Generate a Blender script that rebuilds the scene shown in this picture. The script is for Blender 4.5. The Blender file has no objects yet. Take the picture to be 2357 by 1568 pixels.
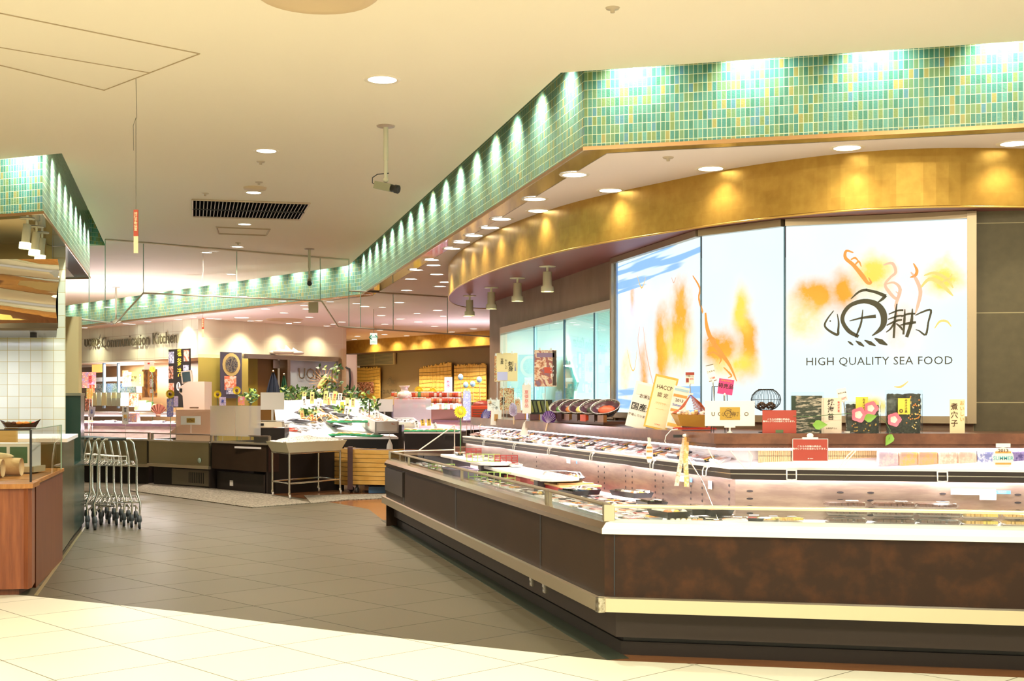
import bpy, math, random
from mathutils import Vector, Matrix
S = bpy.context.scene
COL = S.collection
R = math.radians
random.seed(11)
# ---------------------------------------------------------------- camera
F = 2945.0; CX = 1178.5; HY = 920.0; EYE = 1.5
cam = bpy.data.cameras.new('camera'); cam.sensor_width = 36; cam.lens = F/2357*36
cam.shift_y = (HY-784)/2357; cam.clip_end = 200
cam_o = bpy.data.objects.new('camera', cam); COL.objects.link(cam_o)
cam_o.location = (0, 0, EYE); cam_o.rotation_euler = (R(90), 0, 0); S.camera = cam_o
S.view_settings.view_transform = 'Standard'; S.view_settings.look = 'None'
S.view_settings.gamma = 1; S.view_settings.use_curve_mapping = False
S.view_settings.exposure = 0.0
S.cycles.max_bounces = 6; S.cycles.diffuse_bounces = 4; S.cycles.glossy_bounces = 3
S.cycles.transparent_max_bounces = 16; S.cycles.transmission_bounces = 4
S.cycles.caustics_reflective = False; S.cycles.caustics_refractive = False
S.cycles.sample_clamp_indirect = 6; S.cycles.sample_clamp_direct = 0
# soft light of the rest of the shop floor around the open sides
w = bpy.data.worlds.new('world'); S.world = w; w.use_nodes = True
w.node_tree.nodes['Background'].inputs[0].default_value = (1.0, .92, .70, 1)
w.node_tree.nodes['Background'].inputs[1].default_value = .60

def lamp(kind, name, loc, energy, col=(1,1,1), size=.1, rot=(0,0,0), size_y=None, spot=60, blend=.6, target=None, spread=None):
    l = bpy.data.lights.new(name, kind); l.energy = energy; l.color = col
    if kind == 'AREA':
        l.size = size
        if size_y: l.shape = 'RECTANGLE'; l.size_y = size_y
        if spread: l.spread = R(spread)
    else: l.shadow_soft_size = size
    if kind == 'SPOT': l.spot_size = R(spot); l.spot_blend = blend
    o = bpy.data.objects.new(name, l); COL.objects.link(o); o.location = loc; o.rotation_euler = rot
    if target is not None:
        d = Vector(target)-Vector(loc); o.rotation_euler = d.to_track_quat('-Z', 'Y').to_euler()
    return o
# ceiling luminaires over the aisle behind and beside the camera
for x, y, e in ((-3.2,1.5,190),(.5,1.5,190),(3.6,1.5,150),(-1.2,4.6,130),(-4.2,5.2,105),(2.2,5.0,95)):
    lamp('AREA', 'aisle_light', (x,y,3.6), e, (1,.93,.74), 1.2, size_y=.6)

# ---------------------------------------------------------------- helpers
def P(px, py, Y): return Vector(((px-CX)/F*Y, Y, EYE+(HY-py)/F*Y))
def Z(px, py, z):
    Y = (EYE-z)*F/(py-HY); return P(px, py, Y)
def XY(px, Y): return (px-CX)/F*Y
def ZH(py, Y): return EYE+(HY-py)/F*Y

def thing(name, label, cat, loc=(0,0,0), rotz=0, group=None):
    o = bpy.data.objects.new(name, None); COL.objects.link(o); o.empty_display_size = .1
    o.location = loc; o.rotation_euler = (0,0,rotz); return tag(o, label, cat, group)
def tag(o, label, cat, group=None, kind=None):
    if label: o['label'] = label
    if cat: o['category'] = cat
    if group: o['group'] = group
    if kind: o['kind'] = kind
    return o
def struct(o): o['kind'] = 'structure'; return o
def dup(root, loc=None, rotz=None, label=None, group=None, scale=None):
    r = root.copy(); COL.objects.link(r)
    if loc is not None: r.location = loc
    if rotz is not None: r.rotation_euler = (r.rotation_euler[0], r.rotation_euler[1], rotz)
    if scale: r.scale = scale if not isinstance(scale,(int,float)) else (scale,)*3
    if label: r['label'] = label
    if group: r['group'] = group
    for ch in KIDS.get(root.name, []):
        c = ch.copy(); COL.objects.link(c); c.parent = r; KIDS.setdefault(r.name, []).append(c)
        for g in KIDS.get(ch.name, []):
            d = g.copy(); COL.objects.link(d); d.parent = c; KIDS.setdefault(c.name, []).append(d)
    return r
KIDS = {}

class MB:
    def __init__(s, M=None): s.v=[]; s.f=[]; s.m=[]; s.sm=[]; s.uv={}; s.M=M; s.mats=[]
    def mi(s, m):
        if m is None: return 0
        if m not in s.mats: s.mats.append(m)
        return s.mats.index(m)
    def add(s, vs, fs, m=None, smooth=False, uvs=None, M=None):
        o = len(s.v); MM = M if M is not None else s.M
        for v in vs:
            v = Vector(v); s.v.append(MM @ v if MM is not None else v)
        i = s.mi(m)
        for k, f in enumerate(fs):
            if uvs: s.uv[len(s.f)] = uvs[k]
            s.f.append([o+j for j in f]); s.m.append(i); s.sm.append(smooth)
        return s
    def box(s, c, d, m=None, M=None, rz=0, taper=1):
        x,y,z = (k/2 for k in d); c = Vector(c); vs=[]
        for sx,sy,sz in ((-1,-1,-1),(1,-1,-1),(1,1,-1),(-1,1,-1),(-1,-1,1),(1,-1,1),(1,1,1),(-1,1,1)):
            t = taper if sz>0 else 1
            v = Vector((sx*x*t, sy*y*t, sz*z))
            if rz: v = Matrix.Rotation(rz,3,'Z') @ v
            vs.append(v+c)
        return s.add(vs, [(0,3,2,1),(4,5,6,7),(0,1,5,4),(1,2,6,5),(2,3,7,6),(3,0,4,7)], m, M=M)
    def prism(s, pts, z0, z1, m=None, M=None, cap=True):
        n=len(pts); vs=[(p[0],p[1],z0) for p in pts]+[(p[0],p[1],z1) for p in pts]
        fs=[(i,(i+1)%n,(i+1)%n+n,i+n) for i in range(n)]
        if cap: fs += [tuple(reversed(range(n))), tuple(range(n,2*n))]
        return s.add(vs, fs, m, M=M)
    def extr(s, pts, o, u, v, n, d, m=None, mside=None):
        # polygon pts in (u,v) plane at o, extruded by n*d
        o=Vector(o);u=Vector(u);v=Vector(v);n=Vector(n); k=len(pts)
        a=[o+u*p[0]+v*p[1] for p in pts]; b=[q+n*d for q in a]
        s.add(a+b, [tuple(range(k)), tuple(reversed(range(k,2*k)))], m)
        s.add(a+b, [(i,i+k,(i+1)%k+k,(i+1)%k) for i in range(k)], mside or m)
        return s
    def wall(s, p0, p1, z0, z1, m=None, u0=0, t=0):
        # vertical quad with metric uv
        L=math.hypot(p1[0]-p0[0],p1[1]-p0[1])
        s.add([(p0[0],p0[1],z0),(p1[0],p1[1],z0),(p1[0],p1[1],z1),(p0[0],p0[1],z1)],[(0,1,2,3)],m,
              uvs=[[(u0,z0),(u0+L,z0),(u0+L,z1),(u0,z1)]]); return u0+L
    def tube(s, pts, r, m=None, seg=8, closed=False, M=None):
        pts=[Vector(p) for p in pts]; n=len(pts); vs=[]; up=Vector((0,0,1)); prev=None
        rr = r if isinstance(r,(list,tuple)) else [r]*n
        for i,p in enumerate(pts):
            a=pts[(i-1)%n] if (closed or i>0) else p; b=pts[(i+1)%n] if (closed or i<n-1) else p
            t=(b-a).normalized()
            if prev is None:
                q = up if abs(t.z)<.9 else Vector((1,0,0)); x=t.cross(q).normalized()
            else: x=(prev-t*prev.dot(t)); x = x.normalized() if x.length>1e-6 else t.orthogonal().normalized()
            prev=x; y=t.cross(x)
            for k in range(seg):
                an=2*math.pi*k/seg; vs.append(p+(x*math.cos(an)+y*math.sin(an))*rr[i])
        fs=[]
        for i in range(n if closed else n-1):
            j=(i+1)%n
            for k in range(seg): fs.append((i*seg+k,i*seg+(k+1)%seg,j*seg+(k+1)%seg,j*seg+k))
        s.add(vs, fs, m, True, M=M)
        if not closed: s.add(vs[:seg],[tuple(range(seg))],m,M=M); s.add(vs[-seg:],[tuple(reversed(range(seg)))],m,M=M)
        return s
    def lathe(s, prof, c=(0,0,0), m=None, seg=20, M=None, smooth=True, sx=1, sy=1):
        c=Vector(c); vs=[]; n=len(prof)
        for r,z in prof:
            for k in range(seg):
                a=2*math.pi*k/seg; vs.append(c+Vector((r*math.cos(a)*sx,r*math.sin(a)*sy,z)))
        fs=[(i*seg+k,i*seg+(k+1)%seg,(i+1)*seg+(k+1)%seg,(i+1)*seg+k) for i in range(n-1) for k in range(seg)]
        return s.add(vs,fs,m,smooth,M=M)
    def ball(s, c, r, m=None, seg=12, rings=8, M=None):
        rx,ry,rz = (r,r,r) if isinstance(r,(int,float)) else r; c=Vector(c); vs=[]
        for i in range(rings+1):
            t=math.pi*i/rings
            for k in range(seg):
                a=2*math.pi*k/seg; vs.append(c+Vector((rx*math.sin(t)*math.cos(a),ry*math.sin(t)*math.sin(a),-rz*math.cos(t))))
        fs=[(i*seg+k,i*seg+(k+1)%seg,(i+1)*seg+(k+1)%seg,(i+1)*seg+k) for i in range(rings) for k in range(seg)]
        return s.add(vs,fs,m,True,M=M)
    def stroke(s, pts, ws, m=None, fr=None, off=0.0, sub=4):
        # brush stroke in frame fr=(o,u,v,n): widths vary along a smoothed path
        o,u,v,n = fr
        if not isinstance(ws,(list,tuple)): ws=[ws]*len(pts)
        if sub>1 and len(pts)>2:
            q=[];W=[]
            for i in range(len(pts)-1):
                p0=pts[max(i-1,0)];p1=pts[i];p2=pts[i+1];p3=pts[min(i+2,len(pts)-1)]
                for k in range(sub):
                    t=k/sub
                    q.append(tuple(.5*((2*p1[c])+(-p0[c]+p2[c])*t+(2*p0[c]-5*p1[c]+4*p2[c]-p3[c])*t*t+(-p0[c]+3*p1[c]-3*p2[c]+p3[c])*t**3) for c in (0,1)))
                    W.append(ws[i]*(1-t)+ws[i+1]*t)
            q.append(pts[-1]);W.append(ws[-1]); pts=q; ws=W
        vs=[]
        for i,p in enumerate(pts):
            a=pts[max(i-1,0)];b=pts[min(i+1,len(pts)-1)]
            dx,dy=b[0]-a[0],b[1]-a[1];L=math.hypot(dx,dy) or 1
            nx,ny=-dy/L,dx/L
            for sg in (1,-1): vs.append(o+u*(p[0]+nx*ws[i]/2*sg)+v*(p[1]+ny*ws[i]/2*sg)+n*off)
        return s.add(vs,[(2*i,2*i+1,2*i+3,2*i+2) for i in range(len(pts)-1)],m)
    def text(s, txt, o, u, v, size, m=None, ext=0, align='CENTER', bold=0, sx=1, ls=1.0, cs=1.0):
        if txt.count('\n')>1: ls*=1.16; size*=.88
        vs,fs = glyphs(txt, ext/size if ext else 0, align, bold, ls, cs)
        o=Vector(o);u=Vector(u);v=Vector(v);n=u.cross(v)
        return s.add([o+u*(p[0]*size*sx)+v*(p[1]*size)+n*(p[2]*size) for p in vs], fs, m)
    def build(s, name, parent=None, bevel=0, m=None):
        me=bpy.data.meshes.new(name); me.from_pydata([tuple(v) for v in s.v],[],s.f)
        for k in (s.mats or ([m] if m else [])): me.materials.append(k)
        me.polygons.foreach_set('material_index', s.m); me.polygons.foreach_set('use_smooth', s.sm)
        if s.uv:
            ul=me.uv_layers.new(name='UVMap')
            for i,uv in s.uv.items():
                for k,li in enumerate(me.polygons[i].loop_indices): ul.data[li].uv=uv[k]
        me.update(); o=bpy.data.objects.new(name,me); COL.objects.link(o)
        if parent: o.parent=parent; KIDS.setdefault(parent.name,[]).append(o)
        if bevel:
            b=o.modifiers.new('bevel','BEVEL'); b.width=bevel; b.segments=2; b.limit_method='ANGLE'
        return o
_G={}
def glyphs(txt, ext, align, bold, ls, cs):
    key=(txt,round(ext,4),align,bold,ls,cs)
    if key in _G: return _G[key]
    c=bpy.data.curves.new('text','FONT'); c.body=txt; c.size=1; c.align_x=align; c.align_y='CENTER'
    c.extrude=ext/2; c.resolution_u=2; c.offset=bold; c.space_line=ls; c.space_character=cs
    o=bpy.data.objects.new('text',c); COL.objects.link(o)
    dg=bpy.context.evaluated_depsgraph_get(); e=o.evaluated_get(dg); me=e.to_mesh()
    r=([tuple(v.co) for v in me.vertices],[tuple(p.vertices) for p in me.polygons])
    e.to_mesh_clear(); bpy.data.objects.remove(o); bpy.data.curves.remove(c); _G[key]=r; return r

# ---------------------------------------------------------------- materials
MT={}
def nn(nt,t,**k):
    n=nt.nodes.new(t)
    for a,b in k.items():
        if a.startswith('i'): 
            key=a[1:]; key=int(key) if key.isdigit() else key
            if hasattr(b,'links') or isinstance(b,bpy.types.NodeSocket): nt.links.new(b,n.inputs[key])
            else: n.inputs[key].default_value=b
        else: setattr(n,a,b)
    return n
def math_(nt,op,a,b=0.0,c=None):
    n=nn(nt,'ShaderNodeMath',operation=op)
    for i,x in enumerate((a,b)+((c,) if c is not None else ())):
        if isinstance(x,bpy.types.NodeSocket): nt.links.new(x,n.inputs[i])
        else: n.inputs[i].default_value=x
    return n.outputs[0]
def mixc(nt,f,a,b):
    n=nn(nt,'ShaderNodeMix',data_type='RGBA')
    for i,x in ((0,f),(6,a),(7,b)):
        if isinstance(x,bpy.types.NodeSocket): nt.links.new(x,n.inputs[i])
        else: n.inputs[i].default_value=(x if i==0 else c4(x))
    return n.outputs[2]
def ramp(nt,f,stops,interp='LINEAR'):
    n=nn(nt,'ShaderNodeValToRGB'); nt.links.new(f,n.inputs[0]); cr=n.color_ramp; cr.interpolation=interp
    while len(cr.elements)<len(stops): cr.elements.new(.5)
    for e,(p,c) in zip(cr.elements,stops): e.position=p; e.color=c4(c)
    return n.outputs[0]
def c4(c): return (c[0],c[1],c[2],1)
def new(name):
    m=bpy.data.materials.new(name); m.use_nodes=True; nt=m.node_tree; return m,nt,nt.nodes['Principled BSDF']
def mat(name,col,rough=.5,metal=0,emit=None,es=0,noise=None,bump=None,coat=0,spec=None,stretch=None):
    if name in MT: return MT[name]
    m,nt,b=new(name); MT[name]=m; m.diffuse_color=c4(col)
    b.inputs['Base Color'].default_value=c4(col); b.inputs['Roughness'].default_value=rough; b.inputs['Metallic'].default_value=metal
    if spec is not None: b.inputs['Specular IOR Level'].default_value=spec
    if coat: b.inputs['Coat Weight'].default_value=coat; b.inputs['Coat Roughness'].default_value=.08
    if emit: b.inputs['Emission Color'].default_value=c4(emit); b.inputs['Emission Strength'].default_value=es
    tc=None
    if noise or bump:
        tc=nn(nt,'ShaderNodeTexCoord').outputs['Object']
        if stretch: tc=nn(nt,'ShaderNodeMapping',i0=tc,i3=stretch).outputs[0]
    if noise:
        sc,c2=noise[0],noise[1]; lo,hi=(noise[2],noise[3]) if len(noise)>3 else (.4,.62)
        t=nn(nt,'ShaderNodeTexNoise',i0=tc,iScale=sc,iDetail=5.0,iRoughness=.6)
        f=ramp(nt,t.outputs[0],[(lo,(0,0,0)),(hi,(1,1,1))])
        nt.links.new(mixc(nt,f,col,c2),b.inputs['Base Color'])
    if bump:
        t=nn(nt,'ShaderNodeTexNoise',i0=tc,iScale=bump[0],iDetail=3.0)
        bn=nn(nt,'ShaderNodeBump',iStrength=bump[1],iDistance=.01,iHeight=t.outputs[0]); nt.links.new(bn.outputs[0],b.inputs['Normal'])
    return m
def glass(name,tint=(.93,.97,.95),rough=0.0,k=1.0,haze=0.0):
    if name in MT: return MT[name]
    m=bpy.data.materials.new(name); m.use_nodes=True; nt=m.node_tree; nt.nodes.clear(); MT[name]=m
    tr=nn(nt,'ShaderNodeBsdfTransparent',i0=c4(tint)); gl=nn(nt,'ShaderNodeBsdfGlossy',i0=(1,1,1,1),i1=rough)
    ge=nn(nt,'ShaderNodeNewGeometry'); io=math_(nt,'MULTIPLY_ADD',ge.outputs['Backfacing'],1/1.45-1.45,1.45); fr=nn(nt,'ShaderNodeFresnel',i0=io); f=math_(nt,'MULTIPLY',fr.outputs[0],k)
    mx=nn(nt,'ShaderNodeMixShader',i0=f,i1=tr.outputs[0],i2=gl.outputs[0]); out=mx
    if haze:
        df=nn(nt,'ShaderNodeBsdfDiffuse',i0=(1,1,1,1)); out=nn(nt,'ShaderNodeMixShader',i0=haze,i1=mx.outputs[0],i2=df.outputs[0])
    o=nn(nt,'ShaderNodeOutputMaterial'); nt.links.new(out.outputs[0],o.inputs[0]); return m
def tiles_mask(nt,u,v,tw,th,gw):
    # returns cell vector output and grout mask (1 = grout)
    su=math_(nt,'DIVIDE',u,tw); sv=math_(nt,'DIVIDE',v,th)
    fu=math_(nt,'FLOOR',su); fv=math_(nt,'FLOOR',sv)
    ru=math_(nt,'FRACT',su); rv=math_(nt,'FRACT',sv)
    du=math_(nt,'MULTIPLY',math_(nt,'MINIMUM',ru,math_(nt,'SUBTRACT',1.0,ru)),tw)
    dv=math_(nt,'MULTIPLY',math_(nt,'MINIMUM',rv,math_(nt,'SUBTRACT',1.0,rv)),th)
    g=math_(nt,'LESS_THAN',math_(nt,'MINIMUM',du,dv),gw/2)
    cell=nn(nt,'ShaderNodeCombineXYZ',i0=fu,i1=fv); return cell.outputs[0],g
def tile_mat(name,tw,th,gw,stops,grout,rough=.2,uv='UV',rot=None,bump=0,off=(0,0),noise=None,metal=0,interp='CONSTANT',spec=.5):
    if name in MT: return MT[name]
    m,nt,b=new(name); MT[name]=m
    tc=nn(nt,'ShaderNodeTexCoord').outputs[uv]
    if rot is not None: tc=nn(nt,'ShaderNodeVectorRotate',rotation_type='Z_AXIS',i0=tc,iAngle=rot).outputs[0]
    sp=nn(nt,'ShaderNodeSeparateXYZ',i0=tc)
    u=math_(nt,'SUBTRACT',sp.outputs[0],off[0]); v=math_(nt,'SUBTRACT',sp.outputs[1],off[1])
    cell,g=tiles_mask(nt,u,v,tw,th,gw)
    wn=nn(nt,'ShaderNodeTexWhiteNoise',noise_dimensions='3D',i0=cell)
    c=ramp(nt,wn.outputs[0],stops,interp)
    if noise:
        t=nn(nt,'ShaderNodeTexNoise',i0=tc,iScale=noise[0],iDetail=4.0)
        c=mixc(nt,math_(nt,'MULTIPLY',t.outputs[0],noise[2]),c,noise[1])
    nt.links.new(mixc(nt,g,c,grout),b.inputs['Base Color'])
    b.inputs['Metallic'].default_value=metal; b.inputs['Specular IOR Level'].default_value=spec
    nt.links.new(math_(nt,'ADD',math_(nt,'MULTIPLY',g,.5),rough),b.inputs['Roughness'])
    if bump:
        t=nn(nt,'ShaderNodeTexNoise',i0=tc,iScale=90.0,iDetail=1.0)
        h=math_(nt,'SUBTRACT',math_(nt,'ADD',t.outputs[0],math_(nt,'MULTIPLY',wn.outputs[0],.6)),math_(nt,'MULTIPLY',g,1.0))
        bn=nn(nt,'ShaderNodeBump',iStrength=bump,iDistance=.004,iHeight=h); nt.links.new(bn.outputs[0],b.inputs['Normal'])
    return m
TEAL=(.05,.30,.22); 
M_mosaic=tile_mat('teal glass mosaic',.031,.061,.004,[(0,(.07,.21,.14)),(.16,(.11,.27,.19)),(.33,(.08,.24,.19)),(.5,(.16,.27,.13)),(.66,(.12,.31,.24)),(.8,(.20,.27,.10)),(.91,(.32,.29,.10)),(.96,(.10,.24,.27))],(.62,.66,.42),.14,bump=.55)
M_dark=tile_mat('dark floor tile',.7,.7,.009,[(0,(.088,.074,.040)),(1,(.108,.090,.052))],(.022,.018,.010),.40,uv='Object',rot=R(-43.3),off=(5.71,6.656),noise=(1.3,(.075,.068,.045),.5),interp='LINEAR')
M_cream=tile_mat('cream floor tile',.7,.7,.008,[(0,(.72,.71,.58)),(1,(.77,.76,.63))],(.16,.15,.10),.35,uv='Object',rot=R(-43.3),off=(5.71,6.656),interp='LINEAR')
M_ceil=mat('cream painted ceiling',(.86,.76,.61),.75)
M_ceil2=mat('pinkish inner ceiling',(.86,.74,.66),.7)
M_steel=mat('brushed stainless',(.66,.62,.52),.28,1,noise=(3,(.58,.54,.44)),stretch=(1,1,30))
M_steel2=mat('bright stainless',(.80,.77,.68),.2,1)
M_mirror=mat('mirror strip',(.66,.72,.92),.06,1)  # bluish tint paints in the reflection of the lit sign
M_copper=mat('copper trim',(.55,.33,.16),.3,1)
M_white=mat('white',(.88,.86,.84),.5)
M_black=mat('black',(.015,.015,.015),.5)
M_lens=mat('lamp lens',(1,1,1),.3,emit=(1,.97,.86),es=7)
M_ring=mat('lamp ring',(.85,.75,.6),.35)
M_wood=mat('red brown wood floor',(.17,.065,.022),.25,noise=(9,(.25,.105,.035)),stretch=(.3,6,1),coat=.3)
M_clear=glass('clear glass')
# ================================================================ SETTING
ZI=3.2; ZC=3.676; ZR=4.15
C1=Z(1345,343,ZI); C0=Z(830,680,ZI); C2=Z(2357,290,ZI); C2=C1+(C2-C1)*2.2
D1=Z(190,750,ZI); D1=C0+(D1-C0)*1.9
L0=Z(98,490,ZI); Lm=Z(0,497,ZI); Lm=L0+(Lm-L0)*12; L1=Z(207,640,ZI)
def off(a,b,g):   # offset of segment to the left of a->b
    d=Vector((b.x-a.x,b.y-a.y)).normalized(); return Vector((-d.y,d.x))*g
def miter(path,g):
    out=[]
    for i,p in enumerate(path):
        ns=[]
        if i>0: ns.append(off(path[i-1],p,1))
        if i<len(path)-1: ns.append(off(p,path[i+1],1))
        if len(ns)==2: n=(ns[0]+ns[1])/(1+ns[0].dot(ns[1]))
        else: n=ns[0]
        out.append(Vector((p.x+n.x*g,p.y+n.y*g)))
    return out
RP=[C2,C1,C0,D1]           # right/far fascia, aisle lies to the left side of travel
RI=miter(RP,.20); LP=[L1+Vector((-9,1.2,0)),L1,L0,Lm]; LI=miter(LP,.20)
# floors
kerb=[(-16,15.6),(-3.64,9.75),(-2.4,9.08),(-1.06,8.24),(.55,7.36),(2.76,6.9),(9,6.0)]
mb=MB(); n=len(kerb)
mb.add([(x,y,0) for x,y in kerb]+[(x,-7,0) for x,y in kerb],[(i,i+n,i+1+n,i+1) for i in range(n-1)],M_cream); struct(mb.build('floor'))
wl=[(-1.39,14.97),(.55,7.36)]
mb=MB()
mb.add([(-16,15.6,0),(-3.64,9.75,0),(-2.4,9.08,0),(-1.06,8.24,0),(.55,7.36,0),(-1.39,14.97,0),Z(848,1172,0),Z(770,1158,0),Z(700,1148,0),Z(618,1137,0),Z(350,1106,0),(-16,26.5,0)],[tuple(range(12))],M_dark)
struct(mb.build('floor'))
mb=MB()
mb.add([(.55,7.36,0),(2.76,6.9,0),(9,6,0),(9,40,0),(-16,40,0),(-16,26.5,0),Z(350,1106,0),Z(618,1137,0),Z(700,1148,0),Z(770,1158,0),Z(848,1172,0),(-1.39,14.97,0)],[tuple(range(12))],M_wood)
struct(mb.build('floor'))
# dark border strip along the wooden floor
mb=MB(); M_border=mat('dark green floor border',(.035,.045,.03),.35)
e=Vector((-1.94,7.61)).normalized(); nrm=Vector((e.y,-e.x))
a=Vector((.55,7.36)); b=Vector((-1.62,15.87)); 
mb.prism([(a.x,a.y),(a.x+nrm.x*.13,a.y+nrm.y*.13+.02),(b.x+nrm.x*.13,b.y+nrm.y*.13),(b.x,b.y)],.0,.004,M_border); struct(mb.build('trim_1'))
# ceilings
def slab(pts,z0,z1,m,name):
    mb=MB(); mb.prism(pts,z0,z1,m); return struct(mb.build(name))
main=[(12,-7),(12,RI[0].y-.4)]+[tuple(p) for p in RI]+[(-22,RI[-1].y),(-22,LI[0].y+1)]+[tuple(p) for p in LI]+[(-22,-7)]
slab(main,ZC,ZC+.05,M_ceil,'ceiling')
slab([(13,-8),(13,46),(-23,46),(-23,-8)],ZR,ZR+.1,M_ceil,'ceiling')
inn=[(12,C2.y-1.2),(C2.x,C2.y),(C1.x,C1.y),(C0.x,C0.y),(D1.x,D1.y),(-22,D1.y+1),(-22,44),(12,44)]
RB=miter(RP,-.03); RM=miter(RP,-.20)
inner=[(12,RM[0].y-.2)]+[tuple(p) for p in RM]+[(-22,RM[-1].y),(-22,44),(12,44)]
slab(inner,ZI,ZI+.04,M_ceil2,'ceiling')
LM=miter(LP,-.20)
slab([tuple(p) for p in LM]+[(-22,LM[-1].y-2),(-22,30)],ZI,ZI+.04,mat('yellow lit stall ceiling',(.80,.62,.30),.6),'ceiling')
# mosaic fascias, mirror underside, copper edge
def fascia(path,nm,k):
    for i in range(len(path)-1):
        mb=MB(); mb.wall(path[i],path[i+1],ZI,ZR,M_mosaic); struct(mb.build('wall_'+nm))
    inn=miter(path,-.20); mb=MB()
    for i in range(len(path)-1):
        a,b,c,d=path[i],path[i+1],inn[i+1],inn[i]
        mb.add([(a.x,a.y,ZI),(b.x,b.y,ZI),(c.x,c.y,ZI+.002),(d.x,d.y,ZI+.002)],[(0,1,2,3)],M_mirror)
        mb.add([(d.x,d.y,ZI),(c.x,c.y,ZI),(c.x,c.y,ZR),(d.x,d.y,ZR)],[(0,1,2,3)],M_ceil2)
    struct(mb.build('trim_%d'%k)); mb=MB()
    o=miter(path,.012)
    for i in range(len(path)-1):
        a,b,c,d=path[i],path[i+1],o[i+1],o[i]
        z0,z1=ZI-.012,ZI+.014
        for q in ((a,b),(d,c)): mb.add([(q[0].x,q[0].y,z0),(q[1].x,q[1].y,z0),(q[1].x,q[1].y,z1),(q[0].x,q[0].y,z1)],[(0,1,2,3)],M_copper)
        for z in (z0,z1): mb.add([(a.x,a.y,z),(b.x,b.y,z),(c.x,c.y,z),(d.x,d.y,z)],[(0,1,2,3)],M_copper)
    struct(mb.build('trim_%d'%(k+1)))
fascia(RP,'right_fascia',2); fascia(LP,'left_fascia',4)
# slot lights hidden above the ceiling edge
def slot(path,step,e,start=.35,spots=None):
    g=miter(path,.165)
    for i in range(len(path)-1):
        a,b=g[i],g[i+1]; a3,b3=path[i],path[i+1]; L=(b-a).length; n=max(1,int(round(L/step)))
        for k in range(n):
            t=(k+.5)/n; p=a.lerp(b,t)
            if p.x>5.5 or p.x<-17: continue
            q=Vector((a3.x,a3.y)).lerp(Vector((b3.x,b3.y)),t)
            lamp('SPOT','slot_spotlight',(p.x,p.y,3.86),e*1.0,(.90,1,.95),.02,spot=120,blend=1,target=(q.x,q.y,3.45))
slot(RP,.78,48); slot(LP,.80,75)
mb=MB(); mb.wall(LP[1],LI[1],ZC-.0,ZR,M_mosaic); struct(mb.build('wall_left_fascia_return'))
# ---- glass smoke screen hanging across the aisle
gA=Vector((-5.9,17.0)); gB=Vector((-.37,21.65)); gd=(gB-gA)
def gp(px):  # point on screen line seen at column px
    k=(px-CX)/F; t=(k*gA.y-gA.x)/(gd.x-k*gd.y); return gA+gd*t
M_screen=glass('smoke screen glass',(.95,.97,.93),k=1.3)
pts=[]
def gv(px,py): g=gp(px); return (g.x,g.y,ZH(py,g.y))
poly=[(155,731),(265,745),(330,675),(740,693),(778,752),(1127,775)]
tops=[(155,None)]
seams=[155,205,242,330,545,737,803,830,905,1030,1127]
def botz(px):
    for (a,ya),(b,yb) in zip(poly,poly[1:]):
        if a<=px<=b: return ya+(yb-ya)*(px-a)/(b-a)
xs=sorted(set(seams+[265,330,740,778]))
root=thing('smoke_screen','glass smoke screen hanging from the ceiling across the aisle, edged with thin metal rail','glass screen',(gA.x,gA.y,2.8))
Minv=Matrix.Translation((-gA.x,-gA.y,-2.8))
nn2=Vector((-gd.y,gd.x,0)).normalized()*.008
for a,b in zip(seams,seams[1:]):
    cols=[x for x in xs if a<=x<=b]; mb=MB(Minv)
    lo=[Vector(gv(x,botz(x))) for x in cols]
    ztop=lambda x: ZC if 242<=x<=803 else ZI
    zt=ZC if (a>=242 and b<=803) else ZI
    hi=[Vector((v.x,v.y,zt)) for v in lo]
    k=len(cols)
    for i in range(k-1): mb.add([lo[i],lo[i+1],hi[i+1],hi[i]],[(0,1,2,3)],M_screen)
    mb.build('glass_pane',root)
mb=MB(Minv); M_rail=mat('pale metal edging',(.72,.62,.50),.35,.6)
mb.tube([gv(x,botz(x)) for x in xs],.013,M_rail,6); mb.build('edge_rail',root)
mb=MB(Minv); M_gedge=mat('green glass edge',(.28,.42,.30),.3)
for x in seams[1:-1]:
    v=Vector(gv(x,botz(x))); mb.tube([v,(v.x,v.y,ZC if 242<=x<=803 else ZI)],.006,M_gedge,5)
mb.build('seam',root)
mb=MB(Minv); g=gp(242);h=gp(803); mb.tube([(g.x,g.y,ZC-.01),(h.x,h.y,ZC-.01)],.014,M_rail,6)
g=gp(803);h=gp(1127); mb.tube([(g.x,g.y,ZI-.01),(h.x,h.y,ZI-.01)],.014,M_rail,6); mb.build('top_rail',root)
mb=MB(); c=gp(726); mb.box((c.x,c.y-.2,ZH(710,c.y)),(.14,.05,.16),mat('beige metal box',(.50,.42,.28),.5)); tag(mb.build('motor_box'),'small beige box hanging at the right end of the glass smoke screen','box')

# ---- gold leaf band above the counter
gold_px=[(2700,352),(2560,347),(2420,343),(2300,341),(2200,340),(2080,343),(1950,352),(1830,366),(1700,385),(1600,404),(1500,425),(1400,446),(1300,471),(1200,505),(1130,535),(1080,563),(1050,584),(1036,603)]
gold=[Z(x,y,ZI) for x,y in gold_px]
gold=[Vector((p.x,p.y)) for p in gold]
gold+= [Vector((XY(1031,16.2),16.2)),Vector((XY(1034,17.0),17.0)),Vector((XY(1052,17.7),17.7)),Vector((XY(1085,18.2),18.2)),Vector((XY(1127,18.3),18.3)),Vector((2.0,18.4))]
ZS=2.803
M_gold,nt,b=new('gold leaf'); MT['gold leaf']=M_gold
tc=nn(nt,'ShaderNodeTexCoord').outputs['UV']; sp=nn(nt,'ShaderNodeSeparateXYZ',i0=tc)
cell,g_=tiles_mask(nt,sp.outputs[0],sp.outputs[1],.10,.10,.0)
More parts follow.
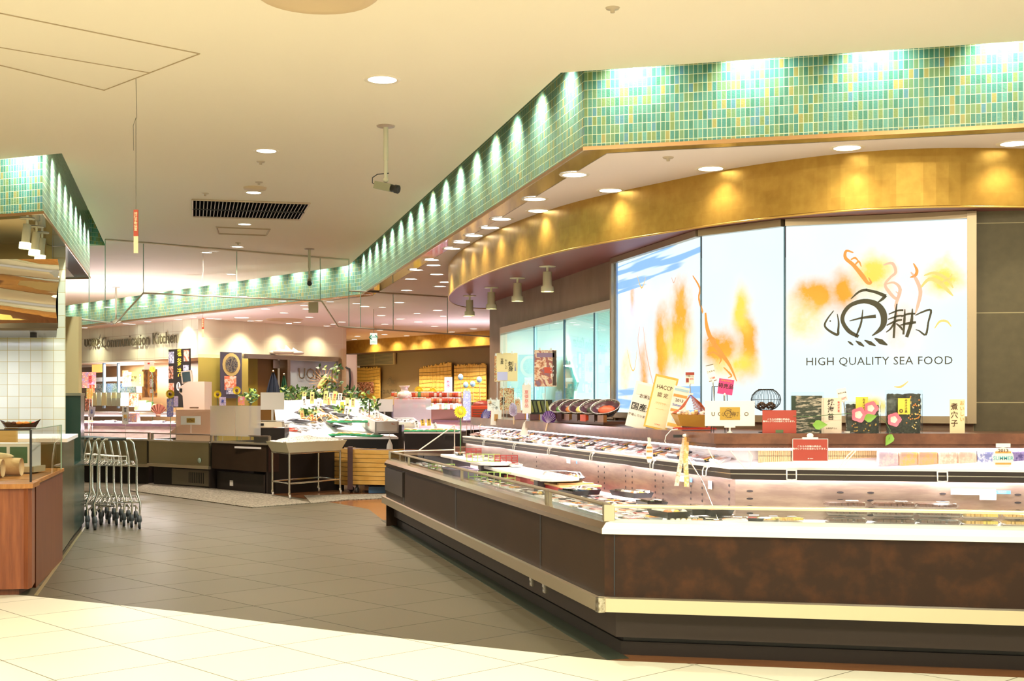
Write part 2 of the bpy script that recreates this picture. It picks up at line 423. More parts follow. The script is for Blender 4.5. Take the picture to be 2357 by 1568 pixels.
wn=nn(nt,'ShaderNodeTexWhiteNoise',i0=cell); t=nn(nt,'ShaderNodeTexNoise',i0=tc,iScale=11.0,iDetail=6.0)
f=math_(nt,'ADD',math_(nt,'MULTIPLY',wn.outputs[0],.16),math_(nt,'MULTIPLY',t.outputs[0],.85))
nt.links.new(ramp(nt,f,[(.25,(.42,.24,.045)),(.85,(.60,.38,.08))]),b.inputs['Base Color'])
b.inputs['Metallic'].default_value=.75; b.inputs['Roughness'].default_value=.36
bn=nn(nt,'ShaderNodeBump',iStrength=.12,iDistance=.01,iHeight=t.outputs[0]); nt.links.new(bn.outputs[0],b.inputs['Normal'])
def smooth(path,k=3):
    for _ in range(k):
        out=[path[0]]
        for a,b in zip(path,path[1:]): out+= [a.lerp(b,.25),a.lerp(b,.75)]
        out.append(path[-1]); path=out
    return path
gs=smooth(gold,2); mb=MB(); u=0
for a,b in zip(gs,gs[1:]): u=mb.wall(a,b,ZS,ZI+.01,M_gold,u)
mb.sm=[True]*len(mb.f)
gband=mb.build('wall_gold_band'); struct(gband)
mb=MB(); mb.prism([tuple(p) for p in gs]+[(9,18.4),(9,8.3)],ZS,ZS+.01,mat('maroon soffit',(.20,.055,.05),.45)); struct(mb.build('ceiling'))
mb=MB(); o=[Vector((p.x,p.y,ZS)) for p in gs]; mb.tube(o,.008,mat('gold bead',(.7,.45,.12),.3,.8),6); struct(mb.build('trim_6'))

# ---- brown wall with serving windows, light box, slate wall
W=[Vector((XY(1127,17.3),17.3)),Vector((XY(1421,11.8),11.8)),Vector((XY(1620,9.83),9.83)),Vector((XY(1810,9.27),9.27)),Vector((XY(2240,8.86),8.86)),Vector((XY(2240,8.86)+4,8.3))]
M_brown=mat('brown stone panel wall',(.20,.115,.065),.5,noise=(2.5,(.27,.165,.10)),stretch=(1,1,.5))
M_slate=tile_mat('olive slate tile',.6,.62,.006,[(0,(.13,.105,.055)),(1,(.17,.135,.075))],(.42,.36,.22),.5,noise=(14,(.075,.065,.035),.9),interp='LINEAR',off=(0,.24))
def pos(px,i):   # point on wall segment i at column px
    a,b=W[i],W[i+1]; k=(px-CX)/F; d=b-a; t=(k*a.y-a.x)/(d.x-k*d.y); return a+d*t
wa=pos(1157,0); wzt=ZH(760,wa.y); wzb=1.34
mb=MB()
mb.wall(W[0],wa,.9,ZS,M_brown); mb.wall(wa,W[1],wzt+.0,ZS,M_brown); mb.wall(wa,W[1],.9,wzb,M_brown)
mb.wall((2.6,17.6),W[0],.0,ZS,M_brown)
mb.wall(W[1],W[2],.9,1.34,M_brown);mb.wall(W[2],W[3],.9,1.34,M_brown);mb.wall(W[3],W[4],.9,1.34,M_brown)
struct(mb.build('wall_counter_back'))
mb=MB(); mb.wall(W[4],W[5],.9,ZS,M_slate); struct(mb.build('wall_slate'))
# horizontal joint in the brown wall
# ---- serving window
d=(W[1]-wa).normalized(); nrm=Vector((d.y,-d.x)) # toward aisle?
if nrm.y>0: nrm=-nrm
M_wf=mat('pinkish steel frame',(.55,.42,.33),.35,.8)
mb=MB()
def seg(mb,a,b,z0,z1,t0,t1,m,n):
    q=[a+n*t0,b+n*t0,b+n*t1,a+n*t1]; mb.prism([(p.x,p.y) for p in q],z0,z1,m)
seg(mb,wa,W[1],wzt-.05,wzt+.03,-.05,.04,M_wf,nrm); seg(mb,wa,W[1],wzb-.02,wzb+.03,-.05,.04,M_wf,nrm)
seg(mb,wa,wa+d*.04,wzb,wzt,-.05,.04,M_wf,nrm)
fr=mb.build('window_1'); struct(fr)
M_wg=glass('serving window glass',(.88,.98,.97),k=.8)
L=(W[1]-wa).length; ed=[0]+[ (pos(x,0)-wa).length for x in (1231,1300,1370)]+[L]
M_bluef=mat('slate blue mullion',(.10,.20,.28),.4)
for i in range(4):
    mb=MB(); a=wa+d*ed[i]; b=wa+d*ed[i+1]; o=.012*(i%2)
    seg(mb,a,b,wzb,wzt,-o,-o+.005,M_wg,nrm)
    seg(mb,b-d*.02,b,wzb,wzt,-o,.012,M_bluef,nrm); p=struct(mb.build('window_%d'%(i+2)))
# kitchen seen through the window
M_kw=mat('white kitchen wall',(.80,.92,.92),.4)
mb=MB(); kb=Vector((-nrm.x,-nrm.y))*3.2
q=[wa+kb+d*-.6,W[1]+kb+d*1]
mb.wall(q[0],q[1],.5,2.79,M_kw); mb.wall(wa-d*.05+Vector((.05,0)),q[0],.5,2.79,mat('blue grey kitchen wall',(.45,.62,.62),.4)); mb.wall(W[1]+kb*.02,q[1],.5,2.79,M_kw)
struct(mb.build('wall_kitchen'))
mb=MB(); mb.prism([(p.x,p.y) for p in (wa-nrm*.05,W[1]-nrm*.05,q[1],q[0])],2.79,2.80,mat('kitchen ceiling',(.85,.88,.8),.6)); struct(mb.build('ceiling'))
c=(wa+W[1])/2+kb*.5
lamp('AREA','kitchen_tube_light',(c.x,c.y,2.7),420,(.80,1,1),2.5,size_y=1.0,rot=(0,0,math.atan2(d.y,d.x)))

# ---- light box wall (backlit print)
LZ0=1.385; LZ1=2.795
segs=[(1,1),(2,2),(3,3)]
def lbmat(name,blobs,streaks):
    m=bpy.data.materials.new(name); m.use_nodes=True; nt=m.node_tree; nt.nodes.clear()
    tc=nn(nt,'ShaderNodeTexCoord').outputs['UV']
    ns=nn(nt,'ShaderNodeTexNoise',i0=tc,iScale=3.0,iDetail=5.0)
    warp=nn(nt,'ShaderNodeVectorMath',operation='MULTIPLY_ADD'); nt.links.new(ns.outputs[1],warp.inputs[0]); warp.inputs[1].default_value=(.25,.25,0); nt.links.new(tc,warp.inputs[2])
    sp=nn(nt,'ShaderNodeSeparateXYZ',i0=warp.outputs[0]); col=None
    base=c4((.72,.93,1.0)); cur=mixc(nt,nn(nt,'ShaderNodeTexNoise',i0=tc,iScale=1.2).outputs[0],(.70,.93,1),(.86,.98,1))
    for (bx,by,rx,ry,c,k) in blobs:
        dx=math_(nt,'DIVIDE',math_(nt,'SUBTRACT',sp.outputs[0],bx+.125),rx); dy=math_(nt,'DIVIDE',math_(nt,'SUBTRACT',sp.outputs[1],by+.125),ry)
        r=math_(nt,'ADD',math_(nt,'MULTIPLY',dx,dx),math_(nt,'MULTIPLY',dy,dy))
        f=math_(nt,'MULTIPLY',math_(nt,'EXPONENT',math_(nt,'MULTIPLY',r,-1.3)),k)
        f=math_(nt,'MULTIPLY',f,math_(nt,'ADD',ramp(nt,nn(nt,'ShaderNodeTexNoise',i0=tc,iScale=4.5,iDetail=6.0,iRoughness=.65).outputs[0],[(.3,(0,0,0)),(.62,(1,1,1))]),.55))
        f=nn(nt,'ShaderNodeClamp',i0=f).outputs[0]; cur=mixc(nt,f,cur,c)
    for (z0,z1,ang,c) in streaks:
        s2=nn(nt,'ShaderNodeSeparateXYZ',i0=tc)
        y=math_(nt,'SUBTRACT',s2.outputs[1],math_(nt,'MULTIPLY',s2.outputs[0],ang))
        inb=math_(nt,'MULTIPLY',math_(nt,'GREATER_THAN',y,z0),math_(nt,'LESS_THAN',y,z1))
        mp=nn(nt,'ShaderNodeCombineXYZ',i0=math_(nt,'MULTIPLY',s2.outputs[0],.8),i1=math_(nt,'MULTIPLY',y,16.0))
        sn=nn(nt,'ShaderNodeTexNoise',i0=mp.outputs[0],iScale=1.0,iDetail=1.0)
        f=math_(nt,'MULTIPLY',inb,ramp(nt,sn.outputs[0],[(.47,(0,0,0)),(.53,(1,1,1))])); cur=mixc(nt,f,cur,c)
    em=nn(nt,'ShaderNodeEmission',i0=cur,i1=1.22)
    gl=nn(nt,'ShaderNodeBsdfGlossy',i0=(1,1,1,1),i1=.12); mx=nn(nt,'ShaderNodeAddShader')
    g2=nn(nt,'ShaderNodeMixShader',i0=.06,i1=em.outputs[0],i2=gl.outputs[0])
    o=nn(nt,'ShaderNodeOutputMaterial'); nt.links.new(g2.outputs[0],o.inputs[0]); return m
OR=(.95,.38,.03); YE=(1,.72,.10); PK=(.95,.78,.95); BL=(.30,.55,.95)
lb=[lbmat('light box print left',[(1.55,.75,.22,.30,OR,1.3),(1.15,.55,.16,.35,OR,1.2),(1.5,.55,.4,.25,YE,.7),(.5,.95,.4,.25,PK,.6),(.25,.35,.15,.25,YE,.5),(.72,.35,.14,.30,OR,.7),(.45,1.08,.07,.12,OR,.6)],[(-.05,.22,0,BL),(1.08,1.33,.03,BL)]),
    lbmat('light box print middle',[(.16,.50,.13,.14,OR,1.4),(.42,.55,.10,.26,OR,1.3),(.38,.80,.09,.2,YE,.9),(.30,.36,.22,.10,YE,.9)],[]),
    lbmat('light box print right',[(.20,.88,.14,.12,OR,1.3),(.42,.92,.10,.16,OR,1.0),(.12,.70,.15,.18,YE,.6),(.62,1.0,.12,.18,YE,.8),(1.08,.98,.14,.16,YE,1.1),(.80,.62,.12,.22,(1,.75,.6),.7),(.62,.06,.18,.06,YE,.9)],[])]
lbroot=thing('light_box_sign','large backlit sign wall in three panels with orange clouds, reading HIGH QUALITY SEA FOOD','sign',(W[2].x,W[2].y,LZ0))
LBI=Matrix.Translation((-W[2].x,-W[2].y,-LZ0))
M_frame=mat('bronze aluminium frame',(.42,.33,.22),.35,.85)
LBF=[]
for i in (1,2,3):
    a,b=W[i],W[i+1]; dd=(b-a).normalized(); n=Vector((dd.y,-dd.x)); 
    if n.y>0: n=-n
    L=(b-a).length; fa=.035 if i==1 else .0; fb=.04 if i==3 else .0
    mb=MB(LBI); p0=a+dd*fa+n*.02; p1=b-dd*fb+n*.02; LL=(p1-p0).length
    mb.add([(p0.x,p0.y,LZ0),(p1.x,p1.y,LZ0),(p1.x,p1.y,LZ1-.045),(p0.x,p0.y,LZ1-.045)],[(0,1,2,3)],lb[i-1],uvs=[[(0,0),(LL,0),(LL,LZ1-LZ0-.045),(0,LZ1-LZ0-.045)]])
    mb.build('lit_panel',lbroot)
    LBF.append((Vector((p0.x,p0.y,LZ0)),Vector((dd.x,dd.y,0)),Vector((0,0,1)),Vector((n.x,n.y,0)),LL))
    mb=MB(LBI)
    seg(mb,a,b,LZ1-.045,LZ1+.005,0,.07,M_frame,n); seg(mb,a,b,LZ0-.05,LZ0,0,.06,M_frame,n)
    if i==1: seg(mb,a-dd*.01,a+dd*.035,LZ0-.05,LZ1,0,.07,M_frame,n); seg(mb,a+dd*.035,a+dd*.075,LZ0,LZ1-.04,0,.035,mat('pale blue anodised strip',(.35,.5,.75),.35,.5),n)
    if i==3: seg(mb,b-dd*.04,b+dd*.02,LZ0-.05,LZ1,0,.09,M_frame,n)
    seg(mb,b-dd*.004,b+dd*.004,LZ0,LZ1-.04,.02,.028,M_bluef,n)
    mb.build('frame',lbroot)
mb=MB()
mb.wall(W[1]-Vector((0,-.02)),W[1]+Vector((.01,.0)),wzb,LZ1,M_frame); 
seg(mb,W[1]-(W[1]-wa).normalized()*.0,W[1]+(W[1]-wa).normalized()*.03,1.3,ZS,-.03,.03,M_frame,nrm); struct(mb.build('trim_7'))
# ================================================================ FISH COUNTER
E1=Vector((-1.515,15.2)); CC=Vector((.52,7.4)); E2=Vector((4.6,6.58))
def inn_(a,b): d=(b-a).normalized(); return Vector((-d.y,d.x)) if (-d.y*1+d.x*1)>0 and True else Vector((d.y,-d.x))
nA=Vector((.9676,.2525)); dB=(E2-CC).normalized(); nB=Vector((-dB.y,dB.x)); dA=(CC-E1).normalized(); LA=(CC-E1).length; LB_=(E2-CC).length
def OF(k,d):
    if k==0: return E1+nA*(d*(1-.15*min(1,max(0,d))))
    if k==1: return CC+(nA+nB)*(d/(1+nA.dot(nB)))
    return E2+nB*d
def AT(px,run,d):   # floor-plan point on the line offset d of a run, seen at column px
    a,b=(OF(0,d),OF(1,d)) if run==0 else (OF(1,d),OF(2,d))
    k=(px-CX)/F; e=b-a; t=(k*a.y-a.x)/(e.x-k*e.y); return a+e*t
def sweep(mb,run,prof,m,endcaps=True):
    k0,k1=(0,1) if run==0 else (1,2); n=len(prof)
    A=[(*OF(k0,d),z) for d,z in prof]; B=[(*OF(k1,d),z) for d,z in prof]
    mb.add(A+B,[(i,(i+1)%n,(i+1)%n+n,i+n) for i in range(n)],m)
    if endcaps: mb.add(A+B,[tuple(range(n)),tuple(reversed(range(n,2*n)))],m)
def rect(d0,d1,z0,z1): return [(d0,z0),(d1,z0),(d1,z1),(d0,z1)]
M_bmet=mat('dark brown metal panel',(.032,.018,.009),.5,spec=.14,noise=(2,(.037,.021,.011)))
M_burl=mat('mottled rust brown laminate',(.026,.011,.005),.45,spec=.25,noise=(8,(.065,.023,.007),.45,.75))
M_kick=mat('grey brown kick panel',(.045,.032,.026),.5,spec=.3)
M_kickd=mat('dark kick base',(.022,.016,.013),.5,spec=.3)
M_bump=mat('bumper steel',(.70,.62,.44),.35,.85)
M_case=mat('case interior steel',(.44,.34,.27),.32,.8,noise=(4,(.34,.25,.21)),stretch=(1,1,6))
M_hole=mat('dark hole',(.02,.015,.015),.6)
M_tube=mat('pinkish tube light',(1,1,1),.3,emit=(1,.86,.90),es=9)
M_lipb=mat('black ribbed trim',(.03,.022,.018),.3)
M_deck=mat('white case deck',(.88,.84,.84),.3)
cases=[]
for run in (0,1):
    loc=(E1.x,E1.y,0) if run==0 else (CC.x,CC.y,0)
    root=thing('display_case', ('long low open fish display case with plain dark brown front, running back from the corner' if run==0 else 'open fish display case with mottled rust brown front nearest the camera'),'display case',loc)
    I=Matrix.Translation((-loc[0],-loc[1],0)); mm=M_bmet if run==0 else M_burl; cases.append((root,I))
    mb=MB(I); sweep(mb,run,rect(.02,.06,.36,.728),mm); fp=mb.build('front_panel',root)
    mb=MB(I)
    for px in ((928,1048,1243) if run==0 else (1413,)):
        a=AT(px,run,.02); a2=AT(px+3,run,.02); n=(nA if run==0 else nB)*-.002
        mb.add([(a.x+n.x,a.y+n.y,.365),(a2.x+n.x,a2.y+n.y,.365),(a2.x+n.x,a2.y+n.y,.727),(a.x+n.x,a.y+n.y,.727)],[(0,1,2,3)],M_black)
    mb.build('panel_joint',fp)
    if run==0:
        mb=MB(I); a=AT(886,0,.0); b=AT(926,0,.0); q=[a,b,b+nA*.02,a+nA*.02]; mb.prism([tuple(p) for p in q],.43,.70,mat('black hatch',(.035,.025,.018),.35)); mb.build('hatch',root)
    mb=MB(I); sweep(mb,run,[(0,.722),(0,.752),(.03,.785),(.12,.80),(.12,.722)],mat('rail with painted case light',(.90,.87,.78),.35,.25) if run==1 else mat('polished rail',(.72,.62,.50),.16,1)); mb.build('top_rail',root)  # near rail whitened: blown-out case light put into its colour
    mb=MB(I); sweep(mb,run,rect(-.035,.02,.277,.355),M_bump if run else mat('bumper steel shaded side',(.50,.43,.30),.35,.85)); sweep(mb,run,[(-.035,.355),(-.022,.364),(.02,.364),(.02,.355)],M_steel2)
    mb.build('bumper',root)
    mb=MB(I); sweep(mb,run,rect(.11,.2,.11,.30),M_kick); sweep(mb,run,rect(.17,.25,.075,.115),M_black); sweep(mb,run,rect(.15,.25,0,.078),M_kickd); sweep(mb,run,rect(.02,1.1,.30,.36),M_kickd); mb.build('kick_plate',root)
    mb=MB(I); sweep(mb,run,rect(.12,1.17,.69,.72),M_deck); mb.build('deck',root)
    mb=MB(I); sweep(mb,run,rect(1.17,1.20,.3,1.0),M_case); bp=mb.build('back_panel',root)
    mb=MB(I); nv=nA if run==0 else nB; e=dA if run==0 else dB
    cols=([1180,1235,1377,1391,1440,1455,1508,1526,1590,1616,1678] if run==0 else [1726,1934,2004,2170,2343])
    for px in cols:
        p=AT(px,run,1.168); hw=.012 if run==0 else .022
        for zz in (.93,.885,.84,.795,.75) if run==0 else (.90,.85,.80,.755):
            c=Vector((p.x,p.y,zz)); ee=Vector((e.x,e.y,0)); hh=.010 if run==0 else .007
            mb.add([c+ee*(hw*math.cos(t*math.pi/5))+Vector((0,0,hh*math.sin(t*math.pi/5))) for t in range(10)],[tuple(range(10))],M_hole)
    mb.build('vent_hole',bp)['kind']='stuff'
    mb=MB(I); sweep(mb,run,rect(1.12,1.2,.996,1.012),M_lipb); sweep(mb,run,rect(1.12,1.124,.978,.996),M_lipb); sweep(mb,run,rect(1.125,1.2,1.012,1.018),M_steel2); sweep(mb,run,rect(1.12,1.2,1.018,1.045),M_lipb)
    sweep(mb,run,rect(1.115,1.2,1.045,1.06),mat('pale lit lip',(.9,.85,.82),.3)); mb.build('shelf_lip',root)
    mb=MB(I); sweep(mb,run,[(1.2,1.03),(1.58,1.13),(1.58,1.15),(1.2,1.05)],M_deck); 
    mb.build('upper_shelf',root)
    # guard glass + rail
    mb=MB(I); sweep(mb,run,rect(.075,.079,.795,.872),M_clear); mb.build('guard_glass',root)
    mb=MB(I); a=OF(run,.077); b=OF(run+1,.077); mb.tube([(a.x,a.y,.880),(b.x,b.y,.880)],.012,mat('champagne rail',(.55,.46,.32),.3,.9) if run==0 else mat('pale champagne rail',(.80,.72,.55),.3,.8),8); mb.build('guard_rail',root)
    for px in ((897,941,1063,1258,1266,1392) if run==0 else (1403,)):
        p=AT(px,run,.077); mb=MB(I); w=.02 if run==0 else .06; ee=e*(w/2); nn_=nv*.012
        mb.prism([tuple(q) for q in (p-ee-nn_,p+ee-nn_,p+ee+nn_,p-ee+nn_)],.79,.885,mat('post metal',(.42,.36,.26),.35,.8) if run==0 else M_bump); mb.build('guard_post',root)
    # lamp under shelf lip + its light
    mb=MB(I); a=OF(run,1.145); b=OF(run+1,1.145); mb.tube([(a.x,a.y,.989),(b.x,b.y,.989)],.006,M_tube,6); mb.build('tube_light',root)
    n=4 if run==0 else 2
    for k in range(n):
        p=a.lerp(b,(k+.5)/n) if run==0 else a.lerp(b,(k+.5)/n*.85)
        ang=math.atan2(e.y,e.x)
        lamp('AREA','case_light',(p.x-nv.x*.004,p.y-nv.y*.004,.9815),9,(1,.86,.90),1.9,size_y=.02,rot=(0,0,ang))
# bumper end plate and screws on the corner
mb=MB(cases[1][1]); p=CC; mb.box((p.x-.012,p.y-.03,.318),(.04,.05,.085),mat('scuffed chrome cap',(.75,.72,.62),.25,1,noise=(40,(.35,.3,.2))),rz=.3); mb.build('bumper_cap',cases[1][0])
for px,z in ((1405,.707),(1398,.24),(1405,.19)):
    pass
# end glass of the long run
root,I=cases[0]
mb=MB(I); a=OF(0,.077);b=OF(0,1.0); mb.prism([tuple(q) for q in (a,b,b+dA*.006,a+dA*.006)],.72,.88,M_clear); 
c=OF(0,.45); mb.add([(c.x,c.y,.89),(b.x,b.y,.89),(b.x,b.y,1.19)],[(0,1,2)],M_clear); mb.build('end_glass',root)
mb=MB(I); mb.tube([(a.x,a.y,.88),(b.x,b.y,.895)],.008,M_rail,6); mb.tube([(c.x,c.y,.895),(b.x,b.y,1.19)],.008,M_rail,6); mb.tube([(b.x,b.y,1.19),(b.x,b.y,.72)],.008,M_rail,6); mb.build('end_frame',root)
mb=MB(I); a=OF(0,.02);b=OF(0,1.15); mb.prism([tuple(q) for q in (a,b,b+dA*.03,a+dA*.03)],.0,.725,M_bmet); mb.build('end_panel',root)
# slotted power outlets under the bumper
for i,px in enumerate((1224,1254)):
    p=AT(px,0,.105); t=thing('power_outlet','small white power socket on the kick panel, '+('farther' if i==0 else 'nearer')+' of the pair below the bumper','socket',(p.x,p.y,.2),math.atan2(dA.y,dA.x),'sockets below the bumper')
    mb=MB(); mb.box((0,0,0),(.07,.012,.10),M_steel); mb.build('plate',t); mb=MB(); mb.box((0,-.008,.01),(.045,.01,.04),M_white); mb.box((0,-.008,-.032),(.02,.01,.012),M_white); mb.build('socket',t)

# ---- brown ledge behind the case
G=[Vector((-.50,15.6)),Vector((1.30,8.23)),Vector((5.2,8.12))]
def GA(px,run,d=0.0):
    a,b=(G[0],G[1]) if run==0 else (G[1],G[2]); e=(b-a).normalized(); n=Vector((-e.y,e.x)); 
    a=a+n*d;b=b+n*d; k=(px-CX)/F; e=b-a; t=(k*a.y-a.x)/(e.x-k*e.y); return a+e*t
M_ledge=mat('red brown marbled ledge',(.13,.050,.028),.28,noise=(6,(.21,.085,.045)),coat=.3)
M_ledge2=mat('dark ledge groove',(.04,.015,.01),.4)
led=thing('counter_ledge','red brown marbled ledge running behind the fish cases under the lit sign','counter',(1.30,8.23,1.188))
I=Matrix.Translation((-1.30,-8.23,-1.188)); back=[W[5],W[4],W[3],W[2],W[1],W[0]]
mb=MB(I); mb.prism([tuple(p) for p in G]+[tuple(p) for p in back],1.215,1.282,M_ledge); mb.build('ledge_top',led)
def moff(path,g): return miter(path,g)
Gi=moff(G,.02); mb=MB(I); mb.prism([tuple(p) for p in Gi]+[tuple(p) for p in back],1.188,1.2149,M_ledge); mb.build('lower_trim',led)
mb=MB(I); Gs=moff(G,.10); mb.tube([(p.x,p.y,1.178) for p in Gs],.010,M_tube,6); mb.build('tube_light',led)
mb=MB(I); Gb=moff(G,.36); 
for a,b in ((0,1),(1,2)): mb.wall(Gb[a],Gb[b],1.04,1.19,mat('case back wall',(.75,.72,.66),.4))
mb.build('back_panel',led)
for run,a,b in ((0,G[0],G[1]),(1,G[1],G[2])):
    e=(b-a).normalized(); n=Vector((-e.y,e.x)); L=(b-a).length; k_=4 if run==0 else 2
    for k in range(k_):
        p=a.lerp(b,(k+.5)/k_)+n*.11; 
        lamp('AREA','shelf_light',(p.x,p.y,1.172),8,(1,.93,.95),L/k_*.95,size_y=.03,rot=(R(6),0,math.atan2(e.y,e.x)))

# ================================================================ packs of food
M_film=glass('clear plastic film',(.97,.98,.98),rough=.05,k=1.6)
M_traywhite=mat('white foam tray',(.86,.86,.86),.5); M_trayblack=mat('black plastic tray',(.02,.02,.022),.3); M_traygold=mat('gold tray',(.75,.5,.15),.35,.3)
def pack(name,label,cat,group,tray,foods,w=.18,d=.12,h=.03,seed=1,dome=.012,fill='slices'):
    r=random.Random(seed); t=thing(name,label,cat,(0,0,-5),0,group)
    mb=MB(); a,b=w/2,d/2; a2,b2=a*.86,b*.84
    mb.add([(-a2,-b2,0),(a2,-b2,0),(a2,b2,0),(-a2,b2,0),(-a,-b,h*.8),(a,-b,h*.8),(a,b,h*.8),(-a,b,h*.8),(-a2,-b2,.003),(a2,-b2,.003),(a2,b2,.003),(-a2,b2,.003)],
      [(3,2,1,0),(0,1,5,4),(1,2,6,5),(2,3,7,6),(3,0,4,7),(4,5,9,8),(5,6,10,9),(6,7,11,10),(7,4,8,11),(8,9,10,11)],tray); mb.build('tray',t)
    mb=MB()
    if fill=='slices':
        n=int(w/.022)
        for i in range(n):
            x=-a2+.012+(2*a2-.024)*i/(n-1); m=foods[i*len(foods)//n]
            mb.box((x,r.uniform(-.004,.004),h*.62),(.018,2*b2*.85,h*.5),m,rz=r.uniform(-.15,.15)+.25)
    elif fill=='balls':
        nx=max(2,int(w/.04)); ny=max(2,int(d/.045))
        for i in range(nx):
            for j in range(ny):
                m=r.choice(foods); mb.ball((-a2+.018+(2*a2-.036)*i/(nx-1),-b2+.018+(2*b2-.036)*j/(ny-1),h*.7),(.018,.018,.014),m,7,5)
    elif fill=='fillet':
        for s in (-1,1):
            mb.ball((0,s*b2*.45,h*.65),(a2*.95,b2*.42,h*.42),foods[0],10,6)
            mb.ball((a2*.3*s,s*b2*.45,h*.72),(a2*.5,b2*.25,h*.4),foods[-1],8,5)
    elif fill=='roll':
        n=int(w/.034)
        for i in range(n):
            x=-a2+.016+(2*a2-.032)*i/(n-1)
            for y in (-b2*.45,b2*.45):
                mb.lathe([(0,.004),(.0155,.004),(.0155,h),(0,h)],(x,y,0),M_nori,8,smooth=False); mb.lathe([(0,0),(.012,0)],(x,y,h+.001),M_rice,8); mb.ball((x,y,h),(.005,.005,.003),r.choice(foods),6,4)
    mb.build('food',t)
    mb=MB(); z=h*.8; k=dome
    mb.add([(-a,-b,z),(a,-b,z),(a,b,z),(-a,b,z),(-a2,-b2,z+k),(a2,-b2,z+k),(a2,b2,z+k),(-a2,b2,z+k)],[(0,1,5,4),(1,2,6,5),(2,3,7,6),(3,0,4,7),(4,5,6,7)],M_film)
    mb.build('lid',t)
    mb=MB(); mb.box((a*.35,b*.3,z+k+.0008),(w*.28,d*.3,.0008),M_white,rz=.05); mb.build('price_label',t)
    t.hide_render=False
    return t
def fm(n,c,r=.35): return mat(n,c,r)
M_nori=fm('nori',(.02,.025,.018)); M_rice=fm('rice',(.86,.84,.78),.6)
F_sal=fm('salmon flesh',(.85,.30,.13)); F_tuna=fm('tuna flesh',(.55,.05,.06)); F_pink=fm('pink sashimi',(.85,.50,.46)); F_whit=fm('white fish flesh',(.84,.78,.74)); F_green=fm('green leaf garnish',(.14,.42,.07)); F_yel=fm('yellow roe',(.86,.58,.12)); F_org=fm('orange roe',(.85,.30,.05)); F_brn=fm('grilled brown eel',(.13,.045,.02),.25); F_gold=fm('golden fried batter',(.72,.42,.10)); F_silver=fm('silver fish skin',(.45,.47,.5),.25); F_red=fm('red prawn',(.72,.12,.07)); F_egg=fm('egg',(.85,.62,.10))
protos={}
def PK(key):
    if key in protos: return protos[key]
    D={'salmon':('sashimi_pack','white tray of salmon slices','food pack',M_traywhite,[F_sal,F_sal,F_whit],.18,.12,.03,'slices'),
       'tuna':('sashimi_pack','white tray of tuna slices','food pack',M_traywhite,[F_tuna,F_pink],.18,.12,.03,'slices'),
       'mixed':('sashimi_pack','black tray of mixed sashimi','food pack',M_trayblack,[F_pink,F_whit,F_tuna,F_yel],.22,.14,.03,'slices'),
       'white':('fish_pack','white tray of pale fillets','food pack',M_traywhite,[F_whit,F_pink],.20,.13,.03,'fillet'),
       'pink':('fish_pack','white tray of pink fillets','food pack',M_traywhite,[F_pink,F_sal],.20,.13,.03,'fillet'),
       'sushi':('sushi_pack','black lidded tray of sushi pieces','food pack',M_trayblack,[F_whit,F_sal,F_yel,F_rice if False else M_rice],.24,.15,.045,'balls'),
       'roll':('sushi_roll_pack','clear lidded tray of sushi rolls','food pack',M_trayblack,[F_sal,F_egg,F_green],.22,.13,.04,'roll'),
       'eel':('eel_pack','clear pack of dark eel','food pack',M_film,[F_brn],.27,.16,.035,'slices'),
       'fried':('fried_pack','clear pack of golden fried fish','food pack',M_film,[F_gold,F_egg],.25,.16,.04,'slices'),
       'roe':('roe_pack','small tray of orange roe','food pack',M_traywhite,[F_org,F_yel],.12,.10,.03,'balls')}
    n,l,c,tr,fo,w,d,h,fi=D[key]; k=pack(n,l,c,None,tr,fo,w,d,h,len(protos)+3,fill=fi); protos[key]=[k,l,False]; return protos[key]
def put(key,p,z,rz,where,group,scale=1.0,tilt=0.0):
    o=put_(key,p,z,rz,where,group,scale)
    if tilt: o.rotation_euler=(tilt,0,rz)
    return o
def put_(key,p,z,rz,where,group,scale=1.0):
    pr=PK(key); lab=pr[1]+' '+where
    if not pr[2]:
        pr[2]=True; o=pr[0]; o.location=(p[0],p[1],z); o.rotation_euler=(0,0,rz); o.scale=(scale,)*3; o['label']=lab; o['group']=group; return o
    return dup(pr[0],(p[0],p[1],z),rz,lab,group,scale)
angA=math.atan2(dA.y,dA.x); angB=math.atan2(dB.y,dB.x); rr=random.Random(5)
def runpt(run,t,d):
    a,b=(OF(0,d),OF(1,d)) if run==0 else (OF(1,d),OF(2,d)); return a.lerp(b,t)
# rows of packs on the deck of the long run
kinds=['pink','salmon','white','mixed','tuna','pink','sushi','roe','salmon','white']
ZD=.7205
N=30
for i in range(N):
    t=.03+.955*i/N
    for j,d in enumerate((.25,.43,.61,.80)):
        if t<.60 and d>.50: continue      # platters and boards stand there
        if .60<=t<.72 and d>.55: continue
        k=kinds[(i*3+j*5+rr.randrange(2))%len(kinds)]
        put(k,runpt(0,t,d)+Vector((rr.uniform(-.01,.01),rr.uniform(-.01,.01))),ZD,angA+rr.uniform(-.08,.08),'on the deck of the long brown case','packs on the deck of the long case')
for i in range(12):   # deck corner, seen past the corner post
    for j,d in enumerate((.30,.47,.65,.84,1.0)):
        t=.01+i*.043
        if t>.085 : continue
        put(kinds[(i+j*3)%len(kinds)],runpt(1,t,d),ZD,angB+rr.uniform(-.1,.1),'at the corner of the near case','packs at the corner of the near case')
# larger sushi platters, two deep, by the corner
for px,d,run in ((1500,.80,0),(1540,.62,0),(1600,.86,0),(1640,.95,0),(1320,.60,0),(1345,.72,0),(1440,.98,0),(1462,1.0,0)):
    p=AT(px,run,d); put('sushi' if px%3 else 'roll',p,ZD+.042,angA+rr.uniform(-.2,.2),'raised on the packs near the corner','sushi packs stacked near the corner',1.15)
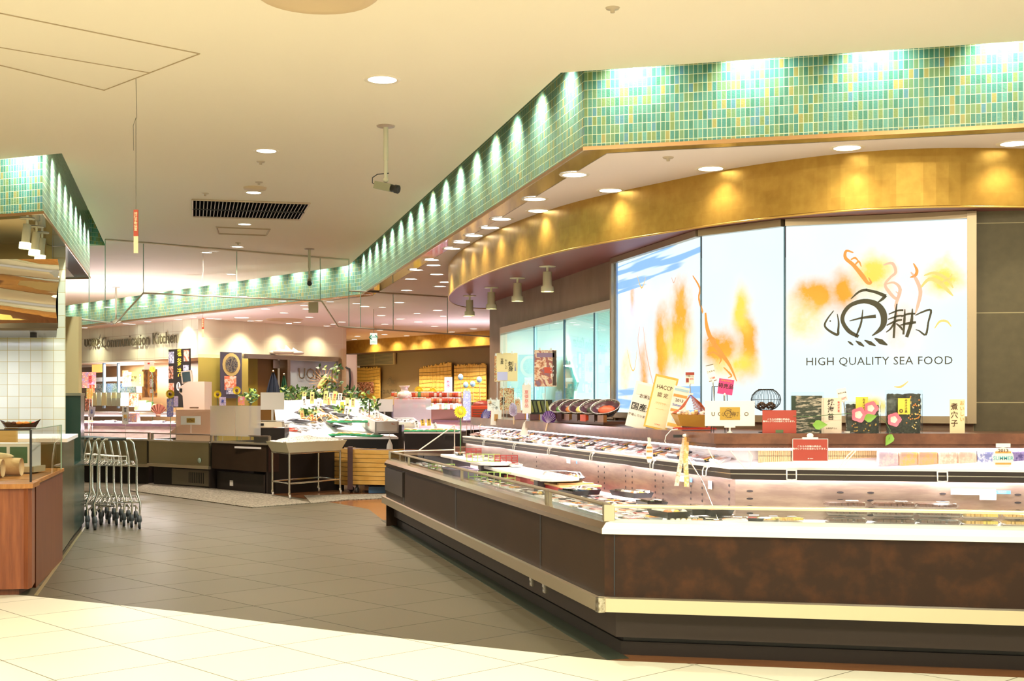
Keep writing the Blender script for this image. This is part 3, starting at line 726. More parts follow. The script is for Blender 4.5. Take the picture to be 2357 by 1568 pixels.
# right run stacks
def stack(px,run,d,n,key,where,grp,scale=1.0,hh=.05):
    p=AT(px,run,d)
    for k in range(n): put(key,(p.x+rr.uniform(-.012,.012),p.y+rr.uniform(-.01,.01)),ZD+k*hh*scale,angB+rr.uniform(-.04,.04),where[k],grp,scale)
for nm,px,key in (('left',1945,'eel'),('middle',2055,'eel'),('right',2158,'eel')):
    stack(px,1,.98,3,key,('at the bottom of the %s eel stack'%nm,'in the middle of the %s eel stack'%nm,'on top of the %s eel stack'%nm),'eel packs stacked in the near case')
for nm,px in (('left',2252),('right',2345)):
    stack(px,1,.98,2,'fried',('at the bottom of the %s fried fish stack'%nm,'on top of the %s fried fish stack'%nm),'fried fish packs stacked in the near case',.9)
for i,px in enumerate((1722,1770,1815)):
    p=AT(px,1,1.0); put('fried',p,ZD,angB+.2*i,('leftmost','middle','rightmost')[i]+' of three flat packs in the near case','flat fried packs in the near case',.72)
# ---- shelf goods under the ledge
ks=['pink','mixed','salmon','roe','white','tuna','mixed','salmon','sushi']
for i in range(30):
    t=.02+.96*i/30
    for j,d in enumerate((1.27,1.42)):
        a=runpt(0,t,d); put(ks[(i+j*4)%9],(a.x,a.y),1.052+(d-1.2)*.263,angA+.03,'on the upper lit shelf of the long case','packs on the upper shelf of the long case',.86,R(15))
M_bamboo=mat('pale bamboo mat',(.72,.52,.24),.5,noise=(30,(.60,.40,.16)),stretch=(8,8,1))
for i,(x0,x1) in enumerate(((1745,1820),(1822,2018))):
    a=GA(x0,1,.30); b=GA(x1,1,.30); mb=MB(); n=int((b-a).length/.012); e=(b-a)/n
    for k in range(n):
        p=a+e*(k+.5); mb.box((p.x,p.y,1.125),(.0105,.006,.12),M_bamboo)
    for z in (1.08,1.125,1.17): mb.tube([(a.x,a.y-.006,z),(b.x,b.y-.006,z)],.0015,M_hole,4)
    tag(mb.build('bamboo_mat'),('short' if i==0 else 'wide')+' bamboo mat standing at the back of the lit shelf','mat')
snack=[('snack_bag','clear bag of pinkish dried seafood on the lit shelf',(.82,.60,.62),(.55,.45,.55)),('snack_bag','clear bag of orange brown dumplings on the lit shelf, left one',(.80,.48,.18),(.62,.42,.35)),('snack_bag','clear bag of orange brown dumplings on the lit shelf, right one',(.76,.44,.2),(.6,.4,.3)),('snack_bag','bag of pink shrimp on the lit shelf',(.84,.52,.42),(.80,.70,.62)),('snack_bag','bag of pale pink shrimp on the lit shelf beside the pink ones',(.84,.62,.5),(.7,.5,.4)),('snack_bag','blue and white printed bag on the lit shelf behind the round summer card',(.75,.80,.9),(.25,.30,.60)),('snack_bag','dark blue bag at the right end of the lit shelf',(.10,.08,.25),(.30,.25,.5))]
for i,(n_,l_,c1,c2) in enumerate(snack):
    x0=[2020,2070,2113,2160,2205,2252,2325][i]; x1=[2066,2110,2156,2202,2246,2322,2370][i]
    a=GA(x0,1,.12);b=GA(x1,1,.12); c=(a+b)/2; w_=(b-a).length; t=thing(n_,l_,'snack bag',(c.x,c.y,1.0605),0,'bags of snacks on the lit shelf')
    mb=MB(); mm_=mat('snack print %d'%i,c1,.35,noise=(38,c2,.45,.55)); 
    mb.box((0,0,.056),(w_*1.10,.035,.11),mm_,taper=.96); mb.build('pouch',t,bevel=.012)
    mb=MB(); mb.box((0,0,.112),(w_*.8,.004,.012),M_film); mb.build('seal',t)
# sale: round card 2013 SUMMER hung on the shelf
def frame_at(p,ang,tilt=0.0):
    u=Vector((math.cos(ang),math.sin(ang),0)); n=Vector((math.sin(ang),-math.cos(ang),0)); v=Vector((0,0,1))
    return (Vector(p),u,(v*math.cos(tilt)-n*math.sin(tilt)),(n*math.cos(tilt)+v*math.sin(tilt)))
LU=Vector((1,0,0)); LV=Vector((0,0,1)); LN=Vector((0,-1,0))
def card(name,label,cat,loc,rz,w,h,bg,items=(),tilt=0.0,group=None,th=.004,lean=0.0,shape=None,parent=None,edge=None,pics=()):
    """flat printed card standing with its bottom centre at loc. items=(text,x,y,size,colour[,sx]) x,y from the bottom centre"""
    if parent is None:
        t=thing(name,label,cat,loc,rz,group); t.rotation_euler=(tilt,lean,rz)
    else: t=parent
    mb=MB(); pts=shape or [(-w/2,0),(w/2,0),(w/2,h),(-w/2,h)]
    mb.extr(pts,(0,0,0),LU,LV,(0,1,0),th,bg,edge); mb.build('card',t)
    if pics:
        mb=MB()
        for (x,y,pw,ph,m) in pics: mb.box((x,-.0012,y),(pw,.0016,ph),m)
        mb.build('printed_picture',t)
    if items:
        mb=MB()
        for it in items:
            x_=it[5] if len(it)>5 else 1; ls=it[6] if len(it)>6 else .9
            mb.text(it[0],(it[1],-.003,it[2]),LU,LV,it[3],it[4],sx=x_,ls=ls,bold=.012)
        mb.build('lettering',t)
    return t
T_blk=mat('ink black',(.015,.012,.01),.6); T_red=mat('ink red',(.65,.04,.03),.6); T_brn=mat('ink brown',(.10,.05,.02),.6); T_wht=mat('ink white',(.9,.9,.86),.6); T_gold=mat('ink gold',(.65,.38,.08),.5); T_blue=mat('ink blue',(.05,.10,.5),.6); T_teal=mat('ink teal',(.1,.45,.5),.6)
K_cream=mat('cream card',(.84,.72,.46),.6); K_white=mat('white card',(.88,.85,.80),.6); K_red=mat('dark red card',(.40,.055,.035),.55); K_yel=mat('yellow card',(.86,.76,.30),.6); K_orange=mat('orange ink block',(.85,.34,.08),.6); K_mag=mat('magenta card',(.72,.05,.22),.55); K_gold=mat('gold card',(.55,.34,.06),.4,.4); K_pale=mat('pale pink card',(.86,.70,.66),.6)
p=GA(2309,1,-.012); t=card('summer_card','round striped card reading 2013 SUMMER hanging on the shelf front','card',(p.x,p.y,1.055),0,.13,.13,K_white,
   [('2013',0,.118,.026,T_brn,1.3),('SUMMER',0,.070,.034,T_teal,1.0)],shape=[(.068*math.cos(k*math.pi/10),.072+.068*math.sin(k*math.pi/10)) for k in range(20)],pics=[(0,.108,.10,.012,K_orange),(0,.036,.10,.012,K_orange)])
mb=MB(); mb.box((0,.0,.152),(.09,.01,.025),M_white); mb.build('clip',t)
# ---- shop logo as brush strokes (photo-measured outline of the printed fish mark)
def logo(mb,fr,s,m,off=.002,full=True):
    # local units: 1 = width of mark (600 px of the measured crop), origin at its centre
    def q(l): return [((x-1525)/600*s,-(y-675)/600*s) for x,y in l]
    k=s/600
    S_=lambda pts,ws: mb.stroke(q(pts),[(w*1.25+1.5)*k for w in ws],m,fr,off)
    S_([(1278,622),(1245,665),(1226,705),(1245,735),(1298,765),(1304,735),(1306,690),(1298,642)],[3,6,8,9,12,9,7,2])
    mb.add([fr[0]+fr[1]*((1258-1525)*k+5*k*math.cos(a))+fr[2]*(-(683-675)*k+5*k*math.sin(a))+fr[3]*off for a in [i*math.pi/4 for i in range(8)]],[tuple(range(8))],m)
    S_([(1420,778),(1365,745),(1330,690),(1335,640),(1375,592),(1450,570),(1520,590),(1558,640),(1562,700),(1540,740),(1495,775)],[14,18,17,17,17,20,26,30,26,18,2])
    S_([(1368,685),(1440,668),(1518,660)],[3,9,16]); S_([(1444,620),(1436,690),(1420,740),(1402,782)],[3,8,9,3])
    S_([(1376,556),(1410,524),(1438,508),(1470,505)],[3,8,10,12]); S_([(1462,505),(1520,520),(1574,545)],[10,13,16]); S_([(1574,540),(1555,560),(1526,582)],[14,12,3])
    for a,b,w in (((1358,803),(1390,828),10),((1403,802),(1452,836),16),((1453,799),(1517,834),18),((1510,789),(1583,830),24)):
        S_([a,((a[0]+b[0])/2,(a[1]+b[1])/2),b],[2,w,3])
    for pts,ws in (([(1590,650),(1640,630),(1672,628)],[4,7,8]),([(1585,680),(1640,662),(1668,660)],[4,8,6]),([(1578,715),(1630,690),(1665,684)],[4,10,6]),([(1636,590),(1625,680),(1618,790)],[4,10,9]),([(1622,700),(1600,735),(1575,755)],[9,7,3]),([(1632,705),(1655,725),(1668,745)],[5,9,5]),
        ([(1660,665),(1700,650),(1738,650)],[5,9,7]),([(1655,715),(1700,705),(1742,700)],[4,12,9]),([(1680,622),(1678,680),(1672,770)],[3,10,8]),([(1722,620),(1716,700),(1690,785)],[3,14,14]),
        ([(1738,660),(1780,640),(1824,632),(1810,700),(1796,772),(1760,750),(1740,742)],[3,7,9,7,9,5,2])):
        S_(pts,ws)
M_ink=mat('dark olive print',(.055,.05,.025),.5)
# print on the light box
o,u,v,n_,LL=LBF[2]
mb=MB(LBI)
Yc=o.y; px0,px1=1811,2232
def lbp(px,py,i=2):  # point on light box panel i from photo pixel
    o,u,v,n_,LL=LBF[i]; k=(px-CX)/F; t=(k*o.y-o.x)/(u.x-k*u.y); p=o+u*t; return Vector((p.x,p.y,ZH(py,p.y)))
c=lbp(2019,734); sc=(lbp(2141,734)-lbp(1896,734)).length
logo(mb,(c,u,v,n_),sc,M_ink,.004); mb.build('fish_mark',lbroot)
mb=MB(LBI); c=lbp(2021,832); tw=(lbp(2189,832)-lbp(1853,832)).length
vs,fs=glyphs('HIGH QUALITY SEA FOOD',0,'CENTER',0,1.0,1.05); wd=max(p[0] for p in vs)-min(p[0] for p in vs)
mb.text('HIGH QUALITY SEA FOOD',c+n_*.004,u,v,tw/wd,M_ink,cs=1.05); mb.build('lettering',lbroot)
# orange scroll-work printed across the panels
def scroll(i,pts,ws,m):
    mb=MB(LBI); o,u,v,n_,LL=LBF[i]; q=[]
    for x,y in pts:
        p=lbp(x,y,i)-o; q.append((p.dot(u),p.z))
    k=lbp(1900,700,i); mb.stroke(q,[w_/F*o.y for w_ in ws],m,(o,u,v,n_),.002); return mb
M_scr=mat('orange scroll print',(.3,.1,.02),.5,emit=(.86,.36,.07),es=.8); M_scr2=mat('pale pink scroll print',(.3,.15,.1),.5,emit=(.93,.56,.40),es=.8); M_scr3=mat('yellow scroll print',(.3,.2,.05),.5,emit=(.93,.66,.22),es=.85)
def Q(l): return [(1400+x/2.463,460+y/2.463) for x,y in l]
art=MB(LBI)
for i,pts,ws,m in ((0,[(480,430),(520,500),(515,560),(538,640)],[3,8,10,8],M_scr),(1,[(552,640),(560,720),(585,790),(640,870),(690,940),(730,1030)],[6,12,14,14,9,2],M_scr),(1,[(562,880),(600,865),(640,900),(630,930)],[3,6,6,2],M_scr),(1,[(560,800),(585,780),(610,800),(600,830),(575,830)],[3,5,5,4,2],M_scr),(1,[(655,950),(690,985),(700,1000),(680,1010)],[3,6,5,2],M_scr),
   (2,[(1390,300),(1350,290),(1345,330),(1390,370),(1440,430),(1470,470),(1490,470),(1475,440)],[3,7,9,10,12,9,6,2],M_scr),(2,[(1375,340),(1400,330),(1420,350)],[3,6,2],M_scr),(2,[(1395,375),(1420,350),(1435,380)],[3,6,2],M_scr),
   (2,[(1560,370),(1610,360),(1630,410),(1600,440),(1570,480),(1590,520),(1630,560),(1650,540),(1630,520)],[3,8,8,6,7,9,8,5,2],M_scr2),(2,[(1570,480),(1620,470),(1655,510),(1630,600),(1640,660)],[3,6,9,8,2],M_scr2),
   (2,[(1715,410),(1745,450),(1770,520),(1755,600),(1740,650)],[3,9,10,8,2],M_scr2),(2,[(1770,500),(1820,450),(1880,470),(1930,520),(1955,545)],[4,9,12,8,2],M_scr3),(2,[(1790,430),(1850,415),(1920,450),(1955,500)],[3,8,9,3],M_scr3),(2,[(1730,360),(1750,400),(1740,430),(1710,440)],[3,8,8,2],M_scr),(2,[(1880,470),(1930,450),(1950,420)],[5,6,2],M_scr3),
   (2,[(1850,730),(1880,690),(1920,690),(1945,720)],[2,6,6,2],M_scr3),(2,[(1620,1060),(1660,1060),(1700,1030)],[2,6,2],M_scr3),
   (0,[(180,720),(170,800),(185,900),(200,1000)],[2,4,5,2],M_scr2),(0,[(200,720),(215,850),(240,980),(262,1060)],[2,4,5,2],M_scr2),(0,[(360,440),(372,470),(385,440)],[2,3,2],M_scr2),(0,[(110,850),(130,950),(150,960),(165,850)],[2,4,4,2],M_scr3),(0,[(165,430),(190,500),(215,440)],[2,5,2],M_scr3)):
    q=Q(pts); o,u,v,n_,LL=LBF[i]; qq=[]
    for x,y in q:
        p=lbp(x,y,i)-o; qq.append((p.dot(u),p.z))
    art.stroke(qq,[w_*.42/F*o.y*2.0 for w_ in ws],m,(o,u,v,n_),.002)
art.build('scroll_print',lbroot)['kind']='stuff'

# ================================================================ things on the ledge
ZT=1.283
def gl(px,run,d=.1): return GA(px,run,d)
angG=math.atan2((G[1]-G[0]).y,(G[1]-G[0]).x)
def place_card(px,run,d,*a,**k): pass
def sz(px0,px1,Y): return (px1-px0)/F*Y
# white leaflets and HACCP board near the ledge bend
p=gl(1489,0,.14); Y=p.y
card('leaflet','white printed leaflet with large black characters leaning left of the gold board','leaflet',(p.x-.09,p.y+.02,ZT),R(-8),.16,.36,K_white,
     [('国産米',0.02,.16,.062,T_blk,1.0),('お米は',0.02,.25,.036,T_brn,.9),('使用しています',0,.095,.022,T_brn,1.0)],lean=R(14),tilt=R(-8),pics=[(0,.30,.12,.08,mat('rose beige block',(.84,.74,.66),.6))])
p=gl(1512,0,.08)
t=card('certificate_board','tall leaning gold framed board reading HACCP','board',(p.x-.015,p.y,ZT),R(-8),.175,.405,K_gold,
     [('HACCP',0,.315,.044,T_brn,.8),('認 定',0,.255,.036,T_brn,1),('□□□□□□\n・・・・・・・',0,.19,.012,T_gold,1.2),('━━━━━',0,.15,.012,T_gold,1.0),('UOKO',0.01,.035,.014,T_red,1)],lean=R(13),tilt=R(-8),th=.012)
mb=MB(); mb.box((0,-.0012,.2),(.15,.0016,.375),K_cream); mb.build('printed_sheet',t)
p=gl(1543,0,.10)
card('banner_strip','small leaning striped leaflet with orange and white bands between gold board and basket','leaflet',(p.x+.03,p.y+.075,ZT),R(-8),.115,.32,K_white,[('2013',0.0,.215,.03,T_brn,1),('Summer',0,.18,.026,T_blue,1)],lean=R(12),tilt=R(-8),pics=[(0,.295,.1,.018,mat('sky blue band',(.4,.6,.75),.6)),(0,.25,.1,.02,K_orange),(0,.14,.1,.02,K_orange),(0,.03,.1,.025,mat('amber band',(.8,.5,.12),.6)),(.0,.085,.05,.05,mat('pale blue picture',(.6,.7,.8),.6))])
# fish-scale bamboo basket
p=gl(1590,0,.16); t=thing('basket','brown bamboo boat shaped basket holding pale sweets with a red rack behind it','basket',(p.x,p.y,ZT),R(18))
mb=MB(); M_bask=mat('golden lacquered bamboo',(.55,.30,.06),.35)
mb.add([(-.10,-.05,.03),(.09,-.05,.02),(.07,.05,.02),(-.08,.05,.03),(-.14,-.08,.11),(.12,-.09,.105),(.11,.08,.11),(-.12,.08,.12)],[(0,1,2,3),(0,4,5,1),(1,5,6,2),(2,6,7,3),(3,7,4,0)],M_bask)
mb.add([(-.13,-.075,.112),(.11,-.085,.107),(.10,.075,.112),(-.11,.075,.122),(-.09,-.045,.035),(.08,-.045,.025),(.06,.045,.025),(-.07,.045,.035)],[(0,4,5,1),(1,5,6,2),(2,6,7,3),(3,7,4,0),(4,7,6,5)],M_bask); mb.build('bowl',t)
mb=MB(); M_rib=mat('red brown bamboo rib',(.42,.08,.03),.35)
for k in range(14):
    a=k/13; mb.tube([(.00+.01*k*.2,.0-.02*a,.25-.012*k),(.07+.075*a,-.02,.19-.09*a),(.115+.035*a,-.02,.11-.05*a),(.12+.02*a,-.03,.02)],.003,M_rib,5)
mb.build('handle_ribs',t)
mb=MB()
for k in range(9):
    a=k/8; mb.tube([(.0,0,.25),(-.05-.03*a,.02*a,.17-.02*a),(-.11-.02*a,.03*a,.12)],.003,M_rib,5)
mb.tube([(-.12,-.02,.015),(.16,-.06,.012),(.18,.05,.012),(-.10,.07,.015)],.007,mat('red lacquer tray edge',(.60,.04,.02),.3),6,closed=True); mb.box((.03,0,.010),(.28,.13,.008),mat('red lacquer tray',(.5,.04,.02),.35)); mb.build('red_tray',t)
mb=MB(); r_=random.Random(3)
for k in range(34): mb.ball((r_.uniform(-.10,.08),r_.uniform(-.05,.05),.10+r_.uniform(0,.035)),(.016,.014,.012),r_.choice([K_white,K_pale,mat('pale orange sweet',(.85,.55,.28),.5)]),6,4)
mb.build('wrapped_sweets',t)['kind']='stuff'
# price tags on clips
def stick_tag(name,label,base,top,w,h,bg,items,rz=0,lean=0,pics=(),rod=.0035,group=None,tilt=0,rodm=None,clip=True):
    b=Vector(base); tp=Vector(top); t=thing(name,label,'price tag' if 'tag' in name else 'sign',base,0,group)
    Ii=Matrix.Translation(-b); mb=MB(Ii); rm=rodm or mat('thin steel rod',(.55,.52,.48),.3,.9); mb.tube([b,tp],rod,rm,6); mb.build('rod',t)
    if clip:
        mb=MB(Ii); mb.ball(tp,(.008,.006,.01),K_white,8,6); mb.box(b+Vector((0,0,.006)),(.03,.03,.012),K_white); mb.build('clip',t)
    Mx=Matrix.Translation(tp-b)@Matrix.Rotation(rz,4,'Z')@Matrix.Rotation(lean,4,'Y')@Matrix.Rotation(tilt,4,'X')
    mb=MB(Mx); mb.box((0,0,h/2),(w,.003,h),bg); mb.build('card',t)
    if pics:
        mb=MB(Mx)
        for (x,y,pw,ph,m) in pics: mb.box((x,-.0022,y),(pw,.0012,ph),m)
        mb.build('printed_picture',t)
    if items:
        mb=MB(Mx)
        for it in items: mb.text(it[0],(it[1],-.0035,it[2]),LU,LV,it[3],it[4],sx=it[5] if len(it)>5 else 1,ls=.9,bold=.012)
        mb.build('lettering',t)
    return t
def pp(px,py,p): return (XY(px,p.y),p.y,ZH(py,p.y))
b=gl(1590,0,.16)
stick_tag('price_tag','small white tag with red band clipped above the bamboo basket',(b.x,b.y,ZT+.25),pp(1588,884,b),.062,.082,K_white,[('千寿くじ',0,.055,.014,T_brn),('¥45',.012,.035,.018,T_red)],pics=[(0,.073,.062,.018,K_red),(-.018,.026,.02,.03,mat('dark red figure print',(.35,.05,.04),.6))])
b=gl(1655,1,.12)
stick_tag('price_tag','narrow cream tag leaning above the white fish sign, top left',(XY(1645,b.y),b.y,1.45),pp(1641,878,b),.05,.11,K_white,[('こだわり',0,.065,.014,T_brn),('1,280',0,.022,.017,T_red)],lean=R(-12),pics=[(0,.004,.05,.004,T_brn),(0,.108,.05,.004,T_brn)])
stick_tag('price_tag','square magenta tag with black characters reading special offer',(XY(1668,b.y),b.y,1.44),pp(1668,908,b),.098,.10,K_mag,[('特売品',0,.052,.034,T_blk,1),('SPECIAL',0,.088,.014,K_orange,1.5)],lean=R(8))
t=thing('tweezers_stand','pair of thin black wire legs standing behind the white fish sign','wire stand',(b.x,b.y+.02,ZT)); mb=MB(Matrix.Translation((-b.x,-b.y-.02,-ZT)))
for x in (1638,1644,1670,1677): mb.tube([(XY(x,b.y),b.y+.02,ZT),(XY(x+(2 if x<1660 else -3),b.y),b.y+.02,ZH(890,b.y))],.0025,M_black,5)
mb.tube([(XY(1640,b.y),b.y+.02,ZH(890,b.y)),(XY(1674,b.y),b.y+.02,ZH(890,b.y))],.0025,M_black,5); mb.build('legs',t)
# white UOKO sign
p=gl(1680,1,.06); w_=sz(1623,1739,p.y); h_=sz(0,58,p.y)
t=card('fish_sign','wide white sign card with a gold fish emblem on the ledge','sign',(p.x,p.y,ZH(981,p.y)),R(3),w_,h_,K_white,[('U',-w_*.335,h_*.47,.036,T_brn),('O',-w_*.20,h_*.47,.036,T_brn),('K',w_*.17,h_*.47,.036,T_brn),('O',w_*.33,h_*.47,.036,T_brn)])
mb=MB(); mb.box((0,-.001,h_*.5),(w_*.40,.0045,h_*.50),K_gold); logo(mb,(Vector((0,-.005,h_*.5)),LU,LV,LN),w_*.33,T_brn,.0); mb.build('gold_emblem',t)
mb=MB(); mb.lathe([(.0,0),(.018,0),(.018,.006),(.006,.012),(.005,.03),(.012,.04),(0,.042)],(0,.002,-(ZH(981,p.y)-ZT)),K_white,12); mb.box((0,.002,-.004),(.07,.012,.012),K_white); mb.build('stand',t)
# wire globe with pine cones
p=gl(1763,1,.20); r0=sz(0,34,p.y); t=thing('wire_globe','black wire globe basket with pine cones inside','wire basket',(p.x,p.y,ZT))
zc=ZH(920,p.y)-ZT; mb=MB()
for k in range(26):
    a=2*math.pi*k/26; mb.tube([(r0*math.sin(th)*math.cos(a),r0*math.sin(th)*math.sin(a),zc-r0*.78*math.cos(th)) for th in [R(x) for x in (22,45,68,90,112,135,150)]],.0016,M_black,4)
for th,rd in ((22,.003),(90,.002),(150,.004)): mb.tube([(r0*math.sin(R(th))*math.cos(a),r0*math.sin(R(th))*math.sin(a),zc-r0*.78*math.cos(R(th))) for a in [i*math.pi/10 for i in range(20)]],rd,M_black,5,closed=True)
mb.tube([(0,0,zc-r0*.72),(0,0,0.004)],.004,M_black,6); mb.lathe([(0,0),(.05,0),(.05,.004),(0,.006)],(0,0,0),M_black,14); mb.build('wire_cage',t)
M_cone=mat('pine cone brown',(.10,.05,.025),.7)
for i,(x,y) in enumerate(((-.028,0),(.032,.008))):
    tt=thing('pine_cone',('left','right')[i]+' brown pine cone inside the wire globe','pine cone',(p.x+x,p.y+y,ZT+zc-r0*.62)); mb=MB()
    for k in range(40):
        a=k*2.4; h=k/40; rr_=.028*math.sin(math.pi*(.15+.8*h)); mb.ball((rr_*math.cos(a),rr_*math.sin(a),.002+h*.04),(.008,.008,.005),M_cone,5,4)
    tag(mb.build('scales',tt),None,None)
# dark red notice cards
RED=[('こちらの店舗の商品は、\n集中レジでのお会計となります。',0,.62,.0115,T_wht,1.0,1.1)]
p=gl(1794,1,.03); w_=sz(1755,1833,p.y); h_=sz(943,996,p.y)
t=card('notice_card','dark red notice card with white lettering standing on the ledge','notice',(p.x,p.y,ZT),0,w_,h_,K_red,[('こちらの店舗の商品は、\n集中レジでのお会計となります。',0,h_*.56,.0128,T_wht,1.12,1.1)],pics=[(.0,.012,.05,.02,mat('green tape',(.10,.16,.07),.5))])
q=GA(1865,1,-.03); w_=sz(1824,1906,q.y); h_=sz(1010,1062,q.y)
t=card('notice_card','dark red notice card with white lettering hanging from a clip below the ledge','notice',(q.x,q.y,ZH(1062,q.y)),0,w_,h_,K_red,[('こちらの店舗の商品は、\n集中レジでのお会計となります。',0,h_*.60,.0135,T_wht,1.12,1.1),('▲ Uoko',0,h_*.12,.010,T_wht)],pics=[(0,h_-.0015,w_,.003,T_wht),(0,.0015,w_,.003,T_wht),(-w_/2+.0015,h_/2,.003,h_,T_wht),(w_/2-.0015,h_/2,.003,h_,T_wht)])
mb=MB(); mb.box((0,.006,h_+.002),(.10,.02,.014),K_white); mb.ball((0,.004,h_+.018),(.022,.008,.018),K_white,12,8); mb.build('clip',t)
# bags of seaweed
def bag(label,px0,px1,py0,py1,run,d,kind):
    a=(px0+px1)/2; p=gl(a,run,d); w_=sz(px0,px1,p.y); h_=sz(py0,py1,p.y); t=thing('seaweed_bag',label,'food bag',(p.x,p.y,ZT),R(-3))
    r_=random.Random(px0); m1=mat('dark seaweed',(.018,.022,.016),.35,noise=(60,(.06,.07,.045))); mb=MB()
    if kind=='sheet':
        mb.box((0,0,h_/2),(w_,.012,h_),mat('silver backed seaweed',(.04,.05,.03),.3,noise=(55,(.55,.46,.36),.5,.6),stretch=(.4,1,1.6)))
    else:
        nx=18; nz=20; vs=[];
        for i in range(nx+1):
            for j in range(nz+1):
                edge=(i in(0,nx)) or (j in (0,nz)); b_=.022*math.sin(math.pi*i/nx)**.4*math.sin(math.pi*min(1,j/nz+.15))**.4 if 0<i<nx else 0
                vs.append((-w_/2+w_*i/nx+r_.uniform(-1,1)*(.004 if edge else .001),-b_-r_.uniform(0,.004),h_*j/nz+r_.uniform(-1,1)*(.004 if edge else 0)))
        fs=[(i*(nz+1)+j,(i+1)*(nz+1)+j,(i+1)*(nz+1)+j+1,i*(nz+1)+j+1) for i in range(nx) for j in range(nz)]
        mb.add(vs,fs,m1,True); mb.add([(v[0],.012,v[2]) for v in vs],[tuple(reversed(f)) for f in fs],m1,True)
    mb.build('seaweed',t)
    mb=MB()
    if kind!='sheet':
        for k in range(46 if kind=='mix' else 16):
            x=r_.uniform(.05,.46)*w_ if kind=='mix' else r_.uniform(-.4,.4)*w_; z=r_.uniform(.05,.95)*h_ if kind=='mix' else r_.uniform(.05,.35)*h_
            mb.ball((x,-.024,z),(.006,.003,.005),r_.choice([F_gold,F_org,F_yel,K_cream]),6,4)
        mb.build('topping_flakes',t)['kind']='stuff'
    mb=MB(); mb.box((0,-.008,h_*.55),(w_*1.06,.05,h_*1.1),M_film); mb.build('clear_bag',t)
    return t,w_,h_
t,w_,h_=bag('clear bag of silver backed roasted seaweed sheets left of the white label',1822,1892,908,994,1,.10,'sheet')
mb=MB(); mb.box((-w_*.45,-.006,h_*.5),(.03,.02,h_),mat('dark green seaweed roll',(.02,.045,.02),.3)); mb.build('seaweed_edge',t)
p=gl(1914,1,.08); card('label_board','upright cream label board with large brush characters for roasted seaweed','sign',(p.x,p.y,ZT),R(-2),sz(1890,1936,p.y),sz(913,994,p.y),mat('beige card',(.80,.66,.54),.6),[('焼\n海\n苔',-.005,.15,.05,T_blk,1,.92),('味\n付\n海\n苔',.045,.17,.02,T_red,.8,.9),('お寿司屋さん',0,.03,.012,T_brn)])
bag('bag of black seaweed with yellow label behind a pink flower',1948,2022,928,994,1,.10,'plain')
bag('large bag of black seaweed with mixed yellow flakes, right of the pair',2041,2118,904,994,1,.10,'mix')
for px,x0,y0,y1,nm in ((1984,0,914,956,'yellow paper label on the smaller bag of black seaweed'),(2080,0,917,954,'yellow paper label on the larger bag of black seaweed')):
    pass
for px,y0,y1,nm in ((1984,914,955,'smaller'),(2081,917,954,'larger')):
    p=gl(px,1,.045); card('bag_label','yellow paper label with black characters on the '+nm+' seaweed bag','label',(p.x,p.y,ZH(y1,p.y)),0,sz(0,28,p.y),sz(y0,y1,p.y),mat('yellow paper',(.82,.66,.08),.6),[('みそ汁の具',.008,sz(y0,y1,p.y)/2,.0001,T_blk),('み\nそ\n汁\nの\n具',.012,sz(y0,y1,p.y)*.52,.021,T_blk,1,.85),('◎',-.02,.02,.03,T_brn)])
p=gl(2204,1,.08); card('label_board','upright cream board with brush characters at the right of the ledge','sign',(p.x,p.y,ZT),R(2),sz(2187,2221,p.y),sz(918,996,p.y),K_cream,[('煮\n穴\n子',-.022,.115,.055,T_brn,1,.95),('お\nい\nし\nい',.028,.14,.036,T_gold,1,.95)],th=.01)
b=gl(1943,1,.10)
stick_tag('price_tag','white tag with red price leaning over the label board and seaweed bag',(XY(1950,b.y),b.y,ZT),pp(1942,924,b),.06,.085,K_white,[('味付け海苔',0,.055,.011,T_brn,1),('350円',0,.018,.017,T_red)],lean=R(-12))
# morning glory garland
p0=gl(1830,1,.02); t=thing('flower_garland','garland of pink morning glories and green leaves trailing along the ledge','flower garland',(p0.x,p0.y,ZT))
Ig=Matrix.Translation((-p0.x,-p0.y,-ZT)); def_=None
vine=[(1826,958),(1870,959),(1925,954),(1975,951),(2022,957),(2038,972),(2049,990),(2046,1012)]
vp=[]
for i,(x,y) in enumerate(vine):
    q=gl(x,1,.02 if i<6 else -.02); vp.append(Vector((XY(x,q.y),q.y,ZH(y,q.y))))
mb=MB(Ig); mb.tube(vp,.002,mat('vine green',(.08,.16,.05),.5),5); mb.build('vine',t)
M_pet=mat('pink petal',(.86,.18,.26),.5); M_petc=mat('pale flower throat',(.95,.72,.66),.5); M_leaf=mat('green leaf',(.22,.42,.06),.5)
for x,y,r_ in ((1976,955,.048),(2004,940,.044),(2057,966,.044)):
    q=gl(x,1,.0); c=Vector((XY(x,q.y),q.y-.01,ZH(y,q.y))); mb=MB(Ig); vs=[c+Vector((0,.03,0))]; n=20
    for k in range(n):
        a=2*math.pi*k/n; R_=r_*(1+.08*math.cos(5*a)); vs.append(c+Vector((R_*math.cos(a)*.5,.008,R_*math.sin(a)*.5)))
    for k in range(n):
        a=2*math.pi*k/n; R_=r_*(1+.10*math.cos(5*a)); vs.append(c+Vector((R_*math.cos(a),-.004,R_*math.sin(a))))
    mb.add(vs,[(0,1+k,1+(k+1)%n) for k in range(n)],M_petc,True); mb.add(vs,[(1+k,1+n+k,1+n+(k+1)%n,1+(k+1)%n) for k in range(n)],M_pet,True); mb.build('flower',t)
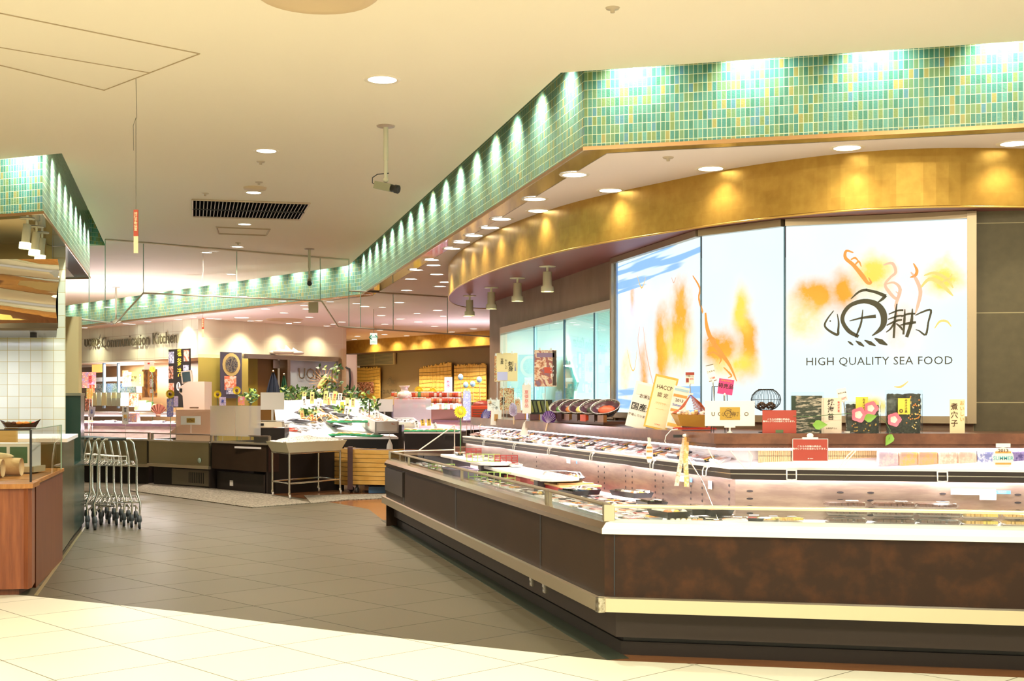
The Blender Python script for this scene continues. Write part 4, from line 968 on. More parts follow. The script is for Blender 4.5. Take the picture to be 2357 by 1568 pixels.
def leaf(mb,c,L,wd,dirx,dirz,m):
    d=Vector((dirx,0,dirz)).normalized(); s=Vector((-d.z,0,d.x)); vs=[c]
    pr=[(0,.1),(.2,.9),(.4,1),(.7,.55),(1,0)]
    L_=[c+d*(L*a)+s*(wd*b) +Vector((0,-.006*b,0)) for a,b in pr]; R_=[c+d*(L*a)-s*(wd*b)+Vector((0,-.006*b,0)) for a,b in pr]; M_=[c+d*(L*a)+Vector((0,.003,0)) for a,b in pr]
    k=len(pr); mb.add(L_+M_+R_,[(i,i+1,k+i+1,k+i) for i in range(k-1)]+[(k+i,k+i+1,2*k+i+1,2*k+i) for i in range(k-1)],m,True)
for x,y,dx,dz,L in ((1870,978,1,.0,.095),(1988,965,1,.25,.085),(2052,1000,-.55,-1,.085)):
    q=gl(x,1,-.012); mb=MB(Ig); leaf(mb,Vector((XY(x,q.y),q.y-.01,ZH(y,q.y))),L,L*.33,dx,dz,M_leaf); mb.build('leaf',t)
# tongs and ribbons hanging at the ledge bend
q=GA(1570,0,-.02); t=thing('ribbon_streamer','pair of orange and white patterned ribbons hanging from a white clip at the ledge bend','streamer',(q.x,q.y,1.25)); Iq=Matrix.Translation((-q.x,-q.y,-1.25))
mb=MB(Iq); mb.ball((q.x+.03,q.y-.01,ZH(1003,q.y)),(.03,.012,.014),K_white,10,6); mb.box((q.x-.03,q.y,ZH(1004,q.y)),(.06,.02,.02),M_black); mb.build('clip',t)
M_rib2=mat('orange patterned ribbon',(.88,.50,.14),.5,noise=(45,(.86,.70,.40),.5,.55)); M_rib3=mat('pale patterned ribbon',(.86,.70,.56),.5,noise=(40,(.86,.45,.25),.5,.6))
for pts,m,w_ in (([(1575,1008),(1566,1060),(1556,1118)],M_rib3,.032),([(1580,1006),(1577,1060),(1579,1120)],M_rib2,.034)):
    mb=MB(Iq); P3=[pp(x,y,q) for x,y in pts]; vs=[]
    for i,p in enumerate(P3): vs+=[(p[0]-w_/2,p[1]-.03,p[2]),(p[0]+w_/2,p[1]-.025,p[2])]
    mb.add(vs,[(2*i,2*i+1,2*i+3,2*i+2) for i in range(2)],m); mb.build('ribbon',t)
def tool(name,label,cat,pts,r,m):
    b=Vector(pts[0]); mb=MB(Matrix.Translation(-b)); mb.tube(pts,r,m,6); o=mb.build(name); o.location=b; return tag(o,label,cat)
tool('metal_pole','thin steel prop leaning from the shelf down into the corner of the case','pole',[pp(1585,1058,q),(XY(1618,8.35),8.35,ZH(1110,8.35)),(XY(1655,8.0),8.0,.73)],.004,M_steel2)
tool('looping_wire','white cord looping from the basket down to the shelf','cord',[pp(1560,988,q),pp(1545,990,q),pp(1533,1003,q),pp(1530,1016,q),pp(1536,1024,q)],.003,K_white)
for i,(x,pts) in enumerate(((1690,[(1630,1035),(1645,1062),(1655,1070),(1668,1060)]),(1720,[(1680,1036),(1700,1060),(1714,1078),(1727,1072),(1732,1050),(1722,1036)]),(1960,[(1965,1036),(1950,1050),(1935,1072),(1930,1082),(1938,1080),(1955,1055),(1970,1038)]))):
    q=GA(x,1,.02); tool('tongs','white plastic tongs hanging under the ledge, '+('leftmost','middle','rightmost beside the bamboo mat')[i]+' of three','tongs',[pp(a,b_,q) for a,b_ in pts],.004,K_white)
# hooks on the shelf lip
M_hook=mat('translucent hook',(.8,.8,.8),.2)
hooks=[(1115,0),(1185,0),(1265,0),(1363,0),(1503,0),(1625,0),(1822,1),(2169,1)]
hk=None
for i,(px,run) in enumerate(hooks):
    p=AT(px,run,1.10); e=dA if run==0 else dB; rz=math.atan2(e.y,e.x)
    w_=.06; 
    if hk is None:
        hk=thing('lip_clip','','clip',(p.x,p.y,.985),rz,'clear clips on the shelf lip'); mb=MB(); mb.tube([(-w_/2,0,.06),(-w_/2,-.012,.03),(-w_/2,-.012,.0),(-.0,-.014,-.004),(w_/2,-.012,0),(w_/2,-.012,.03),(w_/2,0,.06)],.005,M_hook,6); mb.build('hook',hk); mb=MB(); mb.box((0,.004,.062),(w_,.02,.014),M_hook); mb.build('clamp',hk); o=hk
    else: o=dup(hk,(p.x,p.y,.985),rz)
    o['label']='clear plastic clip on the black shelf lip, '+('farthest','second farthest','third farthest','fourth farthest','by the hanging bottle tag','nearest the ribbons','left one on the near case','right one on the near case')[i]
# stickers inside the case
for i,(px,run,z,w_,h_,m,lab) in enumerate(((1308,0,.935,.11,.035,K_white,'white instruction sticker on the steel back panel behind the foam boards'),(1327,0,.937,.03,.025,mat('blue sticker',(.08,.3,.8),.5),'small blue sticker beside the far instruction sticker'),(1568,0,.93,.10,.04,K_white,'white instruction sticker on the steel back panel behind the ribbons'),(1590,0,.93,.04,.03,MT.get('blue sticker'),'small blue sticker behind the ribbons'),(1634,0,.915,.06,.055,K_white,'square white sticker near the case corner'),(2240,1,.915,.27,.038,K_white,'long white warning sticker on the near case back panel'),(2274,1,.89,.10,.05,K_white,'white notice sticker below the long warning sticker'),(2307,1,.915,.10,.022,MT.get('blue sticker'),'long blue sticker on the near case back panel'))):
    p=AT(px,run,1.160); e=dA if run==0 else dB; t=card('sticker',lab,'sticker',(p.x,p.y,z-h_/2),math.atan2(e.y,e.x),w_,h_,m,[('― ― ― ―\n─────',0,h_/2,.010,T_blue if m is K_white else T_wht)] if w_>.08 else (),th=.002)
# ================================================================ LEFT STALL
def sup(v): return Vector((v[0],v[1]))
M_cherry=mat('cherry wood panel',(.20,.05,.014),.38,noise=(4,(.33,.10,.03),.35,.7),stretch=(6,6,.5),coat=.15)
M_cherry2=mat('dark cherry panel',(.13,.035,.012),.4,noise=(5,(.20,.06,.02),.35,.7),stretch=(8,8,.4))
M_rim=mat('honey wood rim',(.36,.14,.03),.3,noise=(5,(.5,.22,.06)),stretch=(6,1,1))
A=(-3.70,9.78); B=(-3.785,10.15)
un=thing('wooden_counter','reddish cherry wood stall counter at the left edge, nearest the camera','counter',(-4.4,10.2,0)); I=Matrix.Translation((4.4,-10.2,0))
mb=MB(I); mb.prism([(-8,9.0),(-3.74,9.80),A,(-3.70,9.86),B,(-4.4,10.9),(-8,10.3)],.05,.82,M_cherry); mb.build('body',un)
mb=MB(I); mb.prism([(-8,8.97),(-3.74,9.755),(-3.67,9.80),(-3.755,10.17),(-4.4,10.9),(-8,10.3)],.82,.856,M_rim); mb.build('wood_rim',un)
mb=MB(I); mb.prism([(-8,9.05),(-3.79,9.84),(-3.83,10.12),(-4.4,10.85),(-8,10.3)],0,.05,M_cherry2); mb.build('plinth',un)
un=thing('wooden_counter','dark cherry wood counter side with plain panel next to the olive steel cabinet','counter',(-4.2,11,0)); I=Matrix.Translation((4.2,-11,0))
q=[(-3.795,10.20),(-4.205,11.97),(-4.9,12.0),(-4.6,10.75)]
mb=MB(I); mb.prism(q,.0,.83,M_cherry2); mb.build('body',un)
q=[(-3.775,10.18),(-4.19,11.97),(-4.9,12.0),(-4.6,10.74)]
mb=MB(I); mb.prism(q,.83,.858,M_rim); mb.build('wood_rim',un)
M_olive=mat('olive steel panel',(.20,.17,.08),.25,.8,noise=(2,(.26,.23,.12)),stretch=(1,1,.3))
M_dgreen=mat('dark green panel',(.018,.045,.032),.22)
un=thing('steel_cabinet','olive steel cabinet with white worktop between wood counter and dark green panel','cabinet',(-4.6,12.8,0)); I=Matrix.Translation((4.6,-12.8,0))
mb=MB(I); mb.prism([(-4.22,12.0),(-4.66,13.62),(-5.6,13.6),(-5.2,12.0)],.07,1.10,M_olive); mb.build('body',un)
mb=MB(I); mb.prism([(-4.17,12.0),(-4.63,13.65),(-5.6,13.6),(-5.2,12.0)],1.10,1.135,M_white); mb.build('worktop',un)
mb=MB(I); mb.prism([(-4.26,12.0),(-4.70,13.62),(-5.6,13.6),(-5.2,12.0)],0,.07,M_black); mb.build('plinth',un)
un=thing('green_panel_screen','tall dark green panel standing at the end of the left stall beside the trolleys','panel',(-5,14.3,0)); I=Matrix.Translation((5,-14.3,0))
mb=MB(I); mb.prism([(-4.67,13.64),(-5.03,15.05),(-5.5,15.05),(-5.2,13.64)],.06,.80,M_dgreen); mb.build('low_cabinet',un)
mb=MB(I); mb.prism([(-5.20,14.7),(-4.955,14.7),(-5.03,15.05),(-5.3,15.05)],.80,1.545,M_dgreen); mb.build('tall_panel',un)
mb=MB(I); mb.prism([(-5.24,14.68),(-4.95,14.68),(-5.03,15.07),(-5.3,15.07)],1.545,1.575,mat('grey panel cap',(.30,.28,.2),.3,.6)); mb.build('cap',un)
mb=MB(I); mb.prism([(-4.70,13.64),(-5.06,15.05),(-5.5,15.05),(-5.2,13.64)],0,.06,M_black); mb.build('plinth',un)
# brass kerb line on the floor
mb=MB(); mb.prism([(-3.66,9.80),(-5.02,15.0),(-5.00,15.0),(-3.63,9.79)],0,.004,mat('brass strip',(.55,.48,.25),.3,.7)); struct(mb.build('trim_8'))
# beige column behind, tiled wall, recess
M_wtile=tile_mat('white glazed wall tile',.128,.128,.005,[(0,(.66,.66,.48)),(1,(.78,.78,.62))],(.50,.38,.12),.12,interp='LINEAR')
mb=MB(); mb.wall((-12,14.2),(-4.955,14.2),.0,ZI,M_wtile); struct(mb.build('wall_left_tiled'))
mb=MB(); mb.wall((-4.955,14.2),(-5.62,15.9),.0,ZI,M_wtile); struct(mb.build('wall_left_side'))
mb=MB(); mb.box((-5.69,16.6,1.3),(.175,.12,2.55),mat('beige column paint',(.66,.50,.24),.5)); tag(mb.build('beige_post'),'beige square post behind the dark green panel','post')
mb=MB(); mb.prism([(-12,14.0),(-5.1,14.0),(-5.1,14.19),(-12,14.19)],2.7,ZI,mat('ochre bulkhead',(.55,.38,.12),.6)); struct(mb.build('trim_9'))
# glass display case on the wooden counter
un=thing('glass_showcase','glass bakery showcase with thin black frame on the wooden counter','showcase',(-4.2,10.4,.857)); I=Matrix.Translation((4.2,-10.4,-.857))
a=Vector((-3.735,9.93)); b=Vector((-4.14,11.75)); l=Vector((-8,9.13))
def vpane(mb,p,q,z0,z1,m): mb.add([(p.x,p.y,z0),(q.x,q.y,z0),(q.x,q.y,z1),(p.x,p.y,z1)],[(0,1,2,3)],m)
for nm,p,q in (('front_pane',l,a),('side_pane',a,b)):
    mb=MB(I); vpane(mb,p,q,.86,1.265,M_clear); mb.build(nm,un)
mb=MB(I); mb.add([(l.x,l.y,1.266),(a.x,a.y,1.266),(b.x,b.y,1.266),(-8,11.5,1.266)],[(0,1,2,3)],M_clear); mb.build('top_pane',un)
mb=MB(I); mb.tube([(a.x,a.y,.86),(a.x,a.y,1.265)],.009,M_black,6); mb.tube([(a.x,a.y,1.265),(l.x,l.y,1.265)],.006,M_black,6); mb.build('black_frame',un)
mb=MB(I); mb.tube([(a.x,a.y,1.267),(b.x,b.y,1.267)],.004,M_gedge,5); mb.tube([(b.x,b.y,.86),(b.x,b.y,1.267)],.006,M_gedge,5); mb.build('glass_edge',un)
mb=MB(I); mb.prism([(-8,11.4),(-4.5,11.6),(-4.5,11.65),(-8,11.5)],.87,1.25,mat('yellow plywood',(.60,.36,.08),.5,noise=(3,(.68,.45,.14)),stretch=(1,1,8))); mb.build('back_board',un)
# paper wrapped loaves
M_paper=mat('brown wrapping paper',(.66,.43,.20),.6,bump=(25,.4)); M_crust=mat('floury bread',(.78,.60,.34),.7,bump=(40,.6))
lf=None
for i,(x,y,rz,lab) in enumerate(((-4.68,10.22,.10,'front loaf in brown paper inside the showcase'),(-4.68,10.48,.06,'middle loaf in brown paper inside the showcase'),(-4.62,10.74,.02,'rear loaf in brown paper inside the showcase'))):
    if lf is None:
        lf=thing('paper_wrapped_loaf',lab,'bread',(x,y,.86),rz,'loaves in paper'); mb=MB(); vs=[];n=14
        for k in range(13):
            t=k/12; w_=.085*(1-.25*t*t); h_=.20-.05*t
            for j in range(n):
                an=math.pi*2*j/n; vs.append((-.50+1.0*t, w_*math.cos(an), max(0,h_*.5+h_*.5*math.sin(an))+.0))
        mb.add(vs,[(k*n+j,k*n+(j+1)%n,(k+1)*n+(j+1)%n,(k+1)*n+j) for k in range(12) for j in range(n)]+[tuple(range(n)),tuple(reversed(range(12*n,13*n)))],M_paper,True); mb.build('paper_bag',lf)
        mb=MB(); mb.ball((0,0,.165),(.44,.07,.045),M_crust,16,8); mb.build('loaf',lf)
        mb=MB(); mb.box((.22,-.083,.07),(.25,.006,.12),mat('translucent paper patch',(.70,.56,.34),.5)); mb.build('paper_flap',lf)
    else: dup(lf,(x,y,.86),rz,lab)
un=thing('small_appliance','white framed small appliance with dark green window inside the showcase','appliance',(-4.36,11.2,.87)); mb=MB(); mb.box((0,0,.15),(.38,.25,.20),K_white); mb.build('body',un)
for x in (-.09,.09):
    mb=MB(); mb.box((x,-.127,.15),(.15,.005,.14),mat('green window',(.05,.14,.05),.2)); mb.build('window_pane',un)
mb=MB(); mb.box((0,0,.025),(.45,.28,.05),mat('beige tray',(.6,.5,.3),.5)); mb.build('base',un)
# leaf-shaped dish on top
un=thing('serving_dish','dark boat shaped dish of colourful food on top of the glass showcase','dish',(-4.11,10.7,1.268),.1); mb=MB(); 
pr=[(-.17,0,.045),(-.13,-.06,.02),(0,-.08,.0),(.12,-.06,.02),(.165,0,.05),(.12,.06,.02),(0,.08,0),(-.13,.06,.02)]
mb.add([(x*.75,y*.7,0.0) for x,y,z in pr]+[(x,y,z+.02) for x,y,z in pr],[tuple(reversed(range(8)))]+[(i,(i+1)%8,(i+1)%8+8,i+8) for i in range(8)],mat('dark glazed dish',(.05,.02,.012),.25)); mb.build('bowl',un)
for i,(x,y,c) in enumerate(((-.10,0,T_brn),(-.06,.01,F_brn),(-.01,0,F_org),(.02,.02,F_yel),(.05,-.01,F_org),(.08,.01,F_green),(.11,0,F_red),(.03,.03,F_gold))):
    mb=MB(); mb.ball((x,y,.035),(.030,.022,.014),c,8,5); mb.build('food_piece',un)
# mirror-polished hood
M_hood=mat('mirror polished hood',(.80,.74,.66),.04,1,bump=(1.6,.9))
un=thing('extractor_hood','large mirror polished extractor hood hanging over the left stall','hood',(-5.5,13.1,2.2)); I=Matrix.Translation((5.5,-13.1,-2.2)); mb=MB(I)
nx,nz=30,16; vs=[]
for i in range(nx+1):
    for j in range(nz+1):
        u_=i/nx; v_=j/nz; vs.append((-7.2+(7.2-4.46)*u_, 12.55+.05*math.sin(u_*5+v_*3)*math.sin(v_*math.pi)+.03*math.sin(v_*7+u_*2), 2.2+.68*v_))
mb.add(vs,[(i*(nz+1)+j,(i+1)*(nz+1)+j,(i+1)*(nz+1)+j+1,i*(nz+1)+j+1) for i in range(nx) for j in range(nz)],mat('warped mirror steel',(.82,.76,.70),.03,1),True); mb.build('front_panel',un)
mb=MB(I); mb.prism([(-7.2,12.66),(-4.47,12.60),(-4.97,13.9),(-7.2,13.9)],2.2,2.88,M_mirror,cap=True); mb.build('body',un)
mb=MB(I); mb.prism([(-7.2,12.5),(-4.445,12.5),(-4.95,13.9),(-7.2,13.9)],2.175,2.20,mat('dark hood rim',(.06,.04,.02),.4)); mb.build('rim',un)
mb=MB(I); c=P(77,762,12.9); mb.box((c.x,c.y,2.15),(.05,.05,.05),M_black); mb.build('nozzle',un)
# spotlights of the left stall
M_spot=mat('cream spotlight housing',(.78,.74,.52),.35); M_hot=mat('glowing reflector',(1,1,.8),.3,emit=(1,.98,.62),es=5)
def spotlight(label,px,py,z,h,tilt,cat='spotlight',group=None,power=0,r=.045):
    b=Z(px,py,z); t=thing('spotlight',label,cat,b,0,group); mb=MB(); mb.lathe([(0,0),(r*1.5,0),(r*1.5,-.006),(0,-.006)],(0,0,0),M_spot,18); mb.build('mounting_plate',t)
    mb=MB(); mb.tube([(0,0,-.006),(0,0,-.05)],.012,M_spot,8); mb.build('stem',t)
    Mx=Matrix.Translation((0,0,-.05))@Matrix.Rotation(tilt,4,'Y'); mb=MB(Mx); mb.lathe([(0,0),(r*.8,-.005),(r*.85,-h*.7),(r*1.15,-h*.75),(r*1.15,-h)],(0,0,0),M_spot,18); mb.build('housing',t)
    mb=MB(Mx); mb.lathe([(r*1.05,-h+.008),(0,-h+.008)],(0,0,0),M_hot,18); mb.build('reflector',t)
    if power>40:
        mb=MB(Mx); mb.lathe([(r*1.17,-h*.74),(r*1.18,-h*.99)],(0,0,0),M_hot,18); mb.build('glowing_collar',t)
    if power: lamp('SPOT','spotlight_lamp',b+Vector((0,0,-.05-h-.02)),power,(1,.9,.6),.03,spot=80,blend=.8)
    return t
for i,(px,py) in enumerate(((63,503),(84,522),(97,536))):
    spotlight('cream spotlight under the left stall ceiling, '+('front one','middle one','rear one')[i],px,py,ZI,.24,R(6),power=60)
for i,(px,py) in enumerate(((1260,613),(1191,640),(1131,662),(1081,681))):
    spotlight('cream spotlight under the maroon soffit, '+('first','second','third','fourth')[i]+' counting from the lit sign',px,py,ZS,.20,0,power=26,r=.055)
lamp('AREA','left_stall_light',(-6.5,11.6,3.15),130,(1,.88,.5),1.6,size_y=.4)
lamp('AREA','left_hood_light',(-6.0,13.3,2.16),40,(.75,.80,1),1.4,size_y=.3)

# ================================================================ CEILING FITTINGS
def downlight(label,px,py,z,r=.085,e=0,col=(1,.88,.7),group=None,proto=[None]):
    b=Z(px,py,z)
    if proto[0] is None:
        t=thing('ceiling_downlight',label,'ceiling light',b,0,group); mb=MB(); mb.lathe([(.072,-.004),(.088,-.008),(.095,0)],(0,0,0),M_ring,24); mb.build('ring',t)
        mb=MB(); mb.lathe([(0,-.002),(.073,-.003)],(0,0,0),M_lens,24); mb.build('lens',t); proto[0]=t
    else: t=dup(proto[0],b,0,label,group)
    s=r/.085; t.scale=(s,s,1)
    if e: lamp('SPOT','downlight_lamp',b+Vector((0,0,-.02)),e,col,.05,spot=125,blend=.9)
    return t
mains=[(880,183,.115,'nearest in the main aisle ceiling'),(613,347,.10,'second in the main aisle ceiling, above the ceiling camera level'),(584,443,.09,'beside the round grey disc'),(563,516,.09,'between the grille and the square hatch'),(547,568,.09,'just before the glass smoke screen'),(476,581,.085,'first behind the glass smoke screen'),(532,631,.085,'second behind the glass smoke screen'),(284,668,.085,'far left behind the glass smoke screen')]
for px,py,r,l in mains: downlight('round ceiling downlight '+l,px,py,ZC,r,380,(1,.84,.68),'downlights in the main ceiling')
golds=[(2335,330),(1950,340),(1636,388),(1405,438),(1239,485),(1128,524),(1063,557),(1322,402),(1231,458),(1154,504),(1091,542),(1041,572)]
nm=['at the right edge in front of the gold band','second from the right edge in front of the gold band','third from the right edge in front of the gold band','fourth from the right edge in front of the gold band','fifth from the right edge in front of the gold band','sixth from the right edge in front of the gold band','seventh from the right edge, near the tip of the gold band','nearest along the mosaic fascia edge','second along the mosaic fascia edge','third along the mosaic fascia edge','fourth along the mosaic fascia edge','fifth along the mosaic fascia edge']
for (px,py),l in zip(golds,nm): downlight('downlight '+l,px,py,ZI,.105,46,(1,.86,.62),'downlights beside the gold band')
far=[(994,598),(998,610),(958,621),(1005,631),(946,642),(1026,649),(1013,659),(936,668),(919,696),(839,705),(1007,714),(1076,728),(877,726),(921,734),(962,741),(886,746),(1000,751),(611,711),(707,711),(654,720),(712,730),(501,734),(596,738),(684,742),(787,741),(769,746),(875,760),(885,770),(823,774),(816,781),(936,773),(985,766),(1040,764),(1090,757),(410,735),(304,746)]
far_names=['left end','second from left','centre','right end']
for i,(px,py) in enumerate(far):
    b=Z(px,py,ZI)
    downlight('small glowing downlight in the pink far ceiling behind the mosaic fascia',px,py,ZI,.10,(190 if i%2==0 else 0),(1,.84,.68),'downlights in the pink far ceiling')
downlight('large round downlight glowing in front of the white panel wall',556,731,ZI,.17,90,(1,.9,.75))
# CCTV cameras
M_cam=mat('grey green camera body',(.28,.28,.18),.4); M_pole=mat('cream pole',(.60,.58,.44),.35)
def cctv(label,px,py,z,L,rz,yaw):
    b=Z(px,py,z); t=thing('security_camera',label,'security camera',b,rz); mb=MB(); mb.lathe([(0,0),(.075,0),(.07,-.008),(0,-.012)],(0,0,0),mat('dull pink disc',(.42,.32,.26),.4),24); mb.build('ceiling_plate',t)
    mb=MB(); mb.tube([(0,0,-.01),(0,0,-L*.65)],.020,M_pole,12); mb.tube([(0,0,-L*.65),(0,0,-L)],.015,M_pole,12); mb.ball((0,0,-L-.01),.022,M_pole); mb.build('pole',t)
    Mx=Matrix.Translation((0,0,-L-.065))@Matrix.Rotation(yaw,4,'Z')@Matrix.Rotation(R(14),4,'Y'); mb=MB(Mx); mb.box((-.02,0,0),(.15,.06,.06),M_cam); mb.build('body',t)
    mb=MB(Mx@Matrix.Rotation(R(90),4,'Y')); mb.lathe([(0,.055),(.028,.055),(.028,.085),(.034,.088),(.034,.118),(.026,.12),(0,.116)],(0,0,0),M_black,18); mb.build('lens',t)
    mb=MB(Mx); mb.tube([(-.095,0,0),(-.13,0,.01),(-.14,0,.05),(-.10,0,.085),(-.0,0,.11)],.004,M_black,6); mb.build('cable',t)
    return t
cctv('security camera on a cream pole hanging in the middle of the near ceiling',888,290,ZC,.42,0,R(-25))
cctv('smaller looking security camera hanging before the glass smoke screen',712,573,ZC,.42,0,R(-80))
cctv('security camera seen behind the glass smoke screen, facing down left',267,661,ZC,.60,0,R(160))
# pull cords with red signs
def pull(label,px,py,pyr0,pyr1,pyw):
    b=Z(px,py,ZC); Y=b.y; zt=ZH(pyr0,Y)-b.z; zr=ZH(pyr1,Y)-b.z; zw=ZH(pyw,Y)-b.z; t=thing('pull_cord_sign',label,'pull cord',b)
    mb=MB(); mb.tube([(0,0,0),(.005,0,zt*.3),(0,0,zt*.31),(0,0,zt)],.0022,mat('grey cord',(.18,.16,.12),.5),5); mb.build('cord',t)
    mb=MB(); mb.tube([(0,0,zt*.3),(-.018,0,zt*.36),(-.016,0,zt*.55)],.002,MT['grey cord'],5); mb.build('spare_cord',t)
    w_=.03; mb=MB(); mb.box((0,0,(zt+zr)/2),(w_,.012,zt-zr),mat('red sign plate',(.50,.06,.02),.45)); mb.build('red_plate',t)
    mb=MB(); mb.text('排\n煙\n手\n動\n装\n置',(0,-.007,(zt+zr)/2+.008),LU,LV,w_*.85,K_cream,ls=.82,bold=.015); mb.build('lettering',t)
    mb=MB(); mb.box((0,0,(zr+zw)/2),(w_*.95,.012,zr-zw),K_cream); mb.build('white_handle',t)
pull('red and white smoke vent pull hanging on a cord near the left',313,180,483,544,583)
pull('distant red and white smoke vent pull seen below the glass smoke screen',467,583,732,758,776)
# air grille
def quadpt(c,u_,v_): return (c[0].lerp(c[1],u_)).lerp(c[3].lerp(c[2],u_),v_)
c=[Z(443,458,ZC),Z(713,467,ZC),Z(690,504,ZC),Z(443,497,ZC)]; b=c[0]; t=thing('air_grille','black slatted air conditioning grille in the aisle ceiling','air vent',b); I=Matrix.Translation(-b)
mb=MB(I); mb.add([p+Vector((0,0,-.004)) for p in c],[(0,1,2,3)],mat('grille black',(.004,.004,.004),.9,spec=0)); mb.build('backing',t)
mb=MB(I)
for i in range(4): mb.tube([c[i]+Vector((0,0,-.008)),c[(i+1)%4]+Vector((0,0,-.008))],.012,mat('beige grille frame',(.62,.48,.34),.5),5)
mb.build('frame',t)
mb=MB(I)
for i in range(1,31):
    for v0,v1 in ((.05,.48),(.53,.95)):
        p=quadpt(c,i/31,v0);q=quadpt(c,i/31,v1); mb.tube([p+Vector((0,0,-.012)),q+Vector((0,0,-.012))],.0055,mat('tan slat',(.30,.24,.17),.5),4)
mb.tube([quadpt(c,0,.5)+Vector((0,0,-.012)),quadpt(c,1,.5)+Vector((0,0,-.012))],.012,M_black,4)
tag(mb.build('slats',t),None,None)
def outline(name,label,cat,pts,z,r,m,closed=True):
    q=[Z(x,y,z)+Vector((0,0,-.003)) for x,y in pts]; b=q[0].copy(); mb=MB(Matrix.Translation(-b)); 
    n=len(q)
    for i in range(n if closed else n-1): mb.tube([q[i],q[(i+1)%n]],r,m,4)
    o=mb.build(name); o.location=b; return tag(o,label,cat)
M_lin=mat('beige trim line',(.50,.38,.24),.6)
t=outline('ceiling_hatch','small rectangular hatch with a beige frame in the aisle ceiling','ceiling hatch',[(498,522),(621,527),(613,541),(503,537)],ZC,.012,M_lin)
outline('ceiling_panel','large pale inspection panel outlined in the ceiling at the upper left','ceiling panel',[(-120,5),(460,123),(240,207),(-60,135)],ZC,.004,M_lin)
outline('ceiling_panel','narrow inspection strip outlined inside the large ceiling panel','ceiling panel',[(-120,88),(345,167),(240,207),(-60,135)],ZC,.003,M_lin)
def discs(name,label,cat,px,py,z,prof,m):
    b=Z(px,py,z); mb=MB(); mb.lathe(prof,(0,0,0),m,32); o=mb.build(name); o.location=b; return tag(o,label,cat)
M_ceilring=mat('warm cream ring',(.62,.46,.28),.5)
discs('air_diffuser','large round cream air diffuser at the top edge of the picture','air vent',728,-14,ZC,[(0,-.02),(.24,-.02),(.26,-.03),(.30,-.012),(.31,-.018),(.335,0)],M_ceilring)
discs('ceiling_disc','round flat disc on the ceiling behind the second downlight','ceiling disc',587,432,ZC,[(0,-.02),(.11,-.02),(.12,0)],M_ceilring)
discs('air_diffuser','round air diffuser flat on the ceiling before the white panel wall','air vent',655,735,ZI,[(0,-.02),(.30,-.02),(.34,-.03),(.40,0)],M_ceilring)
for px,py,z,l in ((1410,18,ZC,'near the top edge of the picture'),(600,372,ZC,'in the aisle beside the second downlight'),(472,445,ZC,'above the left end of the grille'),(1538,362,ZI,'in the inner ceiling before the gold band'),(548,559,ZC,'just before the fifth downlight'),(596,419,ZC,'in front of the round disc')):
    discs('sprinkler_head','small round sprinkler head '+l,'sprinkler',px,py,z,[(0,-.03),(.012,-.028),(.014,-.01),(.035,-.008),(.04,0)],mat('beige metal',(.5,.4,.28),.4))

# ================================================================ NESTED TROLLEYS
M_chrome=mat('chrome tube',(.90,.88,.80),.18,1); M_grey=mat('grey plastic',(.05,.055,.055),.45)
def cart(label,loc,rz,group):
    t=thing('shopping_trolley',label,'shopping trolley',loc,rz,group); w_=.235; 
    mb=MB(); mb.tube([(-w_-.01,0,.14),(-w_-.02,0,.30),(-w_+.02,.02,.42),(-w_+.02,.03,.78),(-w_+.06,-.02,1.0),(-w_+.10,-.03,1.045),(w_-.10,-.03,1.045),(w_-.06,-.02,1.0),(w_-.02,.03,.78),(w_-.02,.02,.42),(w_+.02,0,.30),(w_+.01,0,.14)],.0125,M_chrome,8)
    mb.build('frame',t)
    mb=MB(); mb.tube([(-.10,-.03,1.045),(.10,-.03,1.045)],.018,mat('black handle grip',(.02,.025,.02),.4),8); mb.build('handle_grip',t)
    for nm_,z,y0,y1,ww in (('upper_rack',.74,.02,.50,.20),('lower_rack',.31,.0,.62,.24)):
        mb=MB(); mb.tube([(-ww,y0,z),(ww,y0,z),(ww*.85,y1,z+.02),(-ww*.85,y1,z+.02)],.009,M_chrome,6,closed=True)
        for k in range(9):
            x=-ww+2*ww*(k+.5)/9; mb.tube([(x,y0,z),(x*.85,y1,z+.02)],.0045,M_chrome,5)
        if z>.5: mb.tube([(-ww*.5,.1,z),(-ww*.5,.1,z+.10),(ww*.5,.1,z+.10),(ww*.5,.1,z)],.007,M_chrome,6)
        mb.build(nm_,t)
    mb=MB(); mb.tube([(-w_,.0,.22),(-.2,.62,.22),(.2,.62,.22),(w_,0,.22)],.011,M_chrome,6); mb.tube([(-.2,.62,.22),(-.2,.62,.12)],.01,M_chrome,6); mb.tube([(.2,.62,.22),(.2,.62,.12)],.01,M_chrome,6); mb.build('base_frame',t)
    for x,y in ((-w_-.01,0),(w_+.01,0),(-.2,.62),(.2,.62)):
        mb=MB(); mb.lathe([(0,.16),(.022,.155),(.03,.10),(.022,.075)],(x,y,0),M_grey,10); Mx=Matrix.Translation((x,y+.02,.052))@Matrix.Rotation(R(90),4,'Y'); mb.lathe([(0,-.016),(.048,-.016),(.052,-.008),(.052,.008),(.048,.016),(0,.016)],(0,0,0),M_grey,16,M=Mx); mb.build('caster',t)
    return t
names=['front','second','third','fourth','fifth','sixth','rear']
c0=None
cx0,cy0=XY(270,14.75),14.75
for i in range(7):
    loc=(cx0-.135*i,cy0+.15*i,0); lab='chrome trolley nested in the row beside the green panel, '+names[i]+' one of seven'
    if c0 is None: c0=cart(lab,loc,R(16),'nested trolleys')
    else: dup(c0,loc,R(16),lab)
